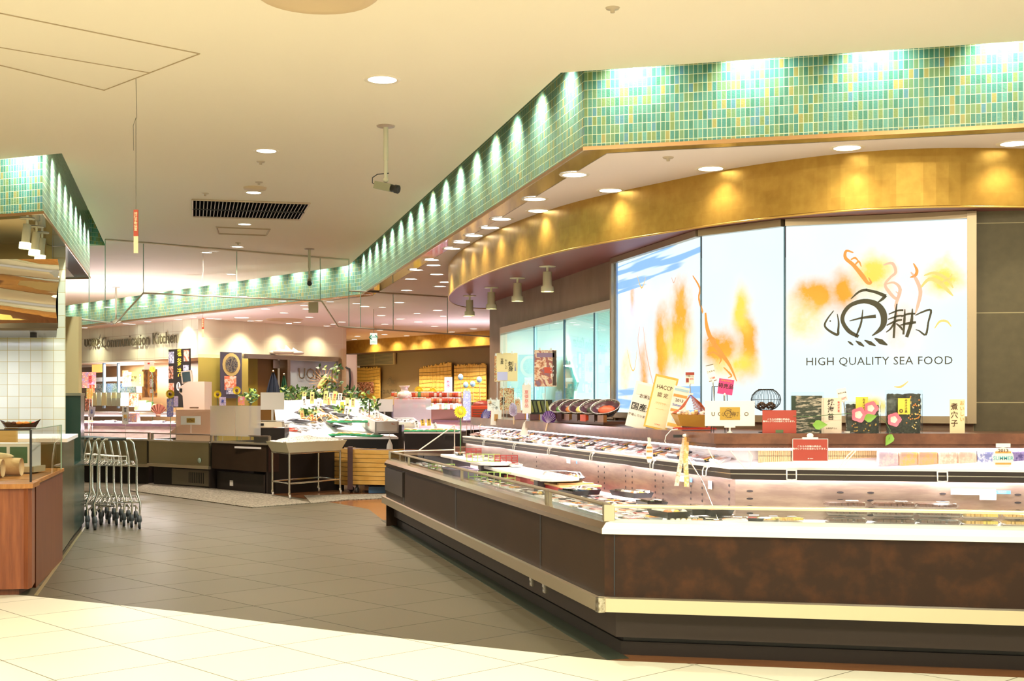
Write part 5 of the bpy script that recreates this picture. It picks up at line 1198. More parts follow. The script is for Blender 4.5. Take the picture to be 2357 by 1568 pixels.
# ================================================================ BACK WALLS
WL=Vector((-10.6,31.3)); WV=Vector((-6.6,26.9)); WR=Vector((-3.95,30.5)); WL2=WV+(WL-WV)*1.6
M_panel=tile_mat('cream wall panel',.62,.78,.012,[(0,(.80,.72,.52)),(1,(.84,.76,.56))],(.86,.82,.60),.4,off=(0,2.02),interp='LINEAR')
M_panel2=tile_mat('slim cream wall panel',.42,.55,.010,[(0,(.74,.76,.56)),(1,(.78,.80,.60))],(.55,.52,.36),.35,off=(0,2.42),interp='LINEAR')
mb=MB(); mb.wall(WL2,WV,2.39,ZI,M_panel2); struct(mb.build('wall_sign'))
dW=(WV-WL2).normalized(); nW=Vector((dW.y,-dW.x))
mb=MB(); mb.prism([tuple(WL2),tuple(WV),tuple(WV-nW*1.2),tuple(WL2-nW*1.2)],2.385,2.39,M_ceil2); struct(mb.build('ceiling'))
dR=(WR-WV).normalized(); nR=Vector((dR.y,-dR.x))
def online(o,d_,px):
    k=(px-CX)/F; t=(k*o.y-o.x)/(d_.x-k*d_.y); return o+d_*t
def onW(px,d=0): return online(WV+nR*d,dR,px)
def onL(px,d=0): return online(WV+nW*d,(WL-WV).normalized(),px)
fa=onW(562); fb=onW(776); ZF=2.46
mb=MB(); mb.wall(WV,WR,ZF,ZI,M_panel); mb.wall(WV,fa,0,ZF,mat('pale green glass wall',(.50,.58,.36),.2)); mb.wall(fb,WR,0,ZF,M_panel); struct(mb.build('wall_kitchen_panels'))
mb=MB(); mb.wall(WR,WR+Vector((-1.6,9)),0,ZI,M_panel); struct(mb.build('wall_kitchen_side'))
# recess behind the frame
mid=onW(664); br=-nR*.35
mb=MB(); mb.wall(fa+br,onW(618)+br,0,ZF,mat('olive door',(.36,.30,.03),.35)); mb.wall(onW(618)+br,mid+br,0,ZF,mat('brown recess wall',(.22,.12,.02),.5)); struct(mb.build('door_1'))
mb=MB(); mb.prism([tuple(p) for p in (fa,fb,fb+br,fa+br)],ZF-.01,ZF,M_brown); struct(mb.build('ceiling'))
mb=MB(); seg(mb,fa-dR*.06,fb+dR*.06,ZF-.06,ZF+.04,-.02,.06,M_steel,nR); seg(mb,fa-dR*.06,fa+dR*.06,0,ZF,-.02,.06,mat('brown steel post',(.25,.17,.12),.35,.8),nR); seg(mb,fb-dR*.02,fb+dR*.10,0,ZF,-.02,.06,M_steel,nR); seg(mb,mid-dR*.03,mid+dR*.06,0,ZF-.05,-.25,.0,M_steel,nR); struct(mb.build('trim_10'))
pn=thing('glass_door','frosted blue grey glass door with silver shop letters','glass door',(mid.x,mid.y,0)); Ip=Matrix.Translation((-mid.x,-mid.y,0))
mb=MB(Ip); a=mid+dR*.06-nR*.05; b=fb-dR*.02-nR*.05; vpane(mb,a,b,0,ZF-.07,mat('frosted blue glass',(.48,.56,.62),.08)); mb.build('pane',pn)
mb=MB(Ip); c=onW(716)-nR*.045; u3=Vector((dR.x,dR.y,0)); mb.text('UOK',(c.x+nR.x*.02,c.y+nR.y*.02,ZH(862,c.y)),u3,LV,.36,M_steel2); mb.build('lettering',pn)
pn['label']='frosted blue grey glass door with three silver letters behind the greenery'
# top of frame: white cloth heap
c=onW(650,.14); t=thing('cloth_heap','crumpled white cloths lying on top of the steel door frame','cloth',(c.x,c.y,ZF+.04))
mb=MB()
for x,z,rx,rz_ in ((-.30,.05,.18,.05),(.05,.06,.35,.06),(.35,.04,.15,.045)): mb.ball((x,-.05,z),(rx,.08,rz_),mat('white cloth',(.84,.74,.6),.8),10,6)
for x,h in ((-.06,.24),(.14,.22),(.3,.16)): mb.add([(x-.09,-.1,.05),(x+.13,-.1,.05),(x-.05,-.06,h),(x+.02,0,.05)],[(0,1,2),(1,3,2),(0,2,3)],K_white)
mb.build('folds',t)
# sign lettering on the sign wall
a=onL(238);b=onL(412); uL=Vector((dW.x,dW.y,0)); wd=(b-a).length
vs,fs=glyphs('Communication Kitchen',0,'LEFT',0,1.0,1.0); tw=max(p[0] for p in vs)-min(p[0] for p in vs)
M_sgn=mat('satin steel letters',(.16,.14,.08),.3,.5)
zc_=(ZH(787,a.y)+ZH(781,b.y))/2
sg=thing('sign_lettering','long row of raised steel sign letters on the cream panel wall above the hatch','sign',(a.x,a.y,zc_)); Is=Matrix.Translation((-a.x,-a.y,-zc_))
mb=MB(Is); sc_=.36; p=a+nW*.05; mb.text('Communication Kitchen',(p.x,p.y,zc_),uL,LV,sc_,M_sgn,ext=.012,align='LEFT',sx=wd/(tw*sc_),bold=.01); mb.build('lettering',sg)
a2=onL(199); b2=onL(236); p=a2+nW*.05; wd2=(b2-a2).length
vs,fs=glyphs('UOKO',0,'LEFT',0,1,1); tw=max(v[0] for v in vs)-min(v[0] for v in vs)
sg2=thing('logo_lettering','short raised steel logo letters with two leaf marks, left end of the wall sign','sign',(p.x,p.y,zc_)); Is=Matrix.Translation((-p.x,-p.y,-zc_))
mb=MB(Is); mb.text('UOKO',(p.x,p.y,ZH(791,a2.y)),uL,LV,.26,M_sgn,ext=.03,align='LEFT',sx=wd2*.85/(tw*.26)); mb.build('lettering',sg2)
mb=MB(Is); fr=(Vector((p.x,p.y,ZH(788,a2.y))),uL,LV,Vector((nW.x,nW.y,0))); 
for q_ in ([(wd2*.88,0),(wd2*.97,.07),(wd2*1.02,.16)],[(wd2*.88,-.06),(wd2*.95,-.05),(wd2*1.03,-.0)]): mb.stroke(q_,[.01,.05,.01],M_sgn,fr,.01)
mb.build('leaf_mark',sg2)
# kitchen window recess under the sign wall
rec=-nW*1.2; ra=WL2+rec; rb=WV+rec
def photo(name,cols,scale,es=0,rough=.4):
    if name in MT: return MT[name]
    m,nt,b=new(name); MT[name]=m; tc=nn(nt,'ShaderNodeTexCoord').outputs['Object']
    v=nn(nt,'ShaderNodeTexNoise',i0=tc,iScale=scale*.8,iDetail=4.0,iDistortion=1.6); t2=nn(nt,'ShaderNodeTexNoise',i0=tc,iScale=scale*.5,iDetail=3.0,iDistortion=2.5)
    f=math_(nt,'MULTIPLY_ADD',math_(nt,'ADD',v.outputs[0],t2.outputs[0]),1.6,-1.1)
    n=len(cols); c=ramp(nt,f,[((i+.3)/n*.8+.08,c_) for i,c_ in enumerate(cols)],'LINEAR'); nt.links.new(c,b.inputs['Base Color']); b.inputs['Roughness'].default_value=rough
    if es: nt.links.new(c,b.inputs['Emission Color']); b.inputs['Emission Strength'].default_value=es
    return m
M_kback=mat('brown kitchen wall',(.22,.12,.05),.5)
mb=MB(); mb.wall(ra,rb,0,2.39,M_kback); mb.wall(WV,rb,0,2.39,mat('olive side wall',(.35,.28,.06),.5)); struct(mb.build('wall_kitchen_recess'))
for px in (195,290,340,445):
    q=onL(px,.35); downlight('downlight washing the cream sign wall',px if 0 else (CX+q.x/q.y*F),HY-(ZI-EYE)/q.y*F,ZI,.09,75,(1,.9,.66),'downlights along the sign wall')
for px in (483,577,665,752):
    q=onW(px,.35); downlight('downlight washing the white panel wall above the door frame',(CX+q.x/q.y*F),HY-(ZI-EYE)/q.y*F,ZI,.09,75,(1,.9,.66),'downlights along the white panel wall')
c=(onL(260)); lamp('AREA','kitchen_window_light',(c.x-nW.x*.6,c.y-nW.y*.6,2.34),420,(1,.95,.85),3.0,size_y=.4,rot=(0,0,math.atan2(dW.y,dW.x)))
def back_box(name,label,cat,px0,px1,py0,py1,dd_,m,th=.05,group=None,wallf=onL,nrm_=None,items=()):
    nrm_=nrm_ if nrm_ is not None else nW; a=wallf(px0,dd_)
    u_=Vector((nrm_.y*-1,nrm_.x)); 
    if u_.x<0: u_=-u_
    b=online(a,u_,px1); z1=ZH(py0,a.y); z0=ZH(py1,a.y); c=(a+b)/2
    t=thing(name,label,cat,(c.x,c.y,z0),math.atan2(u_.y,u_.x),group); mb=MB(); w_=(b-a).length
    mb.box((0,0,(z1-z0)/2),(w_,th,z1-z0),m); mb.build('body' if not items else 'sheet',t)
    if items:
        for nm_,lst in items:
            mb=MB()
            for it in lst:
                if it[0]=='b': mb.box((it[1]*w_,-th/2-.004,it[2]*(z1-z0)),(it[3]*w_,.006,it[4]*(z1-z0)),it[5])
                elif it[0]=='t': mb.text(it[1],(it[2]*w_,-th/2-.010,it[3]*(z1-z0)),LU,LV,it[4]*w_,it[5],ls=it[6] if len(it)>6 else .95,bold=.01)
                elif it[0]=='o': mb.lathe([(it[3]*w_,0),(0,.004)],(0,0,0),it[4],18,M=Matrix.Translation((it[1]*w_,-th/2-.004,it[2]*(z1-z0)))@Matrix.Rotation(R(90),4,'X'))
            mb.build(nm_,t)
    return t
back_box('glass_shelf_unit','white framed kitchen hatch with shelves behind the left counter','shelf unit',187,345,838,846,-.9,M_white,.06)
back_box('counter_strip','white strip shelf across the kitchen hatch','shelf',188,350,871,880,-.7,M_white,.3)
for i,px in enumerate((238,271)): back_box('window_post','slim blue steel post in the kitchen hatch, '+('left','right')[i]+' one','post',px,px+3,836,940,-.3,mat('blue steel',(.25,.38,.60),.3,.5),.05,'kitchen hatch posts')
back_box('goods_rack','blue and white fish trays on the shelf behind the hatch','food trays',222,330,884,905,-.6,photo('blue fish goods',[(.05,.12,.5),(.3,.5,.75),(.85,.9,.95),(.1,.25,.3)],14),.35)
for i in range(6): back_box('jar','yellow capped jar in the row behind the hatch','jar',220+i*11.5,230+i*11.5,904,934,-.2,mat('yellow jar %d'%(i%2),((.75,.66,.30),(.62,.70,.55))[i%2],.3),.2,'jars behind the hatch')
for i in range(3): back_box('food_box','pale green box behind the hatch','box',256+i*10.5,265.5+i*10.5,917,935,-.1,mat('pale green box',(.50,.58,.45),.5),.2,'pale green boxes behind the hatch')
back_box('lit_screen','glowing amber sign in the dark kitchen','sign',213,238,838,858,-.8,mat('amber glow',(.8,.4,.1),.5,emit=(1,.5,.12),es=1.2),.03)
back_box('poster','framed white paper on the wall above the brown banner','poster',333,354,832,850,.05,K_white,.02,items=[('print',[('b',0,.7,.2,.2,T_red)])])
# banners and posters
BK=photo('dark food photo',[(.02,.015,.02),(.12,.06,.03),(.45,.12,.05),(.7,.5,.4)],16); RD=photo('red fish photo',[(.5,.05,.03),(.75,.25,.12),(.85,.6,.5)],10); SV=photo('silver fish photo',[(.05,.06,.12),(.3,.32,.45),(.8,.8,.85)],18)
back_box('banner','tall black hanging banner with yellow brush characters and fish pictures','banner',389,438,805,938,.5,mat('banner black',(.018,.014,.012),.5),.02,items=[('printed_picture',[('b',-.36,.86,.25,.2,SV),('b',.35,.88,.24,.19,RD),('b',-.38,.60,.22,.22,BK),('b',.33,.62,.25,.2,SV),('b',-.36,.33,.25,.18,RD),('o',-.02,.36,.10,T_wht)]),('lettering',[('t','塩\n釜\n港',.03,.76,.235,mat('banner yellow',(.85,.66,.04),.5),.95),('t','海\n鮮',.36,.62,.11,T_wht,1),('t','塩\n釜',-.02,.36,.08,T_blk,.9)])])
back_box('banner','brown hanging banner with an amber lamp print and white brush characters','banner',328,361,851,915,.4,photo('amber brown print',[(.10,.04,.01),(.35,.13,.02),(.75,.35,.05),(.2,.08,.03)],2.5),.02,items=[('lettering',[('t','大\n衛\n門',.2,.48,.34,T_wht,.95)])])
tb=back_box('poster','dark poster with a round basket of shellfish above fresh fish','poster',507,556,810,917,.25,mat('poster navy',(.05,.045,.07),.5),.02,wallf=onW,nrm_=nR,items=[('basket_print',[('o',0,.73,.42,mat('basket rim print',(.45,.34,.12),.5)),]),('fish_print',[('b',-.05,.33,.55,.30,RD),('b',.05,.16,.6,.14,SV)])])
mb=MB(); w_=sz(507,556,tb.location.y); h_=ZH(810,tb.location.y)-ZH(917,tb.location.y); mb.lathe([(.38*w_,0),(0,.002)],(0,0,0),photo('mussel print',[(.01,.01,.015),(.05,.05,.06),(.2,.17,.1)],22),22,M=Matrix.Translation((0,-.022,h_*.73))@Matrix.Rotation(R(90),4,'X')); mb.build('shellfish_print',tb)
# hanging aprons and note
def apron(label,px0,px1,py0,py1,Y,m):
    b=Vector((XY((px0+px1)/2,Y),Y,ZH(py1,Y))); w_=sz(px0,px1,Y); h_=ZH(py0,Y)-b.z; t=thing('apron',label,'apron',b); mb=MB(); vs=[];n=12;K=14
    for j in range(K+1):
        v=j/K; hw=w_/2*(1-v)**.7 if v<1 else .01
        for i in range(n+1):
            u_=i/n*2-1; vs.append((u_*max(hw,.02)+.0, .05*math.sin(u_*9)*(1-v*.7),h_*v))
    mb.add(vs,[(j*(n+1)+i,j*(n+1)+i+1,(j+1)*(n+1)+i+1,(j+1)*(n+1)+i) for j in range(K) for i in range(n)],m,True); mb.build('cloth',t); mb=MB(); mb.ball((0,-.03,h_),.03,M_steel2,8,6); mb.build('hook',t); return t
c=onW(635); apron('dark navy apron hanging on a hook in front of the olive door',606,652,855,935,c.y-.3,mat('navy cloth',(.012,.02,.04),.7))
apron('dark green apron hanging beside the navy one',640,668,862,940,c.y-.15,mat('green cloth',(.01,.09,.04),.7))
back_box('paper_note','white paper notice on the brown wall above the green apron','notice',629,656,829,848,-.3,K_white,.01,wallf=onW,nrm_=nR)
# ---- far right wall with gold band and bamboo screens
FA=Vector((XY(780,37.6),37.6)); FB=Vector((XY(1180,30.6),30.6)); FB=FA+(FB-FA)*1.25; dF=(FB-FA).normalized(); nF=Vector((dF.y,-dF.x))
mb=MB(); mb.wall(FA,FB,2.83,ZI,M_gold); struct(mb.build('wall_far_gold_band'))
FA2=FA-nF*.7;FB2=FB-nF*.7
mb=MB(); mb.wall(FA2,FB2,0,2.9,mat('grey brown far wall',(.26,.20,.11),.6)); struct(mb.build('wall_far'))
mb=MB(); mb.prism([tuple(p) for p in (FA,FB,FB2,FA2)],2.83,2.84,M_brown); struct(mb.build('ceiling'))
def onF(px,d=0): return online(FA2+nF*d,dF,px)
for px in (845,895,960,1025,1085):
    q=onF(px,.95); lamp('SPOT','far_wall_spotlight',(q.x,q.y,3.18),190,(1,.8,.5),.05,spot=150,blend=.8)
def far_box(name,label,cat,px0,px1,py0,py1,m,th=.04,d=.05,group=None,items=()): return back_box(name,label,cat,px0,px1,py0,py1,d,m,th,group,onF,nF,items)
far_box('louvre_vent','wide louvred vent with two panels high on the far wall','air vent',820,910,811,843,mat('vent frame',(.50,.42,.24),.5),.05,items=[('louvre',[('b',x,.08+k*.085,.45,.05,mat('vent grey',(.18,.20,.16),.4)) for k in range(11) for x in (-.235,.235)])])
M_reed=mat('golden reed',(.78,.52,.10),.6,noise=(8,(.84,.62,.18)),stretch=(14,14,.3))
def reed(label,px0,px1,py0,py1,slant=0):
    a=onF(px0,.10);b=onF(px1,.10); z0=ZH(py1,a.y); z1=ZH(py0,a.y); c=(a+b)/2; w_=(b-a).length; t=thing('reed_screen',label,'reed screen',(c.x,c.y,z0),math.atan2(dF.y,dF.x),'reed screens on the far wall')
    mb=MB(); n=int(w_/.05); rnd=random.Random(px0)
    for i in range(n):
        x=-w_/2+(i+.5)*w_/n; top=z1-z0+slant*(x/w_)+rnd.uniform(-.03,.03); mb.box((x,rnd.uniform(-.008,.008),top/2),(w_/n*1.02,.03,top),M_reed)
    mb.build('reeds',t); mb=MB()
    for k in range(9):
        z=(k+.6)/9.3*(z1-z0); mb.tube([(-w_/2,-.03,z+rnd.uniform(-.02,.02)),(0,-.03,z+rnd.uniform(-.03,.03)),(w_/2,-.03,z+rnd.uniform(-.02,.02))],.005,mat('reed binding',(.22,.13,.03),.6),4)
    mb.build('binding',t)
reed('reed screen with a dark poster, left of the far wall emblem',822,875,848,918); reed('reed screen with slanted top in the middle of the far wall',966,1040,842,922,.12); reed('upright reed screen at the right of the far wall',1046,1120,841,926)
far_box('poster','small dark food poster on the left reed screen','poster',823,859,880,906,BK,.02,.2,items=[('lettering',[('t','旬\n魚',-.4,.5,.12,T_wht,1)])])
lg=thing('logo_lettering','raised fish emblem and small letters on the far grey brown wall','sign',(onF(900,.1).x,onF(900,.1).y,2.0)); q=onF(901,.08); Il=Matrix.Translation((-onF(900,.1).x,-onF(900,.1).y,-2.0))
mb=MB(Il); mb.v=[]; logo(mb,(Vector((q.x,q.y,ZH(878,q.y))),Vector((dF.x,dF.y,0)),LV,Vector((nF.x,nF.y,0))),sz(883,921,q.y),mat('pewter emblem',(.10,.08,.05),.4),.02)
# logo() bypasses the inverse matrix only through add(), which applies it
mb.build('fish_mark',lg); mb=MB(Il); mb.text('HIGH QUALITY SEA FOOD',(q.x,q.y,ZH(902,q.y)),Vector((dF.x,dF.y,0)),LV,.15,M_hole); mb.build('lettering',lg)
c=Z(860,768,ZI); Yx=24.0; t=thing('exit_sign','small white hanging sign with green double arrow','sign',(XY(860,Yx),Yx,ZH(793,Yx))); mb=MB(); h_=ZH(767,Yx)-ZH(793,Yx); w_=sz(852,868,Yx); mb.box((0,0,h_/2),(w_,.05,h_),mat('lit sign face',(.9,1,.95),.4,emit=(.85,1,.95),es=.7)); mb.build('box',t)
mb=MB(); mb.text('↔',(0,-.03,h_*.62),LU,LV,w_*1.1,mat('green ink',(.03,.5,.3),.5),bold=.02); mb.text('非常口',(0,-.03,h_*.2),LU,LV,w_*.26,MT['green ink']); mb.build('arrow',t)
mb=MB(); mb.tube([(0,0,h_),(0,0,ZI-ZH(793,Yx))],.008,M_steel,6); mb.build('hanger',t)
Yd=30.2; t=thing('freezer_door','tall pale pink cold room door with a long black handle','door',(XY(810,Yd),Yd,0)); mb=MB(); mb.box((0,0,1.28),(sz(799,822,Yd),.12,2.56),mat('pale pink door',(.70,.56,.48),.35)); mb.build('leaf',t)
mb=MB(); x0=XY(797,Yd)-XY(810,Yd); mb.tube([(x0,-.08,ZH(846,Yd)),(x0+.09,-.12,ZH(850,Yd)),(x0+.11,-.12,ZH(873,Yd)),(x0+.09,-.12,ZH(897,Yd)),(x0,-.08,ZH(900,Yd))],.024,M_black,8); mb.build('handle',t)
# close the sides of the shop
mb=MB(); mb.wall((-22,44),(12,44),0,ZR,M_ceil2); struct(mb.build('wall_back'))
mb=MB(); mb.wall((-12,14.2),(-22,30),0,ZI,mat('dim side wall',(.5,.4,.28),.6)); struct(mb.build('wall_left_far'))
mb=MB(); mb.wall((12,8),(12,44),0,ZI,MT['dim side wall']); struct(mb.build('wall_right'))
# ================================================================ FISH ISLAND AT THE BACK
def back_case(label,p0,p1,depth,panel,ztop=.80,kick=.28,rail=True,grill=None,energy=22,lampcol=(1,.86,.93),nose=None,endl=False,endr=True,bump_=True,upper=True):
    p0=Vector(p0);p1=Vector(p1); e=(p1-p0).normalized(); n=Vector((-e.y,e.x)); 
    if n.y<0: n=-n
    L=(p1-p0).length; t=thing('display_case',label,'display case',(p0.x,p0.y,0),math.atan2(e.y,e.x))
    X=lambda a,b,z0,z1,x0=0,x1=None:[(x0,a),( L if x1 is None else x1,a),(L if x1 is None else x1,b),(x0,b)]
    def bx(nm,d0,d1,z0,z1,m,x0=0,x1=None,par=t):
        mb=MB(); mb.prism(X(d0,d1,z0,z1,x0,x1),z0,z1,m); return mb.build(nm,par)
    fp=bx('front_panel',.0,.04,kick+.05,ztop-.03,panel); bx('top_rail',-.02,.09,ztop-.03,ztop,nose or M_steel2)
    if bump_: bx('bumper',-.04,.02,kick,kick+.05,M_bump)
    bx('kick_plate',.10,.14,0,kick,M_kickd); bx('deck',.04,depth,ztop-.10,ztop-.07,M_deck)
    if upper: bx('back_panel',depth,depth+.03,.3,1.05,M_case); bx('shelf_lip',depth-.06,depth,1.0,1.05,mat('plum shelf lip',(.10,.05,.06),.35)); bx('upper_shelf',depth,depth+.4,1.04,1.06,M_deck)
    if upper: bx('ledge_top',depth+.1,depth+.75,1.20,1.26,mat('steel ledge',(.60,.5,.45),.3,.7)); bx('tube_light',depth+.06,depth+.09,1.185,1.20,M_tube); 
    if endl: bx('end_panel',0,depth+.5,0,ztop,M_kickd,0,.04)
    if endr: bx('end_panel',0,depth+.5,0,ztop,M_kickd,L-.04,None)
    if rail:
        mb=MB(); mb.prism([(0.02,.05),(L-.02,.05),(L-.02,.055),(.02,.055)],ztop,ztop+.10,M_clear); mb.build('guard_glass',t)
        mb=MB(); mb.tube([(0.01,.052,ztop+.105),(L-.01,.052,ztop+.105)],.012,mat('dark rail',(.16,.12,.08),.35,.6),6); mb.build('guard_rail',t)
        for x in (.03,L-.03): bx('guard_post',.035,.07,ztop,ztop+.11,mat('post metal',(.42,.36,.26),.35,.8),x-.02,x+.02)
    if grill:
        for (x0,x1,m) in grill:
            mb=MB(); mb.prism([(x0,.085),(x1,.085),(x1,.10),(x0,.10)],.03,kick-.03,m); g=mb.build('compressor_cover',t)
            mb=MB(); 
            for k in range(9): xx=x0+(x1-x0)*.45+k*(x1-x0)*.045; mb.box((xx,.082,kick*.5),(.012,.006,kick*.55),M_black)
            mb.build('grille_slots',g)
    mid=p0+e*(L/2)
    if not upper: return t,(lambda x,d,z: (p0+e*x+n*d).to_3d()+Vector((0,0,z))),L,math.atan2(e.y,e.x)
    q=mid+n*(depth-.1); lamp('AREA','case_light',(q.x,q.y,.99),energy*.5,lampcol,L*.9,size_y=.03,rot=(R(-25),0,math.atan2(e.y,e.x)))
    q=mid+n*(depth+.07); lamp('AREA','case_light',(q.x,q.y,1.18),energy*.6,lampcol,L*.9,size_y=.03,rot=(0,0,math.atan2(e.y,e.x)))
    q=mid+n*(depth+.05); lamp('AREA','added_case_uplight',(q.x,q.y,1.28),energy*2.2,lampcol,L*.9,size_y=.03,rot=(R(180),0,math.atan2(e.y,e.x)))  # added upward lamp that brightens the far ceiling
    return t,(lambda x,d,z: (p0+e*x+n*d).to_3d()+Vector((0,0,z))),L,math.atan2(e.y,e.x)
M_stpan=mat('olive brushed case front',(.46,.42,.26),.24,.85,noise=(1.2,(.42,.38,.22)),stretch=(1,1,.4))
S1,f1,L1_,a1=back_case('long steel fronted case at the far left behind the trolleys',(-9.3,23.9),(-6.46,22.75),1.0,M_stpan,.80,.30,energy=130,endl=True)
S2,f2,L2_,a2=back_case('brushed steel fronted display case with a round sticker, behind the trolleys',(-6.40,22.55),(-5.06,21.45),1.1,M_stpan,.80,.33,grill=[(.55,1.65,mat('grey machine cover',(.20,.17,.12),.4,.3))],energy=60,upper=False)
S3,f3,L3_,a3=back_case('dark brown fronted display case between the steel case and the steel stand',(-5.02,21.40),(-3.86,20.22),1.0,M_bmet,.81,.30,energy=30,bump_=False,upper=False)
S4,f4,L4_,a4=back_case('dark maroon fronted display case behind the steel stand',(-3.84,20.22),(-3.02,21.15),.9,mat('dark maroon front',(.035,.014,.012),.35),.81,.30,rail=False,energy=8,bump_=False,upper=False)
c=f2(1.45,-.006,.47); mb=MB(Matrix.Rotation(R(90),4,'X')); mb.lathe([(.045,0),(.045,.004),(0,.004)],(0,0,0),mat('pale teal sticker',(.45,.62,.52),.4),20); o=mb.build('round_sticker'); o.location=c; o.rotation_euler=(0,0,a2); tag(o,'round pale teal sticker on the brushed steel case front','sticker')
t=thing('power_outlet','small white socket plate low on the dark brown case','socket',f3(.45,.095,.12),a3); mb=MB(); mb.box((0,0,0),(.09,.01,.09),K_white); mb.build('plate',t)
# mats on the floor
M_mat=mat('speckled grey entrance mat',(.10,.085,.055),.95,noise=(38,(.27,.24,.18),.42,.60)); 
mb=MB(); q=[Z(300,1131,0),Z(580,1170,0),Z(716,1159,0),Z(620,1139,0),Z(350,1112,0),Z(320,1122,0)]; mb.prism([(p.x,p.y) for p in q],.001,.012,M_mat); tag(mb.build('floor_mat'),'large speckled grey mat on the floor in front of the fish cases','mat')
mb=MB(); q=[Z(716,1160,0),Z(800,1152,0),Z(905,1148,0),Z(905,1138,0),Z(700,1142,0)]; mb.prism([(p.x,p.y) for p in q],.001,.012,M_mat); tag(mb.build('floor_mat'),'small speckled grey mat in front of the wooden bins','mat')
# stainless stand on castors
A_=P(627,1143,19.75);B_=P(666,1150,19.15); C_=P(783,1139,20.2); D_=P(733,1133,20.75)
t=thing('steel_stand','stainless steel stand on castors holding a shallow tray, in front of the fish island','stand',(-3.3,19.9,0)); I=Matrix.Translation((3.3,-19.9,0))
for q in (A_,B_,C_,D_):
    mb=MB(I); mb.tube([(q.x,q.y,.10),(q.x,q.y,.70)],.017,M_steel2,8); mb.build('leg',t)
    mb=MB(I); mb.box((q.x,q.y,.085),(.03,.04,.04),M_steel); Mx=Matrix.Translation((q.x+.01,q.y,.04))@Matrix.Rotation(R(90),4,'Y'); mb.lathe([(0,-.012),(.034,-.012),(.038,0),(.034,.012),(0,.012)],(0,0,0),mat('pale castor',(.5,.47,.42),.4),14,M=I@Mx); mb.build('caster',t)
for nm_,zz in (('lower_frame',.24),('upper_frame',.69)):
    mb=MB(I); mb.tube([(q.x,q.y,zz) for q in (A_,B_,C_,D_)],.015,M_steel2,6,closed=True); mb.build(nm_,t)
mb=MB(I); lo=[A_,B_,C_,D_]; ce=(A_+B_+C_+D_)/4
def tray(mb,z0,z1,k0,k1,m):
    a=[Vector((ce.x+(q.x-ce.x)*k0,ce.y+(q.y-ce.y)*k0,z0)) for q in lo]; b=[Vector((ce.x+(q.x-ce.x)*k1,ce.y+(q.y-ce.y)*k1,z1)) for q in lo]
    mb.add(a+b,[(3,2,1,0)]+[(i,(i+1)%4,(i+1)%4+4,i+4) for i in range(4)],m)
tray(mb,.70,.86,1.02,1.20,mat('pale olive tray',(.70,.68,.50),.4,.2)); mb.build('tray',t)
mb=MB(I); rn=random.Random(6); vs=[]; nx,ny=22,10
a_,b_,c__,d_=[Vector((ce.x+(q.x-ce.x)*1.12,ce.y+(q.y-ce.y)*1.12,0)) for q in lo]
for i in range(nx+1):
    for j in range(ny+1):
        p_=(a_.lerp(d_,j/ny)).lerp(b_.lerp(c__,j/ny),i/nx); vs.append((p_.x,p_.y,.83+rn.uniform(0,.05)+(.07*math.sin(math.pi*j/ny)*math.sin(math.pi*i/nx))))
fs=[(i*(ny+1)+j,(i+1)*(ny+1)+j,(i+1)*(ny+1)+j+1,i*(ny+1)+j+1) for i in range(nx) for j in range(ny)]
mb.add(vs,fs,mat('crumpled newspaper',(.80,.76,.68),.8,noise=(45,(.35,.33,.30),.5,.62))); tag(mb.build('newspaper'),'crumpled printed newspaper heaped in the tray of the steel stand','newspaper')
bpy.data.objects['newspaper'].location=(-3.3,19.9,0)
# ---- tables with black skirts
def skirt_table(label,pts,z,ph,name='display_table'):
    c=pts[0]; t=thing(name,label,'table',(c[0],c[1],0)); I=Matrix.Translation((-c[0],-c[1],0))
    mb=MB(I); mb.prism(pts,z-.03,z,M_deck); mb.build('tabletop',t)
    mb=MB(I); mb.prism(pts,z-ph,z-.03,mat('black table skirt',(.012,.010,.009),.8),cap=False); mb.build('skirt',t); 
    for p in pts[:4]:
        q=(p[0]*.94+c[0]*.0+ sum(v[0] for v in pts)/len(pts)*.06, p[1]*.94+sum(v[1] for v in pts)/len(pts)*.06)
        mb=MB(I); mb.box((q[0],q[1],(z-.03)/2),(.04,.04,z-.03),M_steel); mb.build('leg',t)
    return t
def XP(px,Y): return (XY(px,Y),Y)
skirt_table('fish display table with black cloth skirt behind the steel stand',[XP(752,21.7),XP(917,21.7),XP(905,23.6),XP(750,23.6)],.86,.30)
skirt_table('farther fish display table with black cloth skirt, right of the foam box',[XP(880,25.2),XP(1060,25.2),XP(1050,27.2),XP(870,27.2)],.86,.34)
# ---- ice bed
M_ice=mat('crushed ice',(.90,.88,.86),.5,bump=(30,.6))
def ih(x,y): # ice surface height
    c_=CX+x/y*F; y_s=21.0+1.05*max(0,min(1,(c_-725)/50))
    return .865+.62*max(0,min(1,(y-y_s)/(23.7-y_s)))**.9+.012*(1+math.sin(x*7+y*3))
def island_pt(px,py):   # where a sight line meets the ice surface
    Y=20.7
    for _ in range(400):
        p=P(px,py,Y)
        if p.z<=ih(p.x,p.y): return Vector((p.x,p.y,ih(p.x,p.y)))
        Y+=.01
    return P(px,py,23.5)
mb=MB(); nx,ny=44,28; vs=[]
for i in range(nx+1):
    for j in range(ny+1):
        c_=640+232*i/nx; y_0=20.9+max(0,min(1,(c_-735)/40))*1.05; y=y_0+(23.85-y_0)*j/ny; x=XY(c_-(10*j/ny),y); vs.append((x,y,ih(x,y)-(0 if 0<i<nx and 0<j else .12)))
mb.add(vs,[(i*(ny+1)+j,(i+1)*(ny+1)+j,(i+1)*(ny+1)+j+1,i*(ny+1)+j+1) for i in range(nx) for j in range(ny)],M_ice,True); tag(mb.build('ice_bed'),'sloping bed of crushed white ice on the fish island','ice',kind='stuff')
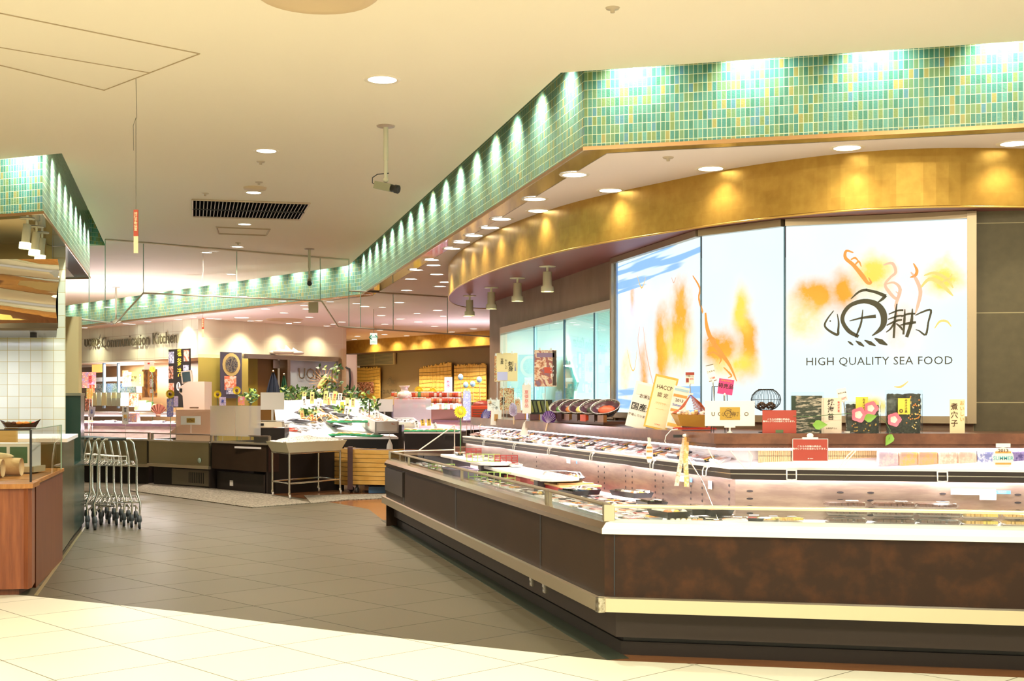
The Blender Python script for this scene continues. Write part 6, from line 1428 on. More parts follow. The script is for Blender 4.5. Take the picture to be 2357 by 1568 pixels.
mb=MB(); q=[f4(0,.1,0),f4(L4_,.1,0),XP(760,23.7)+(0,),XP(640,23.7)+(0,)]; mb.prism([(p[0],p[1]) for p in q],.0,.80,M_kickd); tag(mb.build('black_plinth'),'dark base under the ice bed of the fish island','base')
# fish
def fish(name,label,L,body,belly,group=None,fat=.16):
    t=thing(name,label,'fish',(0,0,-5),0,group); mb=MB(); vs=[];n=10;K=14
    for k in range(K+1):
        u_=k/K; r=fat*L*(math.sin(math.pi*min(1,u_*1.02+.02))**.75)*(1-.45*u_)+.004
        for j in range(n):
            a=2*math.pi*j/n; vs.append(((u_-.5)*L,r*.55*math.cos(a),r*math.sin(a)))
    Mx=Matrix.Translation((0,0,.05*L))@Matrix.Rotation(R(80),4,'X')
    fs=[(k*n+j,k*n+(j+1)%n,(k+1)*n+(j+1)%n,(k+1)*n+j) for k in range(K) for j in range(n)]
    top=[f for i,f in enumerate(fs) if 0<(i%n)<n//2-1]; bot=[f for i,f in enumerate(fs) if not 0<(i%n)<n//2-1]
    mb.add(vs,top,body,True,M=Mx); mb.add(vs,bot,belly,True,M=Mx); mb.build('body',t)
    mb=MB(); tl=.5*L; mb.add([(tl-.03*L,0,.0),(tl+.12*L,.0,.11*L),(tl+.06*L,.0,0),(tl+.12*L,.0,-.11*L)],[(0,1,2),(0,2,3)],body,M=Mx); mb.build('tail',t)
    mb=MB(); mb.add([(-.1*L,0,fat*L*.85),(.05*L,0,fat*L*1.25),(.22*L,0,fat*L*.55)],[(0,1,2)],body,M=Mx); mb.build('dorsal_fin',t)
    mb=MB(); mb.ball((-.42*L,-.022*L,.02*L),.014*L+.001,M_black,6,4,M=Mx); mb.build('eye',t)
    return t
F1=fish('whole_fish','silver fish with a dark back lying on the ice',.42,mat('dark fish back',(.07,.07,.08),.25),F_silver)
F2=fish('whole_fish','slim pale fish lying on the ice',.30,F_silver,F_whit,fat=.11)
F3=fish('whole_fish','red sea bream lying on the ice',.32,F_red,F_pink,fat=.2)
used={}
def putfish(fp,px,py,rz,s,label,group=None,pt=island_pt,ry=0):
    p=pt(px,py) if callable(pt) else pt
    if fp.name not in used: used[fp.name]=1; o=fp; o.location=p; o.rotation_euler=(R(-10),ry,rz); o.scale=(s,)*3; o['label']=label
    else: o=dup(fp,p,rz,label,scale=s); o.rotation_euler=(R(-10),ry,rz)
    if group: o['group']=group
rf=random.Random(8)
big=[(690,975,-35,1.5),(700,955,-38,1.3),(725,965,-30,1.2),(748,948,-35,1.2),(762,940,-38,1.1),(775,958,-30,1.2),(790,975,-25,1.1),(770,985,-15,1.0),(800,962,-30,.9),(735,940,-30,.9)]
for px,py,a,s in big: putfish(F1,px,py,R(a),s,'large silver fish with a dark back laid head-down on the ice slope','large dark backed fish on the ice')
for k in range(22): putfish(F2,660+rf.uniform(0,120),966+rf.uniform(0,30),R(rf.uniform(-60,20)),rf.uniform(.6,.9),'small slim pale fish on the ice slope of the island','small pale fish on the ice')
for px,py in ((640,990),(655,992),(668,989),(628,993),(680,994)): putfish(F3,px,py,R(rf.uniform(-30,30)),.8,'reddish fish near the left end of the ice bed','reddish fish on the ice')
# crabs / orange shellfish heaps
for i,(px,py,l) in enumerate(((715,952,'upper'),(735,966,'right'),(722,972,'lower'),(750,970,'far right'))):
    p=island_pt(px,py); t=thing('crab','orange brown crab on the ice, %s one of the cluster'%l,'crab',p,rf.uniform(0,6)); mo=mat('orange crab shell',(.70,.26,.07),.4,noise=(40,(.82,.50,.22)))
    mb=MB(); mb.ball((0,0,.05),(.10,.08,.035),mo,14,8); mb.build('shell',t)
    for s in (-1,1):
        for k in range(4):
            a=R(-35+25*k); mb=MB(); mb.tube([(s*.08*math.cos(a),.08*math.sin(a),.05),(s*.17*math.cos(a),.17*math.sin(a),.09),(s*.25*math.cos(a),.25*math.sin(a),.02)],[.012,.010,.004],mo,6); mb.build('leg',t)
        mb=MB(); mb.tube([(s*.06,-.06,.05),(s*.13,-.14,.07)],.014,mo,6); mb.ball((s*.12,-.17,.07),(.022,.035,.018),mo,8,5); mb.build('claw',t)
# shellfish in dishes
# green trays on the skirted table
M_gtray=mat('green plastic dish',(.06,.45,.20),.35)
def dish(label,p,rz,seed,group):
    r_=random.Random(seed); t=thing('green_dish',label,'dish',p,rz,group); mb=MB(); mb.lathe([(0,.004),(.10,.004),(.135,.03),(.14,.032),(.10,0),(0,0)],(0,0,0),M_gtray,18,sx=1.15,sy=.75); mb.build('dish',t)
    for k in range(3):
        mb=MB(); m=r_.choice([F_sal,F_gold,F_whit,F_pink]); mb.tube([(-.10,-.04+.035*k,.02),(-.03,-.035+.035*k,.045),(.05,-.04+.035*k,.04),(.11,-.03+.035*k,.025)],[.006,.017,.015,.003],m,7); mb.build('small_fish',t)
    return t
k=0
for row,(y,z,px0,px1,n) in enumerate(((21.82,.862,762,870,8),(22.15,1.10,765,850,6),(25.35,.862,930,1050,8),(25.8,.862,930,1040,6))):
    for i in range(n):
        px=px0+(px1-px0)*(i+.5)/n; zz=max(z,ih(XY(px,y),y)+.0) if row<2 else z
        dish(('green dish of small fish in the front row of the near skirted table','green dish of small fish in the second row on the ice','green dish of small fish in the front row of the far skirted table','green dish of small fish in the back row of the far skirted table')[row],(XY(px,y),y,zz),rf.uniform(-.4,.4),k,('green dishes, near front row','green dishes, near second row','green dishes, far front row','green dishes, far back row')[row]); k+=1
# foam fish boxes
def foambox(label,a,b,w_,h_,fill):
    a=Vector(a);b=Vector(b); e=(b-a); L=e.length; e.normalize(); t=thing('foam_box',label,'foam box',a); s=Vector((0,0,1)).cross(e).normalized(); up=e.cross(s)
    Mx=Matrix((( e.x,s.x,up.x,0),(e.y,s.y,up.y,0),(e.z,s.z,up.z,0),(0,0,0,1)))
    M_foam=mat('white foam box',(.93,.91,.88),.7); th=.03; mb=MB(Mx)
    mb.box((L/2,0,th/2),(L,w_,th),M_foam); mb.box((L/2,-w_/2+th/2,h_/2),(L,th,h_),M_foam); mb.box((L/2,w_/2-th/2,h_/2),(L,th,h_),M_foam); mb.box((th/2,0,h_/2),(th,w_-.001,h_),M_foam); mb.box((L-th/2,0,h_/2),(th,w_-.001,h_),M_foam); mb.build('box_body',t)
    mb=MB(Mx); r_=random.Random(2)
    for k in range(60): x=r_.uniform(.05,L-.05); y=r_.uniform(-w_/2+.05,w_/2-.05); an=r_.uniform(0,3); mb.tube([(x,y,h_*.7),(x+.06*math.cos(an),y+.06*math.sin(an),h_*.75+.01),(x+.10*math.cos(an+.5),y+.10*math.sin(an+.5),h_*.7)],[.012,.010,.004],fill,5)
    mb.build('fish_filling',t)['kind']='stuff'
    mb=MB(Mx); mb.box((.8*L,-w_/2-.002,h_*.5),(.1,.004,.06),mat('faded red print',(.6,.3,.25),.6)); mb.build('printed_mark',t); return t
foambox('long white foam box of pink shrimp propped on the ice, pointing to the aisle',P(820,962,23.6),P(890,997,21.75),.42,.20,mat('pink shrimp',(.82,.42,.30),.4))
foambox('white foam box of ice and small fish to the right of the island',P(925,975,26.5),P(935,985,25.9),.5,.12,F_silver)
# weighing scales
def scale_(label,p,rz,s=1.0,acrylic=False):
    t=thing('weighing_scale',label,'scale',p,rz); t.scale=(s,)*3; mb=MB(); mb.box((0,0,.06),(.44,.36,.10),mat('cream scale body',(.78,.68,.50),.4),taper=.9); mb.build('body',t)
    mb=MB(); mb.box((0,0,.125),(.42,.34,.012),M_steel2); mb.build('weighing_plate',t); mb=MB(); mb.tube([(.0,.17,.10),(0,.17,.42)],.02,K_white,8); mb.build('column',t)
    mb=MB(); mb.box((0,.17,.46),(.40,.05,.30),K_white); mb.build('display_head',t); mb=MB(); mb.box((-.15,-.175,.06),(.10,.01,.04),M_black); mb.build('keypad',t)
    return t
scale_('cream weighing scale with white display back at the left end of the ice',P(624,985,20.95),.05,.95); bpy.context.view_layer.update()
scale_('cream weighing scale at the right of the foam box',(XY(885,24.3),24.3,1.02),.1,.8)
mb=MB(); mb.box((XY(885,24.3),24.3,.51),(.7,.5,1.02),M_kickd); tag(mb.build('scale_plinth'),'dark plinth under the right weighing scale','plinth')
mb=MB(); p=P(624,985,20.95); mb.box((p.x,p.y+.05,(p.z)/2+.12),(.5,.42,p.z-.25),M_kickd); tag(mb.build('scale_plinth'),'dark plinth under the left weighing scale','plinth')
# acrylic sneeze screen and register
M_acr=glass('hazy acrylic',(.90,.84,.78),k=1.2,haze=.42)
p=P(484,1000,21.3);q=P(600,1000,20.5); t=thing('acrylic_screen','hazy acrylic sneeze screen standing on the dark brown case','screen',(p.x,p.y,.9)); I=Matrix.Translation((-p.x,-p.y,-.9)); mb=MB(I)
mb.add([(p.x,p.y,.9),(q.x,q.y,.9),(q.x,q.y,1.40),(p.x,p.y,1.40)],[(0,1,2,3)],M_acr); mb.build('sheet',t); mb=MB(I); m_=(p+q)/2; mb.tube([(m_.x,m_.y-.01,.9),(m_.x,m_.y-.01,1.4)],.006,M_rail,5); mb.build('joint',t)
Yc=23.4; t=thing('cash_register','beige cash register with angled grey screen behind the steel case','cash register',(XY(450,Yc),Yc,ZH(943,Yc)),-.1); w_=sz(420,480,Yc); h_=ZH(879,Yc)-ZH(943,Yc); M_beige=mat('pinkish beige plastic',(.72,.58,.48),.45)
mb=MB(); mb.extr([(-w_*.32,0),(w_*.5,0),(w_*.5,h_),(-w_*.15,h_),(-w_*.5,h_*.80),(-w_*.5,h_*.62),(-w_*.36,h_*.5)],(0,-.2,0),LU,LV,(0,1,0),.4,M_beige); mb.build('body',t)
mb=MB(); mb.box((-w_*.42,-.205,h_*.70),(w_*.10,.01,h_*.12),M_black); mb.build('slot',t); mb=MB(Matrix.Translation((-w_*.22,-.15,h_*1.17))@Matrix.Rotation(R(-6),4,'Y')); mb.box((0,0,0),(w_*.42,.05,h_*.44),M_beige); mb.box((0,-.03,0),(w_*.30,.01,h_*.35),mat('dark grey screen',(.06,.09,.10),.15)); mb.build('monitor',t)
mb=MB(); mb.box((w_*.1,-.203,h_*.08),(w_*.35,.005,h_*.03),T_brn); mb.build('brand_plate',t)
for px0,px1,Y_,z_,l in ((405,485,23.4,ZH(943,23.4),'brown counter under the cash register'),):
    a=XP(px0,Y_-.4); b=XP(px1,Y_-.4); mb=MB(); mb.prism([a,b,XP(px1,Y_+.4),XP(px0,Y_+.4)],.3,z_,mat('brown curved counter',(.32,.20,.12),.4)); tag(mb.build('service_counter'),l,'counter')
mb=MB(); Y_=22.0; mb.extr([(XY(362,Y_),ZH(1003,Y_)),(XY(478,Y_),ZH(998,Y_)),(XY(478,Y_),ZH(948,Y_)),(XY(430,Y_),ZH(950,Y_))],(0,Y_+.6,0),LU,LV,(0,1,0),.05,mat('sloping brown side',(.36,.22,.13),.4)); tag(mb.build('side_board'),'sloping brown side panel rising behind the steel case','panel')
Y_=21.9; t=card('fish_sign','small white card with gold fish emblem standing on the sloping brown panel','sign',(XY(439,Y_),Y_,ZH(978,Y_)),0,sz(416,462,Y_),ZH(958,Y_)-ZH(978,Y_),K_white,pics=[(0,(ZH(958,Y_)-ZH(978,Y_))*.5,sz(430,449,Y_),.08,K_gold)])
mb=MB(); logo(mb,(Vector((0,-.006,(ZH(958,Y_)-ZH(978,Y_))*.5)),LU,LV,LN),.12,T_brn,0); mb.build('fish_mark',t); mb=MB(); mb.tube([(0,0.01,0),(0,.01,-.14)],.006,K_white,6); mb.build('stand',t)
# wooden bins
M_slat=mat('honey bin slat',(.55,.30,.06),.45,noise=(3,(.62,.37,.10)),stretch=(1,1,6))
def bin_(label,p0,p1,depth,z0,z1,n=8):
    p0=Vector(p0);p1=Vector(p1);e=(p1-p0).normalized();nv=Vector((-e.y,e.x)); 
    if nv.y<0: nv=-nv
    L=(p1-p0).length; t=thing('slatted_bin',label,'bin',(p0.x,p0.y,0),math.atan2(e.y,e.x)); h=(z1-z0)/n
    for k in range(n):
        mb=MB(); z=z0+h*(k+.5); 
        mb.box((L/2,0,z),(L,.02,h*.9),M_slat); mb.box((0.01,depth/2,z),(.02,depth,h*.9),M_slat); mb.box((L-.01,depth/2,z),(.02,depth,h*.9),M_slat); mb.build('slat_band',t)
    mb=MB(); mb.box((L/2,depth/2,(z0+z1)/2),(L-.05,depth-.05,z1-z0-.02),mat('dark bin inside',(.08,.04,.015),.7)); mb.build('liner',t)
    for x in (.05,L-.05):
        mb=MB(); Mx=Matrix.Translation((x,.05,.05))@Matrix.Rotation(R(90),4,'Y'); mb.lathe([(0,-.02),(.045,-.02),(.05,0),(.045,.02),(0,.02)],(0,0,0),M_grey,14,M=Mx); mb.box((x,.05,z0*.5+.045),(.03,.03,z0-.07),M_grey); mb.build('caster',t)
    return t
bin_('honey coloured slatted bin on castors beside the near fish case',(XY(812,20.5),20.5),(XY(896,20.3),20.3),.6,.14,.70)
bin_('honey coloured slatted bin partly hidden behind the steel stand',(XY(757,21.3),21.3),(XY(806,20.75),20.75),.5,.10,.70)
mb=MB(); mb.prism([XP(800,20.45),XP(812,20.45),XP(812,20.75),XP(803,20.75)],.06,.74,mat('dark purple board',(.08,.035,.035),.4)); tag(mb.build('end_board'),'dark purple board standing between the two slatted bins','board')
mb=MB(); mb.box((XY(872,20.6),20.62,.055),(.3,.3,.1),mat('blue crate',(.04,.12,.25),.5)); tag(mb.build('blue_crate'),'blue crate on the floor under the slatted bin','crate')
# price cards standing in the ice: (px, py bottom, py top, colour, lean)
pc=[(633,925,904,1,2),(702,940,912,0,-8),(718,930,902,1,0),(728,950,916,0,10),(736,942,921,1,-4),(748,930,900,1,4),(757,938,914,1,-3),(762,925,904,0,0),(768,930,900,1,6),(787,955,925,2,0),(796,962,935,0,4),(800,958,915,1,-2),(812,938,916,1,0),(827,957,936,0,3),(655,998,976,0,14),(699,975,944,1,-12),(720,975,952,1,-10),(745,972,950,0,30),(758,980,958,0,35),(808,980,955,0,-30),(868,970,945,0,-6),(933,985,965,0,-5),(912,990,970,0,-15),(974,980,966,2,-8),(988,980,965,2,-6),(960,985,968,0,-8),(1003,985,973,0,-20),(700,921,903,1,0),(781,926,905,0,5),(840,950,930,0,3)]
KANJI=['鯛','鯖','鮭','鰹','鮪','鰯','烏賊','海老','鰤','蟹']
posn={0:'white',1:'cream yellow',2:'orange yellow'}
cm={0:K_white,1:mat('cream yellow card',(.80,.62,.22),.6),2:mat('orange yellow card',(.72,.46,.06),.6)}
order=sorted(pc); 
def ordinal(i): 
    w=['first','second','third','fourth','fifth','sixth','seventh','eighth','ninth','tenth','eleventh','twelfth','thirteenth','fourteenth','fifteenth','sixteenth','seventeenth']
    return w[i]
cnt={0:0,1:0,2:0}
for px,yb,yt,cl,ln in order:
    p=island_pt(px,yb) if px<905 else P(px,yb,25.9)
    if px>=905: p.z=max(p.z,.87)
    h_=(yb-yt)/F*p.y; w_=sz(0,9.5,p.y); kz=rf.choice(KANJI)
    lab='%s price card on the fish island, %s one from the left'%(posn[cl],ordinal(cnt[cl])); cnt[cl]+=1
    card('price_card',lab,'price tag',p,0,w_,h_,cm[cl],[(kz[0]+'\n'+rf.choice(['山','大','生','海'])+'\n円',0,h_*.5,w_*.62,T_blk if cl!=1 or rf.random()<.6 else T_red,1,.95)],lean=R(ln),tilt=R(-12),group='price cards on the island')
# greenery, bamboo log, prawn ornament
def bush(name,label,cat,px,py,rx,rz_,m,n=60,pt=None,leafL=.10):
    p=pt or island_pt(px,py); t=thing(name,label,cat,p); r_=random.Random(int(px)); mb=MB()
    mb.tube([(0,0,-.02 if p.y>23 or not pt else -(p.z-.76)),(0,0,rz_*.9)],.012,mat('twig brown',(.16,.09,.04),.7),5); mb.build('stem',t); mb=MB()
    for k in range(n):
        a=r_.uniform(0,6.28); rr_=r_.random()**.5; z=r_.uniform(.1,1)*rz_; c=Vector((rx*rr_*math.cos(a),.12*rr_*math.sin(a),z)); d=Vector((r_.uniform(-1,1),r_.uniform(-1,.3),r_.uniform(-.5,1))).normalized(); s=d.orthogonal().normalized()*leafL*.28
        mb.add([c,c+d*leafL*.5+s,c+d*leafL,c+d*leafL*.5-s],[(0,1,2,3)],m if r_.random()<.7 else mat('yellow green leaf',(.35,.50,.08),.5))
    mb.build('leaves',t); return t
M_lf=mat('dark leaf',(.05,.12,.03),.5)
for px,py,rx,rz_,l in ((668,928,.25,.28,'left of the white bamboo log'),(690,925,.3,.25,'in front of the white bamboo log'),(715,926,.3,.25,'below the white bamboo log'),(745,928,.32,.35,'at the right end of the white bamboo log'),(764,920,.25,.62,'rising tall in front of the steel door post'),(800,935,.28,.32,'right of the steel door post'),(822,938,.28,.32,'left of the yellow box'),(712,958,.14,.10,'between fish on the ice'),(786,952,.12,.10,'between fish right of the crabs'),(850,955,.16,.28,'beside the foam box'),(576,930,.15,.22,'beside the vase card on the dark brown case')):
    bush('leafy_branch','green leafy branch '+l,'foliage',px,py,rx,rz_,M_lf,pt=(P(px,py,23.9) if py<940 and px>600 else (P(px,py,22.6) if px<600 else None)))
p=P(705,915,24.0); mb=MB(); mb.tube([P(672,914,24.0),P(706,911,24.0),P(752,903,24.2)],.08,mat('white bamboo log',(.80,.70,.52),.5),12); tag(mb.build('bamboo_log'),'thick white bamboo log lying at the top of the ice bed','log')
mb=MB(); mb.prism([XP(655,23.85),XP(830,23.85),XP(830,24.4),XP(655,24.4)],.2,1.46,M_kickd); tag(mb.build('back_board'),'dark back board behind the ice bed','board')
p=P(748,880,24.2); t=thing('prawn_ornament','spiky orange prawn ornament with long feelers above the greenery','ornament',p); mb=MB(); mo=mat('pale orange prawn',(.85,.48,.18),.4); mb.tube([(-.12,0,-.12),(-.02,0,0),(.12,0,.05),(.22,0,-.02)],[.05,.08,.06,.02],mo,10); mb.build('body',t); mb=MB()
for k in range(26): a=k*.25; mb.tube([(0,0,0),(math.cos(a)*.30,-.05*math.sin(k),math.sin(a)*.28)],[.007,.002],mo,4)
mb.build('feelers',t); mb=MB(); mb.tube([(0,.02,-.02),(0.02,.02,ih(p.x,23.8)-p.z)],.008,M_rail,5); mb.build('stand',t)
# sunflowers
M_sun=mat('sunflower petal',(.90,.66,.02),.5); M_sunc=mat('sunflower centre',(.10,.05,.01),.8)
def sunflower(label,px,py,Y,r_,zb,dark=True):
    c=P(px,py,Y); t=thing('sunflower',label,'flower',(c.x,c.y,zb)); I=Matrix.Translation((-c.x,-c.y,-zb)); mb=MB(I); c=c+Vector((0,-.03,0))
    for k in range(18):
        a=k*2*math.pi/18; d=Vector((math.cos(a),-.15,math.sin(a))); s=Vector((-math.sin(a),0,math.cos(a))); mb.add([c+d*r_*.3,c+d*r_*.7+s*r_*.17,c+d*r_,c+d*r_*.7-s*r_*.17],[(0,1,2,3)],M_sun)
    mb.build('petals',t); mb=MB(I); mb.ball(c+Vector((0,-.01,0)),(r_*.36,.02,r_*.36),M_sunc if dark else M_sun,12,6); mb.build('centre',t); mb=MB(I); mb.tube([c+Vector((0,.01,0)),(c.x,c.y+.02,zb)],.006,MT['vine green'],5); mb.build('stem',t)
sunflower('sunflower above the blue card on the steel case shelf',393,907,22.3,.085,.76); sunflower('sunflower at the left foot of the shellfish poster',502,908,22.6,.075,.76); sunflower('sunflower in front of the shellfish poster',546,899,22.6,.08,.76)
sunflower('small sunflower on a yellow banner behind the left counter',352,850,25.5,.07,1.0,False)
sunflower('fringed yellow sunflower by the far end of the long brown case',1060,948,14.3,.075,.73,False)
sunflower('yellow sunflower against the left part of the middle reed screen',964,899,30.5,.11,1.28,False); sunflower('yellow sunflower on the far jar counter before the reed screen',996,901,30.5,.09,1.28,False)
# standing banner cards around the back
def vcard(label,px0,px1,py0,py1,Y,m,items=(),pics=(),lean=0,pole=None,cat='sign',name='shop_card'):
    w_=sz(px0,px1,Y); h_=ZH(py0,Y)-ZH(py1,Y); t=card(name,label,cat,(XY((px0+px1)/2,Y),Y,ZH(py1,Y)),0,w_,h_,m,[(a,b*w_,c_*h_,d*w_,e_,1,.95) for a,b,c_,d,e_ in items],pics=[(a*w_,b*h_,c_*w_,d*h_,e_) for a,b,c_,d,e_ in pics],lean=R(lean))
    pole=max(.02,ZH(py1,Y)-.76)
    mb=MB(); mb.tube([(0,.006,h_*.9),(0,.006,-pole)],.005,M_steel,5); mb.build('pole',t)
    return t
PB=photo('pastel festival print',[(.85,.8,.85),(.35,.25,.65),(.85,.5,.25),(.8,.3,.35),(.9,.8,.5)],18); PY=photo('yellow festival print',[(.88,.72,.12),(.85,.35,.08),(.88,.75,.3),(.3,.5,.15)],16); PP=photo('violet print',[(.78,.72,.85),(.45,.35,.75),(.85,.75,.85),(.6,.4,.7)],22)
vcard('pastel festival print card at the far left of the back counter',189,221,857,893,24.4,PB,[('夏\n祭',0.1,.5,.3,T_red)],pole=.35)
vcard('yellow card with blue characters and small picture behind the left counter',294,330,856,890,24.6,mat('bright yellow card',(.88,.75,.10),.5),[('本\nま\nぐ\nろ',.3,.5,.17,T_blue),('海鮮\n祭り',-.1,.5,.2,T_blk)],[(-.38,.5,.24,.95,RD)],pole=.4)
vcard('orange and green picture card left of the yellow card',282,295,853,890,24.7,PY,pole=.3)
for i,(a,b,y0,y1) in enumerate(((199,213,894,918),(196,210,917,945),(206,218,886,905))): vcard('food picture card hung below the pastel card, '+('upper','lower','right')[i]+' one',a,b,y0,y1,24.2+.05*i,(PY,BK,RD)[i],pole=.15)
vcard('blue violet dotted card under the sunflower',384,399,918,960,22.25,mat('blue violet card',(.32,.32,.80),.5,noise=(30,(.72,.62,.85),.5,.55)),[('涼\n味',0,.7,.4,T_wht)])
vcard('small violet print card beside the blue violet card',400,410,912,936,22.5,PP,pole=.1)
vcard('pastel card at the left of the dark brown case under the sunflower',505,520,914,934,22.5,PP,[('夏',0,.5,.5,T_blue)]); vcard('orange and pink card in front of the shellfish poster',548,563,913,933,22.5,mat('orange pink card',(.8,.35,.12),.5,noise=(20,(.8,.2,.4),.5,.55)),[('祭',0,.7,.5,T_wht)])
vcard('white card with black characters at the left of the back case',281,296,936,977,23.2,K_white,[('鮮\n魚',0,.8,.4,T_blk),('旬',0,.25,.5,T_blk)],[(0,.45,.5,.2,PY)],pole=.2)
vcard('white leaning price sheet on the left back case',203,217,936,960,23.4,mat('pale violet card',(.80,.74,.84),.5),[('お\n得',0,.5,.4,T_blue)],lean=6,pole=.05)
vcard('blue and white striped vertical card before the middle reed screen',1023,1041,868,904,28.5,mat('pale blue card',(.70,.76,.9),.5),[('氷\n水',0,.55,.5,T_red)],pole=1.1)
# red seasoning counter far right
fj=[(-1.93,29.2),(-.25,28.4)]
S5,f5,L5_,a5=back_case('pink lit display case at the far right of the back area',(XY(905,27.9),27.9),(XY(1075,26.9),26.9),.9,M_case,.86,.3,rail=False,energy=90,lampcol=(.96,.80,1),endl=True)
t=thing('acrylic_screen','lilac tinted acrylic sneeze screen before the far pink case','screen',(XY(945,26.8),26.8,.95)); mb=MB(); mb.box((0,0,.25),(sz(898,993,26.8),.01,.62),glass('lilac acrylic',(.85,.78,.92),k=1.2,haze=.35)); mb.build('sheet',t)
mb=MB(); mb.prism([XP(880,28.95),XP(1075,28.0),XP(1085,29.6),XP(880,30.4)],.2,1.28,mat('plum counter',(.20,.10,.08),.4)); tag(mb.build('jar_counter'),'plum brown counter carrying red jars behind the pink lit case','counter')
jc=[mat('red jar paste',(.60,.09,.04),.3),mat('orange jar label',(.82,.38,.15),.4),mat('white jar label',(.86,.78,.70),.4),mat('green lidded jar',(.12,.35,.12),.4)]
jp=None; rj=random.Random(4)
for row in range(3):
    for i in range(26):
        px=905+i*6.1+rj.uniform(-1,1); Y=28.5+.25*row-.5*(px-905)/170+.35; z=1.28+.0
        kx=rj.choice((0,0,1,1,2,0,3)); z=1.28+.13*row
        if jp is None: jp={}
        if kx not in jp:
            t=thing('seasoning_jar','','jar',(XY(px,Y),Y,z),0,'jars on the plum counter'); mb=MB(); mb.lathe([(0,0),(.045,0),(.045,.10),(.035,.115),(0,.115)],(0,0,0),jc[kx],10); mb.build('glass_body',t); mb=MB(); mb.lathe([(0,.14),(.038,.14),(.038,.115),(0,.115)],(0,0,0),[M_white,M_white,F_red,F_green][kx],10); mb.build('lid',t); jp[kx]=t; o=t
        else: o=dup(jp[kx],(XY(px,Y),Y,z))
        o['label']=('red','orange labelled','white labelled','green')[kx]+' seasoning jar in the '+('front','middle','raised back')[row]+' row on the plum counter'
        o['group']=('red','orange','white','green')[kx]+' jars, '+('front','middle','back')[row]+' row'
for row in (1,2):
    mb=MB(); Y=28.85+.25*row; mb.prism([XP(900,Y-.1),XP(1066,Y-.6),XP(1066,Y-.3),XP(900,Y+.12)],1.281,1.28+.13*row-.001,mat('plum step',(.22,.12,.1),.5)); tag(mb.build('jar_step'),('lower','upper')[row-1]+' plum step under the seasoning jars','step')
p=P(931,912,28.6); t=thing('porcelain_vase','white painted porcelain vase with flared rim on the jar counter','vase',(p.x,p.y,ZH(918,28.6))); mb=MB(); mb.lathe([(0,0),(.13,0),(.17,.06),(.15,.13),(.08,.18),(.085,.24),(.13,.29),(.12,.29),(.07,.24)],(0,0,0),mat('painted porcelain',(.84,.74,.62),.3,noise=(12,(.7,.45,.35),.55,.62)),20); mb.build('body',t)
for a,b,y0,y1,l,m in ((832,871,917,934,'flat yellow cardboard tray left of the jars',mat('yellow cardboard',(.80,.58,.22),.6)),(871,903,912,932,'curled yellow cardboard box with white card left of the jars',MT.get('yellow cardboard'))):
    Y=26.0; m=m or MT['yellow cardboard']; c=P((a+b)/2,y1,Y); t=thing('cardboard_tray',l,'box',c); w_=sz(a,b,Y); h_=ZH(y0,Y)-ZH(y1,Y); mb=MB(); mb.extr([(-w_/2,0),(w_/2,0),(w_/2,h_),(-w_*.1,h_*(.7 if a>860 else 1)),(-w_/2,h_*(.3 if a>860 else 1))],(0,0,0),LU,LV,(0,1,0),.4,m); mb.build('carton',t)
    mb=MB(); mb.box((0,.2,-(c.z-.3)/2),(w_*.9,.38,c.z-.3),M_kickd); mb.build('plinth',t)
# ---- goods on back cases: packs
def goods(fx,L,ang,d,z,n,keys,where,grp,s=1.0):
    for i in range(n): put(keys[i%len(keys)],fx(L*(i+.5)/n,d,0),z,ang+rf.uniform(-.1,.1),where,grp,s)
goods(f1,L1_,a1,.35,.731,12,['white','pink','mixed'],'on the far left steel case deck','packs on the far left case'); goods(f1,L1_,a1,.7,.731,12,['pink','white'],'in the back of the far left case','packs in the back of the far left case')
goods(f1,L1_,a1,1.2,1.061,11,['sushi','mixed','fried','salmon'],'on the upper shelf of the far left case','packs on the upper shelf of the far left case')
goods(f2,L2_,a2,.5,.731,5,['white','pink'],'on the deck of the steel case','packs in the steel case'); goods(f3,L3_,a3,.3,.741,7,['pink','tuna','salmon'],'on the deck of the dark brown case','packs in the dark brown case'); goods(f3,L3_,a3,.6,.741,7,['salmon','white','mixed'],'in the back of the dark brown case','packs in the back of the dark brown case')
goods(f5,L5_,a5,.4,.791,8,['white','mixed'],'on the deck of the far pink case','packs on the far pink case'); goods(f5,L5_,a5,1.1,1.061,8,['mixed','white','pink'],'on the shelf of the far pink case','packs on the shelf of the far pink case')
# coloured goods on the left case ledge
for i,(px,py0,py1,w_,m,l,n_) in enumerate(((311,906,936,22,photo('red snack print',[(.6,.06,.03),(.85,.35,.1),(.85,.7,.6)],20),'red pile of snack bags on the left back counter','snack_bag'),(327,921,945,30,mat('yellow green basket',(.45,.50,.15),.5),'yellow green lidded basket on the left back counter','basket'),(345,925,945,14,mat('deep green basket',(.08,.30,.08),.5),'deep green box right of the yellow green basket','box'),(363,930,950,20,mat('orange wicker',(.65,.33,.08),.6),'shallow orange wicker tray on the left back counter','basket'),(309,950,972,22,PB,'colourful toy-like snack pack on the front of the far left case','snack_bag'))):
    Y=24.2 if i<4 else 23.3; c=P(px,py1,Y); t=thing(n_,l,'snack bag' if n_=='snack_bag' else n_,c); ww=sz(0,w_,Y); hh=ZH(py0,Y)-ZH(py1,Y); mb=MB(); mb.box((0,0,hh/2),(ww,.25,hh),m,taper=.85); mb.build('body',t,bevel=.02)
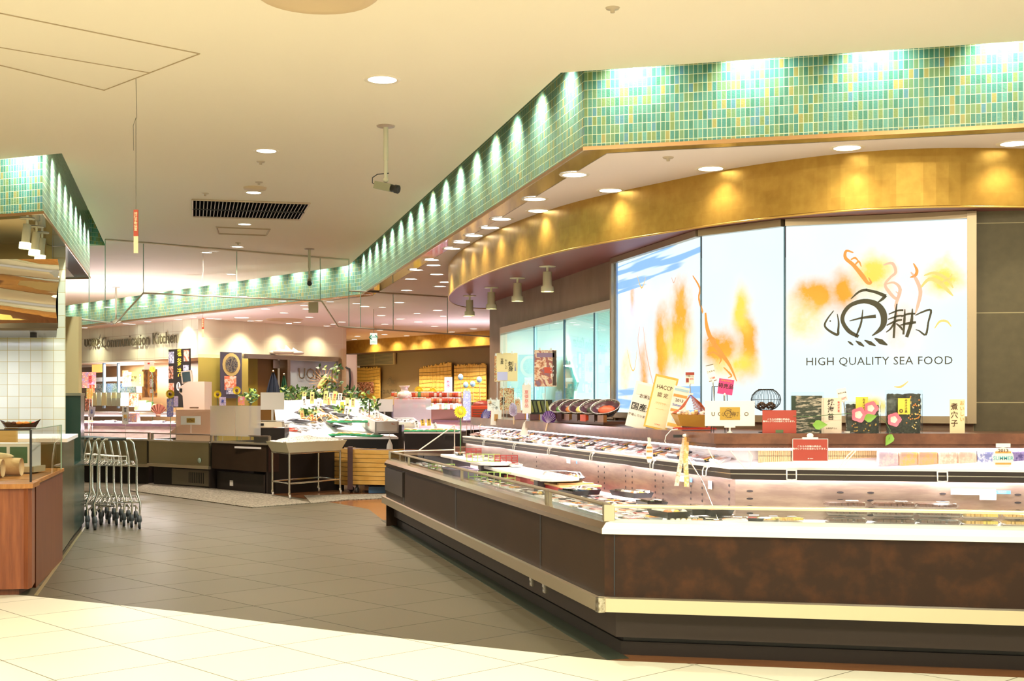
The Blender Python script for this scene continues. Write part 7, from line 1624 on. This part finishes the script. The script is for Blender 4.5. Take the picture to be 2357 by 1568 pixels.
p=P(364,957,22.9); t=thing('scallop_fan','pink fan shaped scallop shell standing on the left back case','shell',p); mb=MB(); n=14; vs=[(0,0,0)]+[(.14*math.cos(math.pi*k/n)*1.0,-.02*(k%2),.10+.11*math.sin(math.pi*k/n)) for k in range(n+1)]; mb.add(vs,[(0,k+1,k+2) for k in range(n)],mat('coral pink shell',(.80,.30,.22),.5)); mb.build('shell',t); mb=MB(); mb.ball((0,0,.0),(.05,.03,.03),mat('shell base',(.7,.4,.3),.5)); mb.build('base',t)
# white hanging bags on hooks
for i,(px,y0,y1,Y,l) in enumerate(((897,1012,1045,21.62,'left one'),(925,1002,1040,25.1,'right larger one'))):
    z0=ZH(y1,Y); t=thing('hanging_bag','white plastic bag on a steel hook at the skirted tables, '+l,'bag',(XY(px,Y),Y,z0)); h=ZH(y0,Y)-z0; mb=MB(); mb.lathe([(.0,0),(.055,0.0),(.06,.02),(.05,h*.6),(.012,h)],(0,0,0),K_white,12,sy=.4); mb.build('bag_body',t)
    mb=MB(); mb.tube([(0,0,h),(.02,0,h+.03),(-.01,0,h+.06),(.0,0,max(h+.10,.84-z0))],.004,M_steel2,6); mb.build('hook',t)
# ---- spotlights and fittings added over the fish island to brighten it
for i,(px,Y) in enumerate(((560,21.0),(650,22.0),(700,23.0),(760,22.2),(820,22.6),(880,23.5),(960,25.2),(1020,26.0),(250,23.5),(330,23.3),(430,22.6))):
    q=Vector((XY(px,Y),Y)); downlight('added small downlight right above the bright fish island',CX+q.x/q.y*F,HY-(ZI-EYE)/q.y*F,ZI,.08,0,group='added downlights above the fish island')
    lamp('SPOT','added_island_fill_spot',(q.x,q.y,ZI-.03),170,(1,.93,.86),.05,spot=75,blend=.8)
# ---- goods standing on the deck of the long case
M_foamb=mat('white foam',(.86,.83,.80),.7)
def board(label,px0,px1,d,z,wd):
    a=AT(px0,0,d);b=AT(px1,0,d); c=(a+b)/2; L=(b-a).length; t=thing('foam_board',label,'board',(c.x,c.y,.721),angA); zz=z-.721
    mb=MB(); mb.prism([(-L/2,-wd/2),(L/2-.08,-wd/2),(L/2,-wd/2+.08),(L/2,wd/2-.08),(L/2-.08,wd/2),(-L/2,wd/2)],zz-.03,zz,M_foamb); mb.build('slab',t,bevel=.006)
    for x in (-L*.35,L*.3): mb=MB(); mb.box((x,0,(zz-.03)/2),(.12,wd*.6,zz-.03),mat('grey riser',(.10,.09,.10),.5)); mb.build('riser',t)
    return t,c,L
b1,c1,l1=board('long white foam board raised on risers in the middle of the long case',1140,1298,.72,.855,.34)
b2,c2,l2=board('white foam board raised on risers, farther along the long case',1045,1150,.62,.90,.32)
def ongrid(label,px,d,z,w_,h_,m,nx,nz,name='red_divider'):
    p=AT(px,0,d); t=thing(name,label,'divider',(p.x,p.y,z),angA*0+R(-10)); mb=MB()
    for k in range(nx+1): mb.box((-w_/2+w_*k/nx,0,h_/2),(.007,.006,h_),m)
    for k in range(nz+1): mb.box((0,0,h_*k/nz),(w_+.007,.008,.007),m)
    mb.build('lattice',t)
M_rl=mat('red lattice',(.36,.03,.03),.4); M_gl=mat('lime fence',(.42,.62,.16),.45)
ongrid('dark red lattice divider standing on the long foam board',1165,.72,.860,.22,.105,M_rl,4,6); ongrid('dark red lattice divider on the farther foam board',1090,.62,.905,.16,.09,M_rl,3,6)
ongrid('lime green picket divider on the farther foam board',1112,.50,.903,.32,.07,M_gl,6,1,'green_divider'); ongrid('lime green picket divider near the rail in the long case',1016,.28,.755,.28,.075,M_gl,6,2,'green_divider'); ongrid('lime green picket divider before the long foam board',1115,.35,.752,.30,.085,M_gl,5,2,'green_divider'); ongrid('lime green picket divider near the far rail of the long case',1168,.5,.752,.14,.09,M_gl,2,2,'green_divider')
# plates of tuna and fish on the boards
for i,(px,d,z,k) in enumerate(((1062,.62,.905,'mixed'),(1080,.62,.905,'tuna'),(1100,.66,.905,'tuna'),(1122,.62,.905,'pink'),(1138,.66,.905,'tuna'))): put(k,AT(px,0,d),z,angA,'on the farther foam board','packs on the farther foam board',.9)
for i,(px,d,z,k) in enumerate(((1150,.72,.86,'tuna'),(1185,.8,.86,'pink'))): put(k,AT(px,0,d),z,angA,'on the long foam board','packs on the long foam board',.9)
# crate with wooden board and platter
p=AT(1300,0,.86); t=thing('fish_crate','red sided crate topped with a wooden board in the long case','crate',(p.x,p.y,.721),angA); mb=MB(); mb.box((0,0,.03),(.85,.34,.055),mat('red crate',(.55,.05,.05),.4)); mb.build('body',t)
mb=MB(); mb.box((0,0,.067),(.90,.36,.015),mat('pale wooden board',(.66,.44,.18),.5)); mb.build('board',t)
for i in range(3): mb=MB(); mb.box((-.3+.3*i,0,.08),(.05,.30,.015),MT['pale wooden board']); mb.build('batten',t)
p=AT(1295,0,.86); t=thing('sushi_platter','large black oval platter of sushi under a clear lid on the wooden board','platter',(p.x,p.y,.721+.09),angA)
mb=MB(); mb.lathe([(0,0),(.26,0),(.33,.03),(.32,.034),(.25,.008),(0,.008)],(0,0,0),M_trayblack,24,sy=.55); mb.build('tray',t); r_=random.Random(9)
for k in range(26):
    a=r_.uniform(0,6.28); q=r_.random()**.5; mb=MB(); m=r_.choice([F_sal,F_whit,F_yel,M_rice,F_tuna]); mb.ball((.25*q*math.cos(a),.13*q*math.sin(a),.03),(.032,.018,.018),m,7,5); mb.build('sushi_piece',t)
mb=MB(); mb.lathe([(.32,.034),(.26,.075),(0,.08)],(0,0,0),M_film,24,sy=.55); mb.build('lid',t)
p=AT(1205,0,.86); t=thing('fish_crate','pale red crate under the foam board, left of the wooden board','crate',(p.x,p.y,.721),angA); mb=MB(); mb.box((0,0,.03),(.8,.28,.055),mat('pale red crate',(.60,.16,.13),.45)); mb.build('body',t)
p=AT(1058,0,.22); t=thing('plastic_basket','grey violet plastic basket near the rail of the long case','basket',(p.x,p.y,.725),angA); mb=MB(); mb.add([(-.18,-.1,0),(.18,-.1,0),(.18,.1,0),(-.18,.1,0),(-.22,-.13,.12),(.22,-.13,.12),(.22,.13,.12),(-.22,.13,.12)],[(3,2,1,0),(0,1,5,4),(1,2,6,5),(2,3,7,6),(3,0,4,7)],mat('grey violet plastic',(.33,.30,.42),.4)); mb.build('bowl',t)
mb=MB(); mb.tube([(-.22,-.13,.12),(.22,-.13,.12),(.22,.13,.12),(-.22,.13,.12)],.008,mat('violet rim',(.55,.42,.6),.4),5,closed=True); mb.build('rim',t)
# ---- cards, fans and pictures on rods along the far part of the ledge
M_cal=mat('cream calligraphy paper',(.80,.66,.36),.6); KT=photo('seared bonito print',[(.30,.05,.02),(.70,.35,.20),(.85,.72,.55),(.45,.10,.05),(.25,.15,.22)],9); FD=photo('prepared food print',[(.8,.45,.15),(.55,.12,.05),(.85,.7,.4),(.3,.12,.05)],26)
def rodcard(name,label,cat,px0,px1,py0,py1,pyb,d,bg,items=(),pics=(),lean=0,zbase=None,rodpx=None):
    px=(px0+px1)/2; p=GA(px,0,d); Y=p.y; w_=sz(px0,px1,Y); h_=ZH(py0,Y)-ZH(py1,Y); zb=ZT if zbase is None else zbase
    if pyb: zb=ZH(pyb,Y)
    t=thing(name,label,cat,(XY(rodpx or px,Y),Y,zb)); top=ZH(py1,Y)-zb; dx=XY(px,Y)-XY(rodpx or px,Y)
    mb=MB(); mb.tube([(0,0,0),(0,0,top+h_*.9)],.0045,mat('thin steel rod',(.55,.52,.48),.3,.9),6); mb.build('rod',t)
    Mx=Matrix.Translation((dx,-.008,top))@Matrix.Rotation(R(lean),4,'Y'); mb=MB(Mx); mb.box((0,0,h_/2),(w_,.004,h_),bg); mb.build('card',t)
    if pics:
        mb=MB(Mx)
        for x,y,pw,ph,m in pics: mb.box((x*w_,-.003,y*h_),(pw*w_,.0015,ph*h_),m)
        mb.build('printed_picture',t)
    if items:
        mb=MB(Mx)
        for s_,x,y,k,m in items: mb.text(s_,(x*w_,-.0045,y*h_),LU,LV,k*w_,m,ls=.92,bold=.01)
        mb.build('lettering',t)
    mb=MB(Mx)
    for x in (-.25,.25): mb.tube([(x*w_-.006,-.004,h_-.01),(x*w_-.004,-.004,h_+.02)],.004,K_white,5); mb.tube([(x*w_+.008,-.004,h_-.01),(x*w_+.004,-.004,h_+.02)],.004,K_white,5)
    mb.build('clips',t); return t
rodcard('shop_card','cream card with black brush writing on a rod at the dark wall edge','sign',1143,1191,813,878,None,.06,M_cal,[('刺\n身',.18,.52,.26,T_blk),('お\nい\nし\nい',-.04,.60,.13,T_blk),('豆\n腐',-.24,.70,.15,T_blk),('旬\nの\n味\n覚',.40,.50,.10,T_blue)],[(-.22,.18,.5,.3,mat('pale violet block',(.50,.50,.78),.6))],rodpx=1159)
rodcard('shop_card','narrow food picture card behind the cream brush writing card','sign',1138,1150,818,879,None,.10,FD)
rodcard('shop_card','tall bonito picture card with white characters on a rod before the serving window','sign',1230,1281,806,890,None,.06,KT,[('か\nつ\nお',.30,.42,.20,T_wht)],[(.0,.86,.8,.12,mat('grey violet print',(.30,.20,.32),.5)),(.12,.45,.35,.16,mat('raw red print',(.62,.08,.04),.4)),(.40,.5,.16,.95,mat('dark brown print',(.07,.04,.025),.5))],rodpx=1255)
rodcard('shop_card','white and pink vertical card with red characters','sign',1202,1222,886,952,1010,.02,K_white,[('夏\n得\n祭\n品',.0,.5,.55,mat('soft red ink',(.80,.22,.22),.6))],rodpx=1219)
rodcard('shop_card','violet dotted vertical card at the far end of the ledge','sign',1066,1083,900,968,1040,.0,photo('violet dot print',[(.70,.62,.88),(.45,.42,.85),(.85,.78,.9)],30),[('夏',0,.85,.4,T_wht)],rodpx=1084)
rodcard('shop_card','food picture card with black writing above the red fish box','sign',1150,1183,893,945,None,.20,FD,[('煮\n魚',-.25,.4,.3,T_blk)])
rodcard('shop_card','white card with black characters and small picture hanging over the rail','sign',1122,1150,920,946,None,.03,K_white,[('かに',-.1,.6,.3,T_blk),('つき',.1,.25,.28,T_blk)],[(-.3,.75,.25,.3,FD)])
rodcard('fish_sign','white card with a brown square emblem in front of the dark ledge','sign',1129,1153,944,979,1075,.0,K_white,[],[(0,.5,.35,.45,mat('brown emblem',(.45,.22,.06),.5))],lean=3,rodpx=1148)
rodcard('shop_card','small pale picture card left of the pink vertical card','sign',1187,1200,918,952,None,.16,mat('pale wood card',(.70,.52,.34),.6),[],[(0,.7,.8,.3,FD)],lean=-5)
rodcard('shop_card','leaning white slip clipped on the lit shelf edge below the pink card','sign',1196,1212,972,1003,None,-.02,K_white,lean=18,zbase=1.2)
# fans
def fan(label,px,py,w_px,h_px,d,lean,m,name='paper_fan'):
    p=GA(px,0,d); Y=p.y; c=Vector((XY(px,Y),Y,ZH(py+h_px/2,Y))); h=h_px/F*Y; w_=w_px/F*Y; t=thing(name,label,'fan',(c.x,c.y,c.z)); Mx=Matrix.Rotation(R(lean),4,'Y'); mb=MB(Mx); n=18; vs=[(0,-.012,h*.30)]
    for k in range(n+1):
        a=R(-40)+R(260)*k/n; vs.append((w_*.5*math.cos(a),-.012-.006*(k%2),h*.62+h*.38*math.sin(a)))
    mb.add(vs,[(0,k+1,k+2) for k in range(n)]+[(0,n+1,1)],m); mb.build('leaf',t); mb=MB(Mx)
    for k in range(9):
        a=R(10)+R(160)*k/8; mb.tube([(0,-.018,h*.30),(w_*.46*math.cos(a),-.020,h*.62+h*.35*math.sin(a))],.002,mat('lilac rib',(.62,.50,.75),.5),4)
    mb.build('ribs',t); mb=MB(Mx); mb.tube([(0,-.01,h*.34),(0,-.01,-.02)],.008,mat('pale handle',(.80,.60,.40),.5),6); mb.build('handle',t)
M_vio=mat('deep violet paper',(.10,.025,.22),.5); M_blv=mat('blue violet paper',(.06,.045,.26),.5)
fan('deep violet paper fan hanging at the middle of the ledge front',1257,966,32,42,-.02,14,M_vio); fan('blue violet folded fan near the far end of the ledge',1106,958,20,42,.0,28,M_blv); fan('lilac speckled fan between the cards',1183,950,19,46,.0,-4,mat('lilac speckled paper',(.70,.64,.80),.5,noise=(60,(.30,.25,.5),.55,.6)))
# red fish box ornament
p=GA(1108,0,.22); t=thing('lacquer_box','red lacquered box with dark carved fish top at the far end of the ledge','box',(p.x,p.y,ZT),R(-15)); mb=MB(); mb.box((0,0,.07),(.30,.22,.14),mat('red lacquer',(.62,.06,.02),.25)); mb.build('body',t,bevel=.01)
for k in range(3): mb=MB(); mb.box((.03,-.112,.03+.03*k),(.22,.004,.010),T_brn); mb.build('stripe',t)
mb=MB(); mb.ball((.02,0,.145),(.14,.10,.06),mat('dark red glaze',(.25,.03,.02),.2),14,8); mb.build('carved_top',t); mb=MB(); mb.box((-.155,0,.06),(.012,.2,.12),mat('amber side',(.75,.35,.06),.4)); mb.build('side',t)
# dark green packets rack
p=GA(1247,0,.22); t=thing('packet_rack','black rack of dark green packets in front of the serving window','rack',(p.x,p.y,ZT+.08),R(-12)); w_=.23; mb=MB(); mb.box((0,.03,.06),(w_,.10,.15),mat('black rack',(.02,.022,.015),.4)); mb.build('rack_body',t)
for k in range(5): mb=MB(Matrix.Translation((-w_/2+.03+k*.042,-.03,.0))@Matrix.Rotation(R(-14),4,'Y')); mb.box((0,0,.065),(.026,.02,.12),mat('olive packet %d'%(k%2),((.30,.28,.06),(.10,.12,.04))[k%2],.35)); mb.build('packet',t)
for px0,px1,l,m in ((1186,1214,'small mauve box with orange edge on the ledge',mat('mauve box',(.45,.28,.38),.5)),(1221,1246,'plum box under the dark packet rack',mat('plum box',(.22,.10,.12),.5))):
    p=GA((px0+px1)/2,0,.16 if px0<1200 else .24); w_=sz(px0,px1,p.y); t=thing('small_box',l,'box',(p.x,p.y,ZT),R(-12)); mb=MB(); mb.box((0,0,.038),(w_,.12,.075),m); mb.build('carton',t,bevel=.003); mb=MB(); mb.box((w_*.44,-.061,.038),(w_*.1,.003,.07),mat('orange edge',(.7,.3,.06),.5)); mb.build('edge_band',t)
# lacquer bowls row on a wooden tray
M_bowl=mat('speckled dark bowl',(.03,.025,.022),.3,noise=(160,(.55,.45,.35),.56,.62)); M_bin=mat('dark plum bowl inside',(.08,.03,.05),.25)
p0=GA(1290,0,.17);p1=GA(1415,0,.17); cm_=(p0+p1)/2; L=(p1-p0).length; ag=math.atan2((p1-p0).y,(p1-p0).x)
t=thing('wooden_tray','long dark brown tray with gilded blocks under the row of bowls','tray',(cm_.x,cm_.y,ZT),ag); mb=MB(); mb.box((0,0,.02),(L,.20,.03),mat('very dark brown tray',(.07,.025,.012),.35)); mb.build('base',t)
for k in range(7): mb=MB(); mb.box((-L*.46+L*.92*k/6,-.09,.055),(L*.10,.03,.06),(mat('amber lacquer block',(.20,.08,.02),.3),mat('dark lacquer block',(.06,.025,.015),.3))[k%2] if k!=4 else mat('vermilion block',(.75,.08,.02),.35)); mb.build('block',t)
bp_=None
foods=[mat('green sprouts',(.10,.25,.06),.5),mat('orange relish',(.70,.25,.06),.4),mat('pale yellow relish',(.80,.70,.22),.5),mat('dark seaweed relish',(.04,.05,.03),.4),mat('tomato relish',(.65,.10,.04),.4)]
for k in range(5):
    q=p0.lerp(p1,(k+.5)/5); t=thing('patterned_bowl','speckled dark oval bowl tilted forward, '+('farthest, with green sprouts','second, with orange relish','middle, with pale yellow relish','fourth, with dark seaweed','nearest, with red relish')[k],'bowl',(q.x,q.y+.02,ZT+.09),R(-35),'speckled bowls in a row'); t.rotation_euler=(R(38),0,R(-35))
    mb=MB(); mb.lathe([(0,0),(.06,0),(.12,.05),(.14,.085),(.135,.088),(.11,.055)],(0,0,0),M_bowl,22,sy=.72); mb.build('shell',t); mb=MB(); mb.lathe([(.137,.087),(.10,.05),(0,.035)],(0,0,0),M_bin,22,sy=.72); mb.build('inside',t)
    mb=MB(); mb.ball((0,0,.05),(.085,.055,.025),foods[k],12,6); mb.build('relish',t); mb=MB(); mb.tube([(.139*math.cos(a),.100*math.sin(a),.088) for a in [i*math.pi/11 for i in range(22)]],.003,mat('silver rim',(.75,.70,.75),.25,.7),5,closed=True); mb.build('rim',t)
# ---- serving window: hanging white coat, lime arc, kitchen kit behind the glass
def kp(px,py,dd): 
    o=W[1]-nrm*dd; k=(px-CX)/F; dv=(wa-W[1]); t_=(k*o.y-o.x)/(dv.x-k*dv.y); q=o+dv*t_; return Vector((q.x,q.y,ZH(py,q.y)))
c=kp(1308,900,1.0); t=thing('white_coat','white and turquoise coat hanging behind the serving window','coat',(c.x,c.y,1.2)); I=Matrix.Translation((-c.x,-c.y,-1.2)); mb=MB(I)
vs=[kp(1306,808,1.0),kp(1320,860,.9),kp(1328,880,.9),kp(1322,900,.95),kp(1318,960,.95),kp(1296,962,1.0),kp(1284,960,1.0),kp(1288,900,1.0),kp(1298,830,1.0)]
bk=[v+Vector((.03,.01,0)) for v in vs]; n=len(vs); mb.add(vs+bk,[tuple(range(n)),tuple(reversed(range(n,2*n)))]+[(i,i+n,(i+1)%n+n,(i+1)%n) for i in range(n)],mat('white coat cloth',(.82,.90,.90),.8)); mb.build('cloth',t)
mb=MB(I); vs=[kp(1303,815,.88),kp(1316,880,.82),kp(1316,955,.86),kp(1300,960,.9)]; mb.add(vs,[(0,1,2,3)],mat('turquoise apron',(.10,.62,.60),.7)); mb.build('apron_front',t)
for i,(px,py0,py1,w_,m,l,nm_) in enumerate(((1262,770,800,40,mat('kitchen white unit',(.85,.93,.93),.4),'white wall unit behind the serving window glass','wall_unit'),(1360,850,925,60,mat('steel machine',(.62,.70,.68),.35,.3),'pale steel kitchen machine behind the nearest window panes','kitchen_machine'),(1200,880,900,26,mat('kitchen blue box',(.12,.25,.62),.5),'blue box on the kitchen wall behind the far pane','wall_box'),(1400,905,925,26,mat('lime basket',(.50,.62,.15),.5),'lime basket behind the nearest window pane','basket'),(1240,900,960,30,mat('pale teal bin',(.42,.68,.68),.5),'pale teal bin behind the window','bin'))):
    c=kp(px,py1,1.6+.15*i); ww=sz(0,w_,c.y); hh=ZH(py0,c.y)-c.z; t=thing(nm_,l,nm_.replace('_',' '),(c.x,c.y,c.z),math.atan2(d.y,d.x) if False else R(-60)); mb=MB(); mb.box((0,0,hh/2),(ww,.35,hh),m); mb.build('body',t,bevel=.01); mb=MB(); mb.box((0,.1,-c.z/2),(ww*.7,.05,c.z),M_steel); mb.build('stand',t); mb=MB(); mb.box((0,-.18,hh*.7),(ww*.7,.01,hh*.12),M_steel); mb.build('front_band',t)
# blue flowers and rods near the reed screens
for i,(px,py) in enumerate(((1060,868),(1072,886),(1088,884),(1103,874))):
    Y=16.2; c=P(px,py,Y); t=thing('blue_ornament','pale blue round flower ornament on a wire before the right reed screen, '+('highest','lowest left','lowest right','rightmost')[i],'flower',(c.x,c.y,.9)); mb=MB(); z_=c.z-.9; mb.ball((0,0,z_),(.035,.03,.04),mat('pale blue petals',(.45,.58,.85),.5),10,6); mb.build('bloom',t); mb=MB(); mb.tube([(0,0,z_),(.02,0,z_*.6),(0,0,0)],.003,M_rail,5); mb.build('wire',t)
t=thing('stand_table','brown counter end holding the wire flowers beside the brown wall','counter',(XY(1082,16.2),16.2,0)); mb=MB(); mb.box((0,0,.45),(.42,.3,.9),M_ledge); mb.build('body',t)
# sushi condiment bottle tag on the shelf lip
q=GA(1494,0,.0); t=thing('bottle_tag','white bottle shaped tag with orange bands hanging from the lit shelf','tag',(q.x,q.y,ZH(1065,q.y))); h_=ZH(1007,q.y)-ZH(1065,q.y); mb=MB(); w_=.05
mb.extr([(-w_*.25,0),(w_*.25,0),(w_*.5,h_*.25),(w_*.5,h_*.62),(w_*.22,h_*.75),(w_*.28,h_),(-w_*.28,h_),(-w_*.22,h_*.75),(-w_*.5,h_*.62),(-w_*.5,h_*.25)],(0,-.02,0),LU,LV,(0,1,0),.004,K_white); mb.build('tag_body',t)
for z_ in (.2,.45,.6): mb=MB(); mb.box((0,-.023,h_*z_),(w_*.8,.004,h_*.07),K_orange); mb.build('band',t)
bn=[o for o in COL.objects if o.name=='banner'][0]
mb=MB(); hh_=ZH(805,bn.location.y)-bn.location.z; mb.tube([(-.2,0,hh_),(-.2,.1,2.39-bn.location.z)],.006,M_black,5); mb.tube([(.2,0,hh_),(.2,.1,2.39-bn.location.z)],.006,M_black,5); mb.build('hanging_cords',bn)
